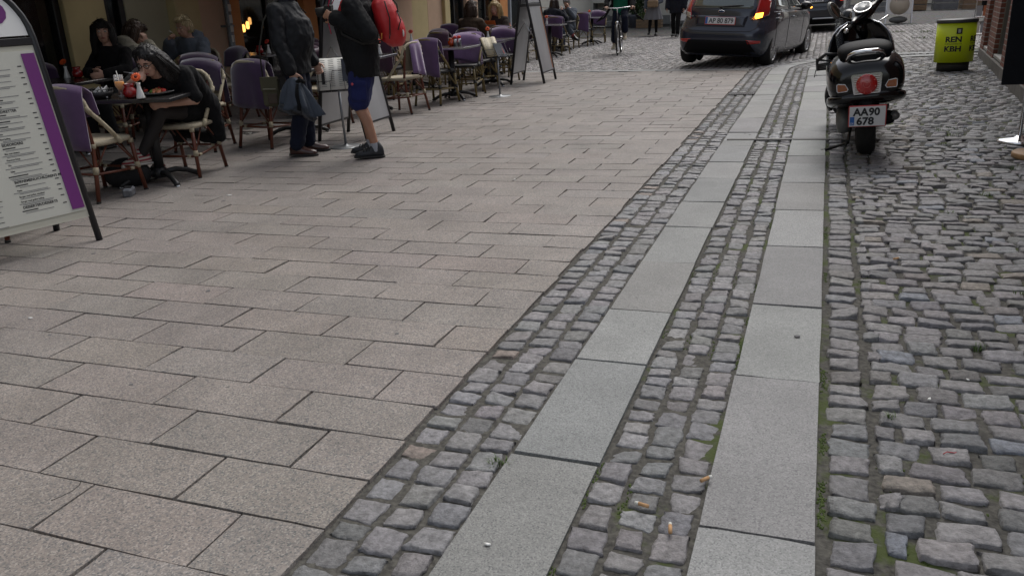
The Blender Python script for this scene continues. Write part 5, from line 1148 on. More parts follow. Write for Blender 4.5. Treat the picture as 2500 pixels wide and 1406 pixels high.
person('man in a grey suit with crossed legs and striped socks, hand on his face', -6.42, 21.5, -88, seated(.22, .07, 1.15, face=(.9, 0, -.4), eL=(.26, .22, .80), wL=(.30, .08, 1.02), dL=(0, .0, 1), kL=(.36, .02, .62), kR=(.36, -.10, .54), aL=(.36, .24, .36), fL=(.5, .75, -.25), uL=(.3, .2, .9), aR=(.24, -.08, .095)), (H_GREY, SHORT), [*socks(mat('red striped sock', (.45, .09, .09), .9, noise=.7, nscale=90), .35, .045), ('trousers', M_SUIT, ['hips', 'cropL', 'cropR'], .0, .013), ('suit_jacket', M_SUIT, [dict(top=.96), 'armL', 'armR'], .02, .013)], [(M_BLKSHOE, M_SOLEK, False, None)] * 2, vox=.011, curlL=.5)
# people on the junction
M_SKIRT = cloth('grey skirt cloth', (.17, .17, .18), noise=.15); M_BEIGS = mat('beige trainer', (.42, .38, .28), .7)
def skirt(z0, z1, r0, r1):
    def f(mb, J):
        mb.loft([[(lerp(r0 * .72, r1 * .9, t_) * math.cos(a) * (1 + .07 * t_ * math.sin(11 * a)), lerp(r0, r1, t_) * math.sin(a) * (1 + .07 * t_ * math.sin(11 * a)), lerp(z0, z1, t_)) for a in [2 * math.pi * k / 44 for k in range(44)]] for t_ in (0, .2, .5, .8, 1)])
    return f
def stand(**k):
    j = dict(pelvis=(0, 0, .90), chest=(0, 0, 1.26), neck=(.0, 0, 1.44), head=(.02, 0, 1.58), eL=(-.02, .25, 1.06), eR=(-.02, -.25, 1.06), wL=(.08, .26, .84), wR=(.08, -.26, .84), kL=(.02, .09, .49), kR=(.02, -.09, .49), aL=(0, .09, .095), aR=(0, -.09, .095)); j.update(k); return j
person('woman in a flared grey skirt and black tights crossing the junction', -5.25, 27.2, -86, stand(eL=(.03, .25, 1.06), wL=(.20, .12, 1.0), kR=(.12, -.08, .50), aR=(.14, -.10, .13), kL=(.0, .09, .49), aL=(-.06, .10, .095)), (H_DK, LONG), [('tights', M_BLACKC, ['tightL', 'tightR', 'hips'], .003, .014), ('blouse', M_SUIT, [dict(top=.92), 'armL', 'armR'], .012, .014), ('skirt', M_SKIRT, [skirt(.98, .50, .175, .31)], 0, .014)], [(M_BLKSHOE, M_SOLEK, False, None)] * 2, vox=.013)
hb = thing('handbag', 'tan woven handbag carried in front of the grey skirt', 'bag', -5.25, 27.2, R(-86), tilt=False)
MB().box((.24, .0, .99), (.12, .34, .22), bev=.03).build('body', mat('tan straw', (.32, .22, .13), .8, noise=.4, nscale=30, bump=.6, bscale=60), hb); MB().tube([(.24, -.11, 1.09), (.24, -.08, 1.2), (.24, .08, 1.2), (.24, .11, 1.09)], .012, 6).build('handle', M_BROWNL, hb)
person('person in a dark coat and dark trousers walking left of the hatchback', -4.25, 25.6, -95, stand(kL=(.10, .09, .50), aL=(.12, .09, .11), aR=(-.12, -.09, .11), kR=(-.01, -.09, .49)), (H_DK, SHORT), [('trousers', M_BLACKC, ['hips', 'legL', 'legR'], .006, .014), ('coat', M_DKN, [dict(top=.96, bottom=.12), 'armL', 'armR'], .04, .014)], [(M_BLKSHOE, M_SOLEK, False, None)] * 2, vox=.013)
# cyclist: bicycle coordinates, x forward, saddle above the rear half
CX, CY, CYAW = -4.50, 19.30, -81
M_GREEN_T = cloth('green top', (.015, .16, .09))
def coat_tail(mb, J):
    for s_ in (1, -1): mb.loft([[(-.14, s_ * .12, 1.22), (-.02, s_ * .17, 1.18), (-.02, s_ * .18, 1.19), (-.14, s_ * .13, 1.25)], [(-.22, s_ * .24, .98), (-.02, s_ * .32, .92), (-.02, s_ * .335, .93), (-.22, s_ * .26, 1.0)], [(-.30, s_ * .38, .78), (-.06, s_ * .56, .70), (-.06, s_ * .575, .71), (-.30, s_ * .40, .80)]])
JC = stand(pelvis=(-.10, 0, .98), chest=(.0, 0, 1.32), neck=(.06, 0, 1.50), head=(.12, 0, 1.64), eL=(.16, .30, 1.17), eR=(.16, -.30, 1.17), wL=(.30, .29, 1.06), wR=(.30, -.29, 1.06), dL=(1, -.1, -.15), dR=(1, .1, -.15), kL=(.24, .12, .80), kR=(.12, -.12, .60), aL=(.16, .13, .44), aR=(.02, -.13, .20), fL=(1, .05, -.25), fR=(1, -.1, -.1))
person('cyclist in black cropped trousers, green top and black open coat riding towards the camera', CX, CY, CYAW, JC, (H_DK, LONG), [('trousers', M_NAVY, ['hips', 'cropL', 'cropR'], .004, .012), ('top', M_GREEN_T, [dict(top=.9)], .006, .013), ('coat', M_BLACKC, ['armL', 'armR', coat_tail, lambda mb, J: [capsule(mb, J['s' + q] + D(-.06, 0, 0), D(-.12, .14 if q == 'L' else -.14, 1.0), .08, .07) for q in 'LR']], .014, .012)], [(M_BEIGS, M_SOLEW, True, None)] * 2, vox=.009, curlL=1.2, curlR=1.2, palmL=D(0, 0, -1), palmR=D(0, 0, -1), thumb=(-1, 1))
bk = thing('bicycle', 'black city bicycle ridden towards the camera by the cyclist in black', 'bicycle', CX, CY, R(CYAW))
def wheel_c(name, x, par):
    mb = MB(); r_ = .345; mb.tube([(x + (r_ - .018) * math.cos(a), 0, r_ + (r_ - .018) * math.sin(a)) for a in [2 * math.pi * k / 36 for k in range(36)]], .018, 8, closed=True); o = mb.build('wheel', M_RUB, par)
    mb = MB(); mb.tube([(x + .31 * math.cos(a), 0, r_ + .31 * math.sin(a)) for a in [2 * math.pi * k / 36 for k in range(36)]], .009, 6, closed=True)
    for k in range(18): a = 2 * math.pi * k / 18; mb.cyl((x, .02 * (-1) ** k, r_), (x + .31 * math.cos(a), 0, r_ + .31 * math.sin(a)), .0013, n=4)
    mb.cyl((x, -.04, r_), (x, .04, r_), .022, n=10); mb.build('rim', M_CHROME, o)
    mb = MB(); sg = 1 if x > 0 else -1; rings = []
    for k in range(15): a = lerp(-.2, 2.6, k / 14) if x > 0 else lerp(.4, 3.3, k / 14); rings.append([(x + (.375 + e) * math.cos(a), yy, r_ + (.375 + e) * math.sin(a)) for yy, e in ((-.024, -.014), (-.02, 0), (.02, 0), (.024, -.014), (.018, -.004), (-.018, -.004))])
    mb.loft(rings); mb.build('mudguard', M_BLACKM, par)
wheel_c('front', .60, bk); wheel_c('rear', -.48, bk)
mb = MB()
for a, b in (((.60, .05, .345), (.545, .05, .66)), ((.60, -.05, .345), (.545, -.05, .66)), ((.545, .05, .66), (.545, -.05, .66)), ((.545, 0, .66), (.505, 0, .92)), ((.51, 0, .88), (.02, 0, .42)), ((.02, 0, .42), (-.14, 0, .86)), ((.515, 0, .84), (.0, 0, .36)), ((.02, 0, .30), (-.48, .06, .345)), ((.02, 0, .30), (-.48, -.06, .345)), ((-.13, 0, .80), (-.48, .06, .345)), ((-.13, 0, .80), (-.48, -.06, .345))): mb.cyl(a, b, .014, n=8)
mb.build('frame', M_BLACKM, bk)
mb = MB(); mb.tube([(.505, 0, .92), (.49, 0, 1.02)], .013, 8); mb.tube([(.30, .33, 1.02), (.40, .31, 1.04), (.50, .16, 1.03), (.51, 0, 1.02), (.50, -.16, 1.03), (.40, -.31, 1.04), (.30, -.33, 1.02)], .011, 8); mb.cyl((.535, 0, .70), (.60, 0, .71), .03, .04, n=12); mb.build('handlebar', M_CHROME, bk)
for s_ in (1, -1): MB().cyl((.42, s_ * .305, 1.04), (.29, s_ * .335, 1.02), .017, n=8).build('grip', M_RUB, bk)
mb = MB(); mb.ball((-.17, 0, .89), (.13, .08, .035)); mb.cyl((-.14, 0, .8), (-.155, 0, .88), .013, n=8); mb.build('saddle', M_RUB, bk)
for s_, zz in ((1, .37), (-1, .13)): mb = MB(); mb.cyl((.02, s_ * .06, .27), (.04, s_ * .075, zz - .02), .011, n=6); mb.box((.05, s_ * .125, zz - .02), (.09, .09, .02), bev=.004); mb.build('pedal', M_RUB, bk)
# ---------------------------------------------------------------- scooter
M_GLOSSK = mat('black gloss paint', (.004, .004, .005), .12, spec=.35, coat=.25)
M_SEATL = mat('black vinyl', (.007, .007, .008), .6, spec=.12, bump=.3, bscale=160)
M_TYRE = mat('tyre rubber', (.014, .014, .014), .85, noise=.3, nscale=40, bump=.5, bscale=60)
M_GREYC = mat('grey cast cover', (.19, .19, .185), .55, metal=.3, noise=.25, nscale=14)
M_REDL = mat('red lens', (.40, .012, .012), .12, coat=1., bump=.5, bscale=90)
M_AMB = mat('amber lens', (.30, .075, .008), .2, coat=1., bump=.6, bscale=110)
M_CLEARL = mat('clear ribbed lens', (.50, .46, .40), .12, metal=.6, coat=.5, wave=22, bump=.5)
M_PLATE = mat('plate white', (.66, .67, .68), .45); M_PRED = mat('plate red border', (.45, .05, .05), .5); M_PBLUE = mat('plate blue', (.03, .13, .42), .5); M_PINK_ = mat('plate ink', (.02, .022, .026), .5)
M_DIAL = mat('dial face', (.50, .52, .52), .3, coat=.5); M_SMOKE = mat('clear screen', (.5, .55, .6), .03, alpha=.16, spec=.8)
sc = thing('scooter', 'black motor scooter parked on the cobbles with its tail to the camera', 'scooter', .385, 6.74, R(90), lean=R(-5.2))
def se_ring(x, w, z0, z1, n=32, e=2.7):
    zc, h = (z0 + z1) / 2, (z1 - z0) / 2
    return [(x, w * abs(math.cos(a)) ** (2 / e) * (1 if math.cos(a) > 0 else -1), zc + h * abs(math.sin(a)) ** (2 / e) * (1 if math.sin(a) > 0 else -1)) for a in [2 * math.pi * k / n for k in range(n)]]
mb = MB(); mb.loft([se_ring(*q) for q in ((-.432, .15, .49, .655), (-.424, .20, .465, .69), (-.395, .232, .445, .725), (-.31, .254, .42, .758), (-.16, .264, .385, .79), (.02, .266, .36, .79), (.18, .245, .35, .785), (.32, .18, .34, .76), (.42, .11, .32, .70))])
body = mb.build('body', M_GLOSSK, sc)
mb = MB(); mb.loft([se_ring(*q, 32, 3.2) for q in ((-.436, .165, .448, .512), (-.41, .225, .436, .512), (-.31, .262, .412, .508), (-.16, .2695, .378, .49), (.02, .2705, .352, .475), (.2, .248, .342, .46))]); mb.build('lower_cowl', M_GLOSSK, body)
mb = MB(); mb.loft([se_ring(*q, 28, 2.5) for q in ((-.335, .11, .725, .785), (-.31, .165, .715, .818), (-.25, .183, .715, .842), (-.10, .186, .72, .85), (.06, .172, .75, .842), (.12, .16, .75, .83), (.22, .14, .76, .83), (.36, .115, .74, .82), (.47, .08, .71, .79), (.50, .04, .72, .765))]); mb.build('seat', M_SEATL, sc)
mb = MB(); mb.tube([(-.26, .125, .70), (-.33, .12, .735), (-.375, .105, .775), (-.395, .075, .79), (-.392, 0, .794), (-.395, -.075, .79), (-.375, -.105, .775), (-.33, -.12, .735), (-.26, -.125, .70)], .015, 10)
for s_ in (1, -1): mb.box((-.27, s_ * .14, .735), (.09, .03, .03), bev=.01)
mb.build('grab_rail', M_CHROME, sc)
MB().box((-.345, 0, .735), (.07, .19, .10), rot=(0, .35, 0), bev=.03).build('rear_panel', M_SEATL, sc)
def on_tail(mb, poly, x0, x1): mb.prism(poly, x0, x1, axes=(1, 2, 0))
mb = MB(); on_tail(mb, [(-.083, .505), (.083, .505), (.088, .515), (.101, .632), (.093, .645), (-.093, .645), (-.101, .632), (-.088, .515)], -.458, -.40); tl = mb.build('tail_lamp', M_CHROME, sc)
mb = MB(); on_tail(mb, [(-.074, .514), (.074, .514), (.089, .632), (-.089, .632)], -.461, -.455); mb.build('ribbed_lens', M_CLEARL, tl)
mb = MB(); mb.M = Matrix.Translation((-.4605, 0, .572)) @ Matrix.Rotation(-math.pi / 2, 4, 'Y'); mb.lathe([(.070, 0), (.069, .004), (.055, .012), (.03, .017), (0.0, .0185)], 28); mb.build('red_lens', M_REDL, tl)
mb = MB()
for r_ in (.068, .046, .022): mb.tube([(-.4605 - (.0185 * (1 - (r_ / .075) ** 2)) - .0006, r_ * math.cos(a), .572 + r_ * math.sin(a)) for a in [2 * math.pi * k / 32 for k in range(32)]], .0014, 5, closed=True)
for k in range(8): a = 2 * math.pi * k / 8 + .3; mb.ball((-.4605 - .0115, .058 * math.cos(a), .572 + .058 * math.sin(a)), (.003, .005, .005), 8, 5)
mb.build('lens_ribs', mat('bright lens ribs', (.55, .10, .09), .15, coat=.5), tl)
for s_ in (1, -1):
    mb = MB(); on_tail(mb, [(s_ * .118, .548), (s_ * .128, .53), (s_ * .19, .528), (s_ * .198, .54), (s_ * .199, .585), (s_ * .185, .592), (s_ * .140, .585)], -.434, -.36); o = mb.build('indicator', M_CHROME, sc)
    mb = MB(); on_tail(mb, [(s_ * .125, .549), (s_ * .131, .536), (s_ * .187, .534), (s_ * .192, .542), (s_ * .193, .582), (s_ * .183, .586), (s_ * .142, .579)], -.438, -.43); mb.build('amber_lens', M_AMB, o)
PT = Matrix.Translation((-.475, 0, .352)) @ Matrix.Rotation(R(3.2), 4, 'X') @ Matrix.Rotation(R(-12), 4, 'Y')
mb = MB(); mb.M = PT; mb.box((0, 0, 0), (.012, .248, .158), bev=.005); plt = mb.build('number_plate', M_PRED, sc)
mb = MB(); mb.M = PT; mb.box((-.0055, 0, 0), (.004, .236, .146), bev=.002); mb.build('plate_face', M_PLATE, plt)
mb = MB(); mb.M = PT; mb.box((-.0078, .099, -.032), (.002, .030, .062)); mb.build('blue_band', M_PBLUE, plt)
RB = Matrix(((0, 0, -1), (-1, 0, 0), (0, 1, 0)))     # text on a plane that faces -x
def on_plate(s_, y, z, size, m, T, par, sx=.95, al='LEFT', b=.0): o = text_mesh('lettering', s_, size, m, par, (0, 0, 0), (0, 0, 0), .0006, al, b); o.matrix_local = T @ Matrix.Translation((-.0085, y, z)) @ RB.to_4x4() @ Matrix.Diagonal((sx, 1, 1, 1)); return o
on_plate('AA', .092, .008, .076, M_PINK_, PT, plt, .95, b=.0028); on_plate('90', -.008, .008, .076, M_PINK_, PT, plt, .95, b=.0028); on_plate('678', .070, -.060, .076, M_PINK_, PT, plt, 1.0, b=.0028); on_plate('DK', .110, -.058, .022, M_PLATE, PT, plt, .8)
mb = MB(); mb.box((-.40, 0, .40), (.14, .10, .10), rot=(0, .3, 0), bev=.02); mb.box((-.30, 0, .36), (.2, .17, .16), bev=.03); mb.build('inner_mudguard', M_SEATL, sc)
def tyre(mb, c, r_, w_, M=None, n=36):
    prof = [(r_ * .62, -w_ * .42), (r_ * .80, -w_ * .5), (r_ * .93, -w_ * .44), (r_ * .985, -w_ * .25), (r_, 0), (r_ * .985, w_ * .25), (r_ * .93, w_ * .44), (r_ * .80, w_ * .5), (r_ * .62, w_ * .42), (r_ * .62, -w_ * .42)]
    vs = []; fs = []; k = len(prof)
    for i in range(n):
        a = 2 * math.pi * i / n
        for r2, y in prof: vs.append((c[0] + r2 * math.cos(a), c[1] + y, c[2] + r2 * math.sin(a)))
    for i in range(n):
        for j in range(k - 1): fs.append((i * k + j, i * k + j + 1, ((i + 1) % n) * k + j + 1, ((i + 1) % n) * k + j))
    if M is not None: vs = [M @ V3(v) for v in vs]
    mb.add(vs, fs)
mb = MB(); tyre(mb, (0, 0, .238), .24, .135); rw = mb.build('wheel', M_TYRE, sc)
mb = MB(); mb.cyl((0, -.05, .238), (0, .05, .238), .15, n=24); mb.cyl((0, -.09, .238), (0, .09, .238), .04, n=16); mb.build('rim', M_GREYC, rw)
mb = MB(); mb.box((.10, .135, .285), (.42, .085, .17), bev=.05); mb.box((.28, .05, .29), (.22, .16, .16), bev=.04); mb.build('engine', M_SEATL, sc)
mb = MB(); mb.M = Matrix.Translation((-.06, .16, .275)) @ Matrix.Rotation(-math.pi / 2, 4, 'X'); mb.lathe([(.09, -.05), (.10, 0), (.092, .03), (.05, .045), (0, .048)], 24); mb.box((.10, 0, .01), (.2, .17, .05), bev=.03); mb.build('engine_cover', M_GREYC, sc)
mb = MB(); mb.tube([(.30, -.12, .20), (.12, -.14, .24), (-.02, -.15, .265), (-.22, -.15, .29)], [.025, .045, .055, .05], 14); mb.cyl((-.22, -.15, .29), (-.24, -.15, .29), .03, .025, n=14); mb.build('exhaust', M_SEATL, sc)
mb = MB(); mb.cyl((-.16, -.19, .30), (-.235, -.195, .30), .032, n=16); mb.build('heat_shield', M_GREYC, sc)
mb = MB(); mb.tube([(.10, .10, .19), (.11, .12, .07), (.13, .30, .022)], .011, 8); mb.box((.13, .315, .018), (.05, .03, .03), bev=.006); mb.tube([(.10, .10, .19), (.14, .12, .1), (.04, .14, .06)], .01, 6); mb.build('kick_stand', M_BLACKM, sc)
mb = MB(); mb.loft([se_ring(*q, 24, 5) for q in ((.36, .16, .24, .36), (.50, .20, .24, .315), (.80, .205, .25, .315), (.98, .19, .26, .34))]); mb.build('floorboard', M_SEATL, sc)
# leg shield: a curved plate with a chrome edge
rows = []
for t_ in [k / 14 for k in range(15)]:
    z_ = lerp(.27, .95, t_); hw = [.17, .215, .245, .258, .264, .266, .266, .265, .263, .258, .250, .236, .21, .165, .07][int(round(t_ * 14))]
    rows.append((z_, hw, lerp(1.02, 1.20, 1 - t_) if 0 else lerp(1.0, 1.06, abs(t_ - .4))))
def shield_ring(z_, hw, x, off): return [(x + off - .14 * (abs(u) ** 2) * (hw / .26), u * hw, z_) for u in [-1 + k / 8 for k in range(17)]]
mb = MB(); mb.loft([shield_ring(z_, hw, x, .05) + shield_ring(z_, hw, x, .02)[::-1] for z_, hw, x in rows]); lsd = mb.build('leg_shield', M_GLOSSK, sc)
mb = MB(); edge = [shield_ring(z_, hw, x, .035)[-1] for z_, hw, x in rows] + [shield_ring(z_, hw, x, .035)[0] for z_, hw, x in rows[::-1]]; mb.tube(edge, .0075, 6); mb.build('edge_trim', M_CHROME, lsd)
mb = MB(); mb.box((.98, 0, .66), (.16, .34, .26), bev=.05); mb.box((.96, 0, .50), (.14, .24, .3), bev=.05); mb.build('glove_box', M_GLOSSK, lsd)
mb = MB(); mb.loft([se_ring(*q, 20, 2.4) for q in ((1.04, .16, .32, .80), (1.12, .14, .36, .84), (1.20, .09, .44, .86), (1.25, .035, .54, .80))]); mb.build('front_cover', M_GLOSSK, lsd)
# everything that turns with the handlebar
STA = V3((-.45, 0, .893)).normalized(); SO = V3((1.16, 0, .72))
ST = Matrix.Translation(SO + V3((0, -.03, 0))) @ Matrix.Rotation(R(56), 4, STA) @ Matrix.Translation(-SO)
ST2 = Matrix.Translation(SO + V3((0, .06, 0))) @ Matrix.Rotation(R(60), 4, STA) @ Matrix.Translation(-SO)
mb = MB(); tyre(mb, (1.37, 0, .238), .25, .12, ST2); fw = mb.build('wheel', M_TYRE, sc)
mb = MB(); mb.M = ST2; mb.cyl((1.37, -.045, .238), (1.37, .045, .238), .15, n=24); mb.build('rim', M_GREYC, fw)
mb = MB(); mb.M = ST2
mb.loft([[(1.37 + (.275 + e) * math.cos(a), yy, .238 + (.275 + e) * math.sin(a)) for yy, e in ((-.085, -.07), (-.08, -.02), (-.045, .0), (0, .008), (.045, 0), (.08, -.02), (.085, -.07), (.05, -.02), (0, -.01), (-.05, -.02))] for a in [lerp(-.1, 2.9, k / 14) for k in range(15)]]); mb.tube([(1.36, .09, .24), (1.24, .085, .52)], .022, 8); mb.build('front_mudguard', M_GLOSSK, sc)
mb = MB(); mb.M = ST; C0 = V3((1.03, 0, .985))
mb.loft([[(C0.x + xx + (.05 + .0) * sx_ * math.cos(a), yy, C0.z + zz + sz * math.sin(a)) for a in [2 * math.pi * k / 14 for k in range(14)]] for yy, xx, zz, sx_, sz in ((-.235, -.055, .02, .45, .022), (-.17, -.03, .01, .6, .028), (-.11, 0, .0, 1.2, .045), (-.06, .02, .0, 2.0, .066), (0, .03, .005, 2.3, .072), (.06, .02, 0, 2.0, .066), (.11, 0, 0, 1.2, .045), (.17, -.03, .01, .6, .028), (.235, -.055, .02, .45, .022))])
mb.loft([[(1.08 + .055 * math.cos(a), .075 * math.sin(a), z_) for a in [2 * math.pi * k / 14 for k in range(14)]] for z_ in (.80, .97)]); hs_ = mb.build('handlebar', M_GLOSSK, sc)
mb = MB(); mb.M = ST @ Matrix.Translation((1.0, 0, 1.042)) @ Matrix.Rotation(R(-32), 4, 'Y'); mb.lathe([(.092, 0), (.09, .012), (.08, .014), (.078, .01), (0, .01)], 24, sx=.72); mb.build('dial_bezel', M_CHROME, hs_)
mb = MB(); mb.M = ST @ Matrix.Translation((1.0, 0, 1.042)) @ Matrix.Rotation(R(-32), 4, 'Y'); mb.lathe([(.079, .0112), (0, .0118)], 24, sx=.72)
for k in range(11): a = lerp(-.4, 3.5, k / 10); mb.box((-.045 * math.sin(a) * 1, .062 * math.cos(a), .0125), (.010, .004, .001), rot=(0, 0, -a), mi=1)
mb.box((.01, .01, .0128), (.05, .004, .001), rot=(0, 0, .7), mi=1); mb.build('dial_face', [M_DIAL, M_PINK_], hs_)
for s_ in (1, -1):
    mb = MB(); mb.M = ST; mb.tube([(.985, s_ * .215, 1.0), (.955, s_ * .32, 1.0)], .0175, 10); mb.cyl((.955, s_ * .32, 1.0), (.947, s_ * .345, 1.0), .02, n=10, mi=1); mb.build('grip', [M_RUB, M_CHROME], hs_)
    mb = MB(); mb.M = ST; mb.tube([(1.02, s_ * .21, 1.01), (1.06, s_ * .26, 1.0), (1.02, s_ * .38, 1.0)], .006, 6); mb.build('brake_lever', M_CHROME, hs_)
    mb = MB(); mb.M = ST; mb.tube([(1.0, s_ * .17, 1.02), (1.02, s_ * .21, 1.07), (1.02, s_ * .27, 1.12 if s_ > 0 else 1.06), (1.0, s_ * .30, 1.16 if s_ > 0 else 1.06)], .008, 8); ms = mb.build('mirror_stem', M_BLACKM, hs_)
    F_ = frame_of((-1, -.25 * s_, .05)) ; c_ = V3((1.0, s_ * .31, 1.19 if s_ > 0 else 1.06))
    mb = MB(); mb.M = ST; mb.ball(c_, (.022, .062, .085) if s_ > 0 else (.04, .08, .045), 18, 10, rot=F_ @ Matrix.Rotation(.35, 3, 'X')); mi_ = mb.build('mirror', M_BLACKM if s_ < 0 else M_GREYC, ms)
    if s_ > 0: mb = MB(); mb.M = ST; mb.ball(c_ + F_.col[0] * .017, (.008, .055, .077), 18, 10, rot=F_ @ Matrix.Rotation(.35, 3, 'X')); mb.build('mirror_glass', mat('mirror glass', (.35, .36, .34), .04, metal=1.), mi_)
mb = MB(); mb.M = ST; mb.loft([[(1.10 + .10 * (1 - (yy / .36) ** 2) - .06 * t_, yy * (1 - .25 * t_ ** 2), lerp(.80, 1.13, t_)) for yy in [-.36 + .06 * k for k in range(13)]] + [(1.106 + .10 * (1 - (yy / .36) ** 2) - .06 * t_, yy * (1 - .25 * t_ ** 2), lerp(.80, 1.13, t_)) for yy in [.36 - .06 * k for k in range(13)]] for t_ in (0, .25, .5, .75, 1)]); ws = mb.build('fly_screen', M_SMOKE, sc)
mb = MB(); mb.M = ST; mb.tube([(1.10 + .10 * (1 - (yy / .36) ** 2), yy, .80) for yy in [-.36 + .06 * k for k in range(13)]], .007, 6); mb.build('screen_trim', M_CHROME, ws)
mb = MB(); mb.M = ST; mb.ball((1.17, 0, .99), (.075, .085, .085), 18, 12); mb.build('headlamp', M_GLOSSK, hs_)
mb = MB()
for k in range(4): mb.tube([(.86 + .03 * k, .18, .645 - .016 * k), (.86 + .03 * k, .335, .63 - .016 * k)], .008, 6)
mb.tube([(.84, .18, .70), (.84, .27, .715), (.85, .34, .665), (.96, .345, .585), (.98, .18, .58)], .014, 8); mb.tube([(.85, .35, .68), (.85, .18, .64)], .009, 6); mb.tube([(.95, .355, .58), (.97, .37, .52)], .004, 5); mb.build('folded_rack', M_BLACKM, sc)
# ---------------------------------------------------------------- cars
def make_car(name, label, x, y, yaw, paint, glass, plate, spec, z=0., lean=0., tilt=False):
    t = thing('car', label, 'car', x, y, yaw, z=z, tilt=tilt, lean=lean)
    ZS = [q[0] for q in spec['ring']]; A = np.array(spec['ring'], float); WB = spec['wb']; Wd = spec['w']
    def Ee(z_): return float(np.interp(z_, [.62, .80], [spec['E'] + spec.get('Elow', 0), spec['E']]))
    def par(z_):
        return [float(np.interp(z_, ZS, A[:, k])) for k in (1, 2, 3)]
    def smoothpar(z_):
        p = np.mean([par(z_ + d) for d in (-.03, -.015, 0, .015, .03)], 0); return p
    def P(a, z_, off=0.):
        xr, xf, w_ = smoothpar(z_); xc, hl = (xr + xf) / 2, (xf - xr) / 2; c, s_ = math.cos(a), math.sin(a); E = Ee(z_) if c < 0 else spec['Ef']
        return V3((xc + (hl + off) * abs(c) ** (2 / E) * (1 if c > 0 else -1), (w_ + off) * abs(s_) ** (2 / E) * (1 if s_ > 0 else -1), z_))
    def rear(yy, z_, off=0.):
        xr, xf, w_ = smoothpar(z_); E = Ee(z_); s_ = min(1, abs(yy) / w_) ** (E / 2); q = P(math.pi - math.copysign(math.asin(min(s_, .9999)), yy), z_); n_ = V3((-1, yy / w_ * .35, .1)).normalized(); return q + n_ * off
    def side(sg, xx, z_, off=0.):
        xr, xf, w_ = smoothpar(z_); xc, hl = (xr + xf) / 2, (xf - xr) / 2; E = Ee(z_) if xx < xc else spec['Ef']; c = min(1, abs(xx - xc) / hl) ** (E / 2); s_ = math.sqrt(max(0, 1 - c * c)); return V3((xx, sg * (w_ * s_ ** (2 / E) + off), z_))
    def patch(mb, cs, fn, off, nu=10, nv=8, mi=0, th=.012):
        """curved quad between 4 corners, with a little thickness"""
        out = []
        for d in (off, off - th):
            out.append([[fn(*(np.array(cs[0]) * (1 - u) * (1 - v) + np.array(cs[1]) * u * (1 - v) + np.array(cs[2]) * u * v + np.array(cs[3]) * (1 - u) * v), d) for v in [j / nv for j in range(nv + 1)]] for u in [i / nu for i in range(nu + 1)]])
        rings = [o + i_[::-1] for o, i_ in zip(*out)]; mb.loft(rings, mi=mi)
    mb = MB(); lv = [spec['z0'] + (ZS[-1] - spec['z0']) * k / 60 for k in range(61)]; N_a = 120
    ang = [2 * math.pi * k / N_a for k in range(N_a)]; ang = [a - .35 * math.sin(4 * a) / 4 * 1.6 for a in ang]
    mb.loft([[P(a, z_) for a in ang] for z_ in lv]); b = mb.build('body', paint, t)
    cut = MB(); r_ = spec['r'] + .05
    for xx in (0, WB):
        for sg in (1, -1): cut.cyl((xx, sg * (Wd - .30), spec['r'] + .01), (xx, sg * (Wd + .2), spec['r'] + .01), r_, n=40)
    co = cut.build('cutter', paint); bm_ = b.modifiers.new('b', 'BOOLEAN'); bm_.object = co; bm_.solver = 'EXACT'; to_mesh(b); me_ = co.data; bpy.data.objects.remove(co); bpy.data.meshes.remove(me_)
    for xx in (0, WB):
        for sg in (1, -1):
            yc = sg * (Wd - .112); mb = MB(); tyre(mb, (xx, yc, spec['r']), spec['r'], .2, n=40); w_ = mb.build('wheel', M_TYRE, t)
            mb = MB(); rr = spec['r'] * .66; yo = yc + sg * .085
            mb.M = Matrix.Translation((xx, yo, spec['r'])) @ Matrix.Rotation(-sg * math.pi / 2, 4, 'X'); mb.lathe([(rr, -.10), (rr, .0), (rr * .97, .012), (rr * .93, .0), (rr * .90, -.03), (0, -.035)], 36)
            for k in range(12):
                a = 2 * math.pi * k / 12; mb.box((rr * .55 * math.cos(a), rr * .55 * math.sin(a), -.008), (rr * .78, rr * (.13), .02), rot=(0, 0, a), bev=.006)
            mb.lathe([(rr * .24, -.02), (rr * .22, .012), (0, .016)], 20); mb.build('hubcap', spec['hub'], w_)
            mb = MB(); mb.cyl((xx, sg * (Wd - .31), spec['r'] + .01), (xx, sg * (Wd - .295), spec['r'] + .01), spec['r'] * .88, n=32); mb.build('wheel_well', M_RUB, b)
    g = spec
    mb = MB(); patch(mb, g['rw'], rear, .006); rg = mb.build('rear_window', glass, t)
    for sg in (1, -1):
        for k, cs in enumerate(g['sw']): mb = MB(); patch(mb, cs, lambda a_, z_, o, sg=sg: side(sg, a_, z_, o), .004, 10, 6); mb.build('side_window', glass, t)
        mb = MB()
        for xx in g['doors']: patch(mb, [(xx - .004, .30), (xx + .004, .30), (xx + .004, .9), (xx - .004, .9)], lambda a_, z_, o, sg=sg: side(sg, a_, z_, o), .003, 2, 12)
        patch(mb, [(-.1, .90), (2.1, .86), (2.1, .868), (-.1, .91)], lambda a_, z_, o, sg=sg: side(sg, a_, z_, o), .004, 16, 2, mi=1); mb.build('door_seam', [M_RUB, M_ALU], t)
        for xx in g['handles']: mb = MB(); q = side(sg, xx, .80, .022); mb.box(q, (.17, .03, .035), bev=.012); mb.build('door_handle', M_CHROME if spec.get('chrome') else paint, t)
        lp = MB(); patch(lp, [(a, z_) for a, z_ in g['lamp'](sg)], lambda a, z_, o: P(a, z_, o), .012, 10, 10, th=.03); lm = lp.build('tail_lamp', g['lampm'][0], t)
        for cs, m_, nm in g['lampin'](sg): lp = MB(); patch(lp, cs, lambda a, z_, o: P(a, z_, o), .018, 6, 6); lp.build(nm, m_, lm)
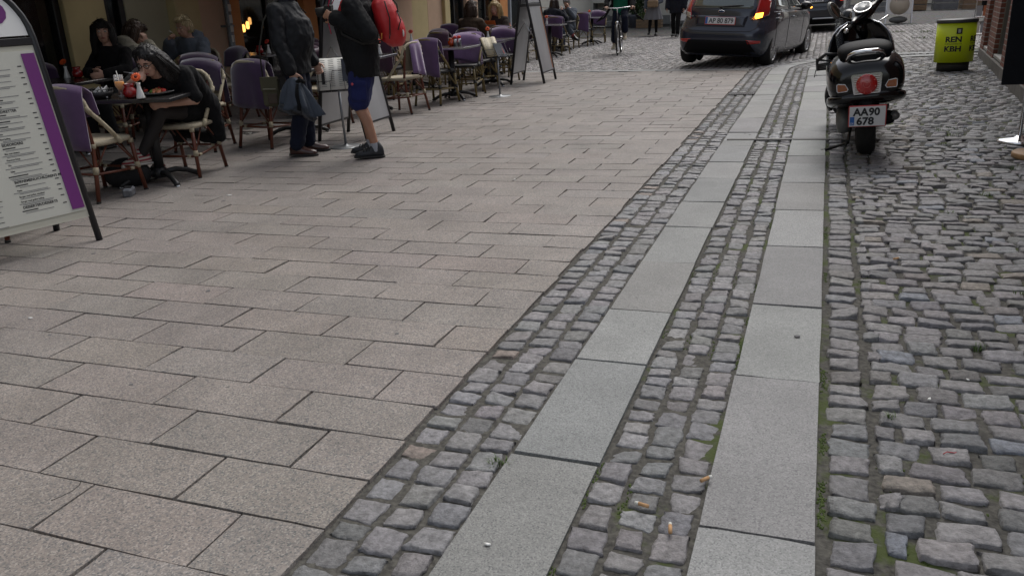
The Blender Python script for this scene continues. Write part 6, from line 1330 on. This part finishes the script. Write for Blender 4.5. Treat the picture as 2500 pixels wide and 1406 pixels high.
        mb = MB(); patch(mb, [(sg * .52, .40), (sg * .70, .42), (sg * .70, .46), (sg * .48, .47)], rear, .008, 6, 3); mb.build('reflector', M_REDL, t)
        mq = side(sg, 1.78, .96, .10); mb = MB(); mb.ball(mq, (.09, .11, .075), 16, 10); mm = mb.build('wing_mirror', M_GLOSSK, t); mb = MB(); mb.ball(mq + V3((.01, sg * .085, -.03)), (.04, .03, .02), 10, 6); mb.build('mirror_indicator', g['mirlamp'] if sg < 0 else M_AMB, mm)
        mb = MB(); mb.ball(P(.0 + sg * .55, .70, -.07), (.15, .13, .075), 14, 8); mb.build('headlamp', M_CLEARL, t)
    mb = MB(); patch(mb, g['wind'], lambda yy, z_, o: P(0 + math.copysign(math.asin(min(.9999, (min(1, abs(yy) / smoothpar(z_)[2])) ** (spec['Ef'] / 2))), yy) , z_, o), .006); mb.build('windscreen', glass, t)
    mb = MB(); patch(mb, g['diff'], rear, .010, 14, 4); mb.build('bumper_insert', M_SEATL, t)
    mb = MB(); hz0, hz1, hw0 = g['hatch']
    pth = [rear(-hw0, hz1, .003), rear(-hw0 * .98, (hz0 + hz1) / 2, .003), rear(-hw0 * .93, hz0 + .06, .003), rear(-hw0 * .80, hz0 + .01, .003), rear(-.3, hz0, .004), rear(0, hz0, .004), rear(.3, hz0, .004), rear(hw0 * .80, hz0 + .01, .003), rear(hw0 * .93, hz0 + .06, .003), rear(hw0 * .98, (hz0 + hz1) / 2, .003), rear(hw0, hz1, .003)]
    mb.tube(pth, .0045, 6); mb.build('hatch_seam', M_RUB, t)
    # number plate in its recess
    pz = g['plate']; q = rear(0, pz, .012); th = math.atan2(rear(0, pz + .05).x - rear(0, pz - .05).x, .1)
    TP = Matrix.Translation(q) @ Matrix.Rotation(th, 4, 'Y')
    mb = MB(); patch(mb, [(-.42, pz - .09), (.42, pz - .09), (.46, pz + .085), (-.46, pz + .085)], rear, .0045, 12, 4); mb.build('plate_recess', g['recess'], t)
    mb = MB(); mb.M = TP; mb.box((-.004, 0, 0), (.014, .53, .13), bev=.004); hp = mb.build('number_plate', M_PRED if g.get('redb') else M_RUB, t)
    mb = MB(); mb.M = TP; mb.box((-.010, 0, .003), (.006, .510, .112), bev=.002); mb.build('plate_face', M_PLATE, hp)
    if g.get('blue'): mb = MB(); mb.M = TP; mb.box((-.0135, .235, .003), (.002, .04, .108)); mb.build('blue_band', M_PBLUE, hp)
    o = text_mesh('lettering', plate, .112, M_PINK_, hp, (0, 0, 0), (0, 0, 0), .0006, 'CENTER', .0022); wdt = max(v.co.x for v in o.data.vertices) - min(v.co.x for v in o.data.vertices); o.matrix_local = TP @ Matrix.Translation((-.0138, -.018 if g.get('blue') else 0, -.036)) @ RB.to_4x4() @ Matrix.Diagonal((.425 / wdt, 1, 1, 1))
    return t, P, rear, side, patch
M_CARB = mat('dark blue grey metallic', (.030, .036, .056), .25, metal=.25, spec=.45, coat=.6)
M_CARN = mat('dark blue metallic', (.012, .015, .024), .28, metal=.3, spec=.5, coat=1.)
M_CGL = mat('car glass', (.10, .12, .115), .05, spec=1., coat=1., metal=.4)
M_HUB = mat('silver hubcap', (.50, .51, .52), .32, metal=.8)
M_AMBL = mat('lit indicator', (1, .5, .1), emit=(1, .36, .03), estr=5); M_AMBL2 = mat('lit small indicator', (1, .5, .1), emit=(1, .35, .04), estr=3)
M_REDLL = mat('lit brake lamp', (.8, .03, .02), .2, emit=(1, .06, .03), estr=1.6, coat=1.)
pi = math.pi
hatch = dict(E=4.5, Elow=2.6, Ef=3.6, w=.815, wb=2.49, r=.302, z0=.19, hub=M_HUB, chrome=True, blue=True, redb=True,
    ring=[(.19, -.50, 3.10, .74), (.24, -.58, 3.22, .79), (.34, -.635, 3.24, .808), (.46, -.655, 3.26, .816), (.56, -.655, 3.26, .818), (.60, -.64, 3.25, .82), (.66, -.60, 3.22, .822), (.78, -.575, 3.18, .83), (.88, -.56, 2.85, .815), (.93, -.55, 2.45, .80), (1.0, -.52, 2.20, .77), (1.2, -.40, 1.80, .705), (1.36, -.26, 1.42, .61), (1.44, -.12, 1.18, .53), (1.475, .10, .95, .40), (1.49, .40, .65, .15)],
    rw=[(-.60, .965), (.60, .965), (.50, 1.34), (-.50, 1.34)], sw=[[(-.05, .95), (.72, .93), (.66, 1.33), (.18, 1.33)], [(.78, .93), (1.62, .91), (1.18, 1.36), (.72, 1.36)], [(1.66, .91), (1.95, .91), (1.30, 1.33), (1.22, 1.34)]], wind=[(-.66, 1.0), (.66, 1.0), (.52, 1.36), (-.52, 1.36)],
    doors=(-.02, .74, 1.82), handles=(.10, 1.0), lamp=lambda sg: [(pi - sg * .37, .79), (pi - sg * .86, .86), (pi - sg * 1.06, 1.08), (pi - sg * .66, 1.20)], lampm=(M_REDL,),
    lampin=lambda sg: [([(pi - sg * .38, .795), (pi - sg * .62, .83), (pi - sg * .67, .905), (pi - sg * .45, .89)], M_AMBL if sg < 0 else M_CLEARL, 'indicator_lens')],
    diff=[(-.66, .225), (.66, .225), (.52, .455), (-.52, .455)], hatch=(.60, .94, .66), plate=.765, recess=M_CARB, mirlamp=M_AMBL2)
c1, P1, rear1, side1, patch1 = make_car('car', 'dark blue grey hatchback with a lit orange indicator at the junction', -1.585, 15.21, R(78.5), M_CARB, M_CGL, 'AP 80 879', hatch, z=.0, lean=R(1.6))
mb = MB(); q = rear1(0, .915, .012); mb.ball(q, (.012, .062, .026), 18, 8); em = mb.build('badge', M_CHROME, c1); mb = MB(); mb.ball(q + V3((-.006, 0, 0)), (.009, .052, .019), 18, 8); mb.build('badge_field', mat('dark blue enamel', (.02, .04, .10), .25), em)
text_mesh('script_badge', 'Fiesta', .075, M_CHROME, c1, (0, 0, 0), (0, 0, 0), .003, 'CENTER', .002).matrix_local = Matrix.Translation(rear1(-.50, .80, .012)) @ Matrix.Rotation(-.28, 4, 'Z') @ RB.to_4x4()
mb = MB(); mb.box(rear1(.52, .835, .008), (.006, .10, .018)); mb.build('small_badge', M_ALU, c1)
mb = MB(); mb.tube([rear1(.03, .975, .035), rear1(-.05, .99, .045), rear1(-.30, 1.01, .04), rear1(-.36, 1.01, .035)], [.018, .014, .01, .006], 8); mb.build('rear_wiper', M_RUB, c1)
mb = MB(); patch1(mb, [(.02, .74), (.2, .74), (.2, .88), (.02, .88)], lambda a_, z_, o: side1(-1, a_, z_, o), -.002 + .004, 4, 4); mb.build('fuel_flap', M_CARB, c1)
estate = dict(E=4.4, Ef=4.0, w=.91, wb=2.8, r=.325, z0=.20, hub=M_HUB, blue=False, redb=False,
    ring=[(.20, -.80, 3.55, .80), (.26, -.92, 3.65, .86), (.40, -.98, 3.74, .90), (.60, -1.0, 3.76, .912), (.66, -.96, 3.74, .912), (.82, -.93, 3.60, .905), (.93, -.90, 3.0, .88), (1.0, -.86, 2.55, .84), (1.2, -.66, 2.1, .74), (1.36, -.40, 1.65, .65), (1.42, -.2, 1.3, .54), (1.45, .2, .9, .25)],
    rw=[(-.62, 1.02), (.62, 1.02), (.52, 1.32), (-.52, 1.32)], sw=[[(-.45, .97), (.2, .96), (.1, 1.30), (-.2, 1.30)], [(.26, .96), (1.1, .95), (1.0, 1.32), (.16, 1.32)], [(1.16, .95), (2.1, .93), (1.5, 1.32), (1.06, 1.32)]], wind=[(-.7, 1.03), (.7, 1.03), (.56, 1.33), (-.56, 1.33)],
    doors=(.22, 1.13, 2.2), handles=(.4, 1.35), lamp=lambda sg: [(pi - sg * .55, .80), (pi - sg * 1.32, .82), (pi - sg * 1.36, .98), (pi - sg * .60, .97)], lampm=(M_REDLL,),
    lampin=lambda sg: [([(pi - sg * .95, .83), (pi - sg * 1.12, .83), (pi - sg * 1.12, .95), (pi - sg * .95, .95)], M_AMBL if sg < 0 else M_REDLL, 'indicator_lens')],
    diff=[(-.70, .24), (.70, .24), (.62, .36), (-.62, .36)], hatch=(.66, .98, .74), plate=.84, recess=M_CARN, mirlamp=M_AMB)
c2, P2, rear2, side2, patch2 = make_car('car', 'dark estate car with red lamps lit, ahead of the hatchback', -.30, 25.6, R(88), M_CARN, M_CGL, 'AH 48 522', estate, tilt=True)
for k in range(4): mb = MB(); c_ = rear2(-.09 + .06 * k, .985, .012); mb.tube([c_ + V3((0, .037 * math.cos(a), .037 * math.sin(a))) for a in [2 * pi * j / 20 for j in range(20)]], .005, 6, closed=True); mb.build('ring_emblem', M_CHROME, c2)
mb = MB(); mb.box(rear2(-.30, .36, .02), (.03, .62, .035), bev=.008); mb.build('chrome_strip', M_ALU, c2)
# ---------------------------------------------------------------- street furniture and small things
M_LIME = mat('lime painted steel', srgb(204, 221, 28), .38, noise=.10, nscale=4, bump=.1, bscale=40)
bn = thing('litter_bin', 'lime green litter bin with black lettering beside the brick wall', 'bin', 1.72, 12.98, R(-90))
BA, BB = .245, .19      # half width and half depth of the oval drum
def oval(r_, z_): return [(BB * r_ * math.cos(a), BA * r_ * math.sin(a), z_) for a in [2 * pi * k / 48 for k in range(48)]]
MB().loft([oval(1.0, .12), oval(1.0, .635)]).build('drum', M_LIME, bn)
MB().loft([oval(.82, 0), oval(.82, .118)]).build('base', mat('dark base', (.03, .028, .025), .7, noise=.4, nscale=10), bn)
MB().loft([oval(1.03, .637), oval(1.05, .645), oval(1.05, .675), oval(1.0, .685)]).build('lid', mat('dark lid', (.05, .05, .05), .4), bn)
def wrap(s_, ang, z_, size, m, b=0.):
    o = text_mesh('lettering', s_, size, m, bn, (0, 0, 0), (0, 0, 0), .0005, 'LEFT', b)
    for v in o.data.vertices:
        a = ang + v.co.x / .22; zz = z_ + v.co.y; k = 1.004 + v.co.z; v.co = (BB * k * math.cos(a), BA * k * math.sin(a), zz)
    o.matrix_local = Matrix(); return o
for a0 in (-.62, .72):
    wrap('REN', a0, .392, .100, M_INK, .004); wrap('KÆRLIGHED TIL', a0, .358, .027, M_INK); wrap('KBH', a0 - .02, .268, .100, M_INK, .004)
mb = MB()
for a, h, w_, m_, k in ((.06, .075, .07, 0, 1.006), (.06, .045, .032, 1, 1.012)):
    c_ = V3((BB * k * math.cos(a), BA * k * math.sin(a), (.535))); mb.box(c_, (.006, w_, h), rot=(0, 0, .05), mi=m_, bev=.001)
mb.build('crest', [M_INK, mat('pale crest', (.4, .42, .38), .5)], bn)
# black banner on a chrome stand, wooden stool top in front
bs = thing('banner_stand', 'black cloth banner on a chrome pole with a round chrome foot', 'banner', 1.50, 7.22)
MB().lathe([(.155, 0), (.155, .012), (.14, .024), (.04, .034), (.02, .05)], 36).build('foot', M_CHROME, bs)
MB().tube([(0, 0, .03), (0, 0, 2.1)], .0135, 12).build('pole', M_CHROME, bs)
mb = MB(); mb.box((.08, -.03, 1.26), (.52, .02, 1.64), bev=.006); mb.build('banner_cloth', cloth('black banner cloth', (.010, .012, .016), rough=.8), bs)
mb = MB(); mb.tube([(.05 + .05 * math.cos(a), -.044, 1.02 + .05 * math.sin(a)) for a in [2 * pi * k / 20 for k in range(20)]], .004, 5, closed=True); mb.build('ring_print', M_GREYINK, bs)
ws_ = thing('wooden_stand', 'round pale wooden base standing just in front of the chrome foot', 'stand', 1.50, 6.58)
MB().lathe([(.155, .0), (.163, .006), (.163, .036), (.155, .042)], 36).build('base', mat('beech wood', (.42, .25, .12), .5, noise=.25, nscale=8, stretch=(1, 6, 1)), ws_)
MB().tube([(.06, 0, .04), (.06, 0, 1.5)], .016, 10).build('pole', M_BLACKM, ws_)
# far sandwich board with its round design
sg_ = thing('sandwich_board', 'white sandwich board with a beige disc far behind the scooter', 'sign board', 2.02, 27.6, R(-92))
for s_ in (1, -1):
    T_ = Matrix.Translation((s_ * .17, 0, 0)) @ Matrix.Rotation(-s_ * .15, 4, 'Y')
    mb = MB(); mb.M = T_
    for yy in (-.35, .35): mb.box((0, yy, .62), (.03, .03, 1.24))
    mb.box((0, 0, 1.23), (.03, .72, .03)); lf = mb.build('leg_frame', M_ALU, sg_)
    mb = MB(); mb.M = T_; mb.box((.0, 0, .74), (.02, .665, .94)); mb.build('panel', M_WHITE, lf)
    if s_ > 0:
        mb = MB(); mb.M = T_ @ Matrix.Translation((.012, 0, .52)) @ Matrix.Rotation(pi / 2, 4, 'Y'); mb.lathe([(.27, 0), (.27, .003), (0, .004)], 36); mb.build('disc_print', mat('beige print', (.50, .44, .35), .6), lf)
        o = text_mesh('lettering', 'VILLA', .13, M_GREYINK, lf, (0, 0, 0), (0, 0, 0), .001, 'CENTER', .002); o.matrix_local = T_ @ Matrix.Translation((.0165, 0, .66)) @ Matrix(((0, 0, 1), (1, 0, 0), (0, 1, 0))).to_4x4()
st_ = thing('ballast_stone', 'brown stone lying inside the far white sandwich board', 'stone', 2.02, 27.6); mb = MB(); mb.ball((0, 0, .1), (.26, .13, .1), 12, 8); mb.build('stone_block', M_STEP, st_)
# crates and shop goods closing the far end on the right
M_CRATE = mat('weathered crate wood', (.26, .18, .11), .8, noise=.35, nscale=9, stretch=(1, 1, 5)); M_CRATEG = mat('grey crate', (.17, .18, .19), .7, noise=.3, nscale=6)
def crate(x, y, yaw, sx_, sy_, sz, m, label, plants=False, group=None):
    t = thing('crate', label, 'crate', x, y, R(yaw), group=group)
    for s_ in (1, -1):
        mb = MB()
        for k in range(3): mb.box((s_ * (sx_ / 2 - .008), 0, sz * (.17 + .33 * k)), (.014, sy_, sz * .27), bev=.003)
        mb.build('side_panel', m, t); mb = MB()
        for k in range(3): mb.box((0, s_ * (sy_ / 2 - .008), sz * (.17 + .33 * k)), (sx_ - .04, .014, sz * .27), bev=.003)
        for q in (1, -1): mb.box((q * (sx_ / 2 - .03), s_ * (sy_ / 2 - .025), sz / 2), (.025, .02, sz * .98))
        mb.build('end_panel', m, t)
    MB().box((0, 0, .03), (sx_ - .05, sy_ - .05, .02)).build('bottom', m, t); return t
rng2 = random.Random(5)
crate(2.1, 38.2, 5, .8, .5, .62, M_CRATEG, 'grey crate left in the row of far crates', group='far crates'); crate(3.2, 38.4, -4, 1.2, .6, .72, M_CRATE, 'wide wooden crate in the middle of the far row', group='far crates')
crate(4.5, 38.8, 3, .9, .6, .8, M_CRATEG, 'grey crate right of the wide wooden one', group='far crates'); crate(5.5, 39.0, 8, .8, .6, .6, M_CRATE, 'small wooden crate right in the far row', group='far crates'); crate(3.25, 38.9, 0, 1.0, .5, 1.1, M_CRATEG, 'tall grey crate behind the wide wooden one', group='far crates')
um = thing('closed_parasol', 'folded black parasol standing past the brick corner', 'parasol', 4.05, 26.0); MB().lathe([(.02, .25), (.13, .4), (.15, .8), (.09, 1.6), (.03, 2.3)], 14).build('cloth', M_BLACKC, um); MB().tube([(0, 0, 0), (0, 0, 2.4)], .03, 8).build('pole', M_ALU, um); MB().lathe([(.25, 0), (.25, .07), (.05, .1)], 20).build('foot', M_CONC, um)
rk = thing('card_rack', 'white wire rack of cards by the far end of the brick wall', 'rack', 2.62, 16.6, R(-85))
mb = MB()
for yy in (-.2, .2): mb.tube([(0, yy, 0), (0, yy, 1.5)], .012, 6)
for k in range(5): mb.box((.02, 0, .25 + .28 * k), (.1, .42, .015))
mb.build('rack_frame', M_ALU, rk)
for k in range(5):
    for j in range(4): MB().box((.045 + .004 * j, -.15 + .1 * j, .36 + .28 * k), (.012, .085, .17), rot=(0, -.1, 0)).build('card', [M_PAPER, M_GREYP, MATS['salmon'], M_ALU][(k + j) % 4], rk)
# greenery before the cream house
M_LEAF = mat('leaf green', (.045, .085, .025), .55, noise=.6, nscale=6, col2=(.02, .045, .014)); M_LEAFL = mat('light leaf', (.09, .14, .035), .55, noise=.5, nscale=8)
def foliage(name, n, shape, size, m, par, seed=1):
    r = random.Random(seed); mb = MB()
    for k in range(n):
        p_ = shape(r); d_ = V3((r.gauss(0, 1), r.gauss(0, 1), r.gauss(.3, 1))).normalized(); F = frame_of(d_, (r.gauss(0, 1), r.gauss(0, 1), 1)); s_ = size * r.uniform(.6, 1.3)
        mb.add([p_ + F @ V3(q) * s_ for q in ((-.5, 0, 0), (0, .28, .08), (.5, 0, 0), (0, -.28, .08))], [(0, 1, 2), (0, 2, 3)], 0, False)
    return mb.build(name, m, par, fix=False)
def blob(cx, cy, cz, rx, ry, rz):
    def f(r):
        v = V3((r.gauss(0, 1), r.gauss(0, 1), r.gauss(0, 1))).normalized() * r.uniform(.45, 1) ** .5; v = v * (1 + .25 * math.sin(5 * v.x + 3 * v.z) * math.sin(4 * v.y)); return V3((cx + rx * v.x, cy + ry * v.y, cz + rz * v.z))
    return f
def potted(x, y, label, potm, h_, r_, seed, m=None):
    t = thing('potted_shrub', label, 'shrub', x, y); MB().lathe([(r_ * .62, 0), (r_ * .85, .42), (r_ * .9, .44), (r_ * .9, .5), (r_ * .78, .5), (r_ * .7, .4)], 18).build('pot', potm, t); MB().tube([(0, 0, .4), (.02, 0, h_ * .8)], [.03, .012], 6).build('stem', M_BROWNL, t)
    foliage('foliage', 2600, blob(0, 0, .45 + (h_ - .45) * .5, r_ * 1.15, r_ * 1.15, (h_ - .40) * .52), .10, m or M_LEAF, t, seed); return t
potted(-7.15, 33.5, 'tall dark shrub in a slate pot behind the cyclist', mat('slate pot', (.10, .11, .14), .6), 1.9, .40, 3)
potted(-10.3, 32.6, 'round green shrub in a grey pot left of the stone stairs', M_GREYP, 1.45, .42, 4)
for k, (x, y, lb) in enumerate(((-6.75, 32.9, 'wooden crate of leafy plants right behind the bicycle'), (-6.25, 32.95, 'second wooden crate of plants next to the grey skirt'), (-9.5, 33.0, 'wooden crate with pink flowers left of the stone stairs'))):
    crate(x, y, -90, .40, .48, .34, M_CRATE, lb, group='wooden plant crates'); t = thing('plant', ('low green plant growing in the crate behind the bicycle', 'green plant with a pink bloom in the crate next to the skirt', 'leafy plant with pink flowers in the crate at the stairs')[k], 'plant', x, y, z=.3)
    foliage('foliage', 420, blob(0, 0, .12, .24, .22, .16), .075, M_LEAFL, t, 20 + k)
    if k: foliage('bloom', 26, blob(.05, -.05, .27, .10, .1, .05), .06, mat('pink bloom %d' % k, (.5, .18, .2), .7), t, 40 + k)
wb_ = thing('poster_board', 'white poster board with a thin ring drawing behind the grey skirt', 'sign board', -5.05, 32.2, R(-88))
mb = MB()
for yy in (-.5, .5): mb.tube([(.0, yy, 0), (-.12, yy, 1.25)], .014, 6); mb.tube([(-.35, yy, 0), (-.12, yy, 1.25)], .014, 6)
lf = mb.build('leg_frame', M_ALU, wb_)
mb = MB(); mb.box((-.045, 0, .77), (.02, .98, 1.0), rot=(0, -.096, 0)); mb.build('panel', M_WHITE, wb_)
mb = MB(); mb.tube([(-.035 - .096 * (.27 * math.sin(a)) + .004, .02 + .27 * math.cos(a), .80 + .27 * math.sin(a)) for a in [lerp(-2.6, 1.2, k / 20) for k in range(21)]], .009, 5); mb.build('ring_print', mat('gold print', (.40, .33, .18), .5), wb_)
# a parked bicycle by the shop window (a copy of the ridden one)
b2 = copy_tree(bk); place(b2, -7.75, 22.6, R(60)); tag(b2, 'black bicycle parked against the shop window behind the blond woman', 'bicycle')
# ---------------------------------------------------------------- drains, channel, litter, weeds
M_DRAIN = mat('iron grate', (.05, .05, .055), .5, metal=.6, noise=.3, nscale=20)
def grate(x, y, wd, dp, label, n):
    t = thing('drain_grate', label, 'drain', x, y); mb = MB(); mb.box((0, 0, -.004), (wd, dp, .012), mi=1)
    for k in range(n): mb.box((-wd / 2 + wd * (k + .5) / n, 0, .004), (wd / n * .5, dp * .9, .006))
    mb.box((-wd / 2, 0, .004), (.008, dp, .008)); mb.box((wd / 2, 0, .004), (.008, dp, .008)); mb.build('bars', [M_DRAIN, M_RUB], t)
grate(-.915, 10.78, .30, .26, 'dark iron drain grate in the left cobbled gutter', 14); grate(.02, 12.83, .16, .16, 'small iron drain grate in the right granite strip', 9)
ch = MB()
for a, b in ((-.725, -.47), (-.47, -.17), (-.17, .105), (.105, .55), (.55, 1.0), (1.0, 1.3)): ch.box(((a + b) / 2, 7.345, gz((a + b) / 2) + .001), (b - a - .004, .062, .016), rot=(0, -math.atan(.0369), 0), bev=.002)
struct(ch.build('drainage_channel', mat('channel concrete', (.15, .145, .14), .7, noise=.2, nscale=20)))
M_FILT = mat('cigarette filter', (.50, .29, .14), .8, noise=.2, nscale=80)
GRD = [((-.325, 1.75), 2.9, 'cigarette end with a burnt tip lying across the middle gutter'), ((-.24, 1.67), 1.75, 'cigarette end standing out on a sett near the bottom edge'), ((-.187, 1.91), .9, 'crushed cigarette end by the moss of the right granite strip'), ((.42, 3.99), .7, 'short cigarette end on the right hand cobbles')]
for (x, y), a, lb in GRD:
    t = thing('cigarette_end', lb, 'cigarette end', x, y, a, z=.004, group='cigarette ends on the cobbles'); MB().cyl((-.016, 0, .008), (.012, 0, .008), .0052, .005, n=10).build('filter', M_FILT, t); MB().cyl((.0121, 0, .008), (.022, 0, .007), .005, .0044, n=10).build('ash_end', M_PAPER, t)
th_ = thing('thread', 'thin red thread lying between the right hand cobbles', 'thread', .44, 2.22, .4); MB().tube([(-.02, 0, .004), (-.006, .006, .006), (.012, .0, .005), (.022, .004, .004)], .0014, 5).build('strand', mat('red thread', (.4, .03, .04), .7), th_)
for k, (x, y, s_) in enumerate(((-.66, 1.50, .008), (.42, 2.55, .008), (.55, 2.72, .006), (-3.39, 2.47, .012), (1.45, 11.2, .025), (1.6, 10.5, .02), (-4.2, 4.9, .02), (-2.1, 5.6, .012))):
    t = thing('paper_scrap', 'tiny white paper scrap lying on the paving, one of many', 'scrap', x, y, k * 1.1, group='white scraps on the paving'); mb = MB(); mb.loft([[(s_ * (1 + .3 * math.sin(3 * a + k)) * math.cos(a), s_ * .5 * math.sin(a), z_) for a in [2 * pi * j / 9 for j in range(9)]] for z_ in (.002, .005)]); mb.build('scrap', M_WHITE, t)
M_GUM = mat('trodden gum', (.10, .10, .105), .8)
for k in range(26):
    x, y = (rng2.uniform(-4.2, -1.15), rng2.uniform(1.0, 9)) if k < 20 else (rng2.choice((-.62, -.05)) + rng2.uniform(-.08, .08), rng2.uniform(1.3, 8))
    t = thing('gum_spot', 'flat dark spot of trodden gum on the paving', 'gum', x, y, group='gum spots on the paving'); s_ = rng2.uniform(.008, .017); mb = MB(); mb.loft([[(s_ * (1 + .15 * math.sin(2 * a + k)) * math.cos(a) * q, s_ * (1 + .15 * math.cos(3 * a)) * math.sin(a) * q, z_) for a in [2 * pi * j / 14 for j in range(14)]] for q, z_ in ((1, .0008), (.85, .0016))]); mb.build('spot', M_GUM, t)
M_GRASS = mat('grass blade', (.075, .13, .022), .6)
TUFTS = ((-.77, 1.86, .03), (1.02, 7.75, .10), (1.14, 7.9, .12), (1.08, 7.55, .08), (.98, 7.1, .06), (-.42, 1.42, .02), (.30, 2.4, .02), (1.0, 5.4, .04), (1.3, 6.2, .05), (.62, 3.0, .02), (.85, 3.6, .025), (2.0, 20.2, .3), (2.3, 22.5, .35), (1.7, 23.0, .25), (.75, 4.9, .03), (1.2, 9.0, .05))
for k, (x, y, s_) in enumerate(TUFTS):
    t = thing('grass_tuft', 'small tuft of green grass growing in a joint of the cobbles', 'grass', x, y, group='grass tufts between the cobbles'); mb = MB()
    for j in range(60 if s_ > .05 else 30):
        px_, py_ = rng2.gauss(0, s_ * .5), rng2.gauss(0, s_ * .35); a = rng2.uniform(0, 6.28); h_ = rng2.uniform(.012, .035) * (1 if s_ < .2 else 2); l_ = h_ * .7; wv = V3((-math.sin(a), math.cos(a), 0)) * .0016 * (1 if s_ < .2 else 3); b_ = V3((px_, py_, -.012)); m_ = b_ + V3((math.cos(a) * l_ * .4, math.sin(a) * l_ * .4, h_ * .8)); e_ = b_ + V3((math.cos(a) * l_, math.sin(a) * l_, h_)); mb.add([b_ - wv, b_ + wv, m_ + wv * .7, m_ - wv * .7, e_], [(0, 1, 2, 3), (3, 2, 4)], 0, False)
    mb.build('blades', M_GRASS, t, fix=False)
# moss cushions raised in the joints of the cobbles: too many to count
mm_ = mat('moss', (.060, .088, .014), .95, noise=.6, nscale=60, bump=1., bscale=120, col2=(.03, .05, .008)); mb = MB()
for k in range(9000):
    u = rng2.random()
    if u < .26: x = .109 + rng2.gauss(0, .005)
    elif u < .46: x = -.180 - abs(rng2.gauss(0, .006)) + .002
    elif u < .60: x = rng2.choice((-.378, -.279)) + rng2.gauss(0, .005)
    elif u < .70: x = -.481 + rng2.gauss(0, .005)
    else: x = rng2.uniform(.24, 1.6)
    y = 1.2 + 8 * rng2.random() ** 1.6
    if math.sin(3.1 * y + 7 * x) + math.sin(7.3 * y) + math.sin(17 * y + 9 * x) < .85: continue
    mb.ball((x, y, gz(x) - .0125), (rng2.uniform(.002, .005), rng2.uniform(.003, .010), rng2.uniform(.0015, .0035)), 5, 3)
tag(mb.build('moss', mm_), 'green moss cushions in the joints of the setts', 'moss', kind='stuff')
# hairline cracks in two slabs by the lower left
for (x, y, pts) in ((-1.95, 1.40, [(0, .05), (.015, .03), (.02, .0), (.012, -.03), (0, -.055)]), (-1.42, 1.98, [(-.06, .03), (-.02, .03), (.0, .01), (.03, -.01)])):
    mb = MB(); mb.tube([(x + a, y + b, gz(x + a) - .0005) for a, b in pts], .0014, 5); struct(mb.build('pavement_crack', M_RUB))
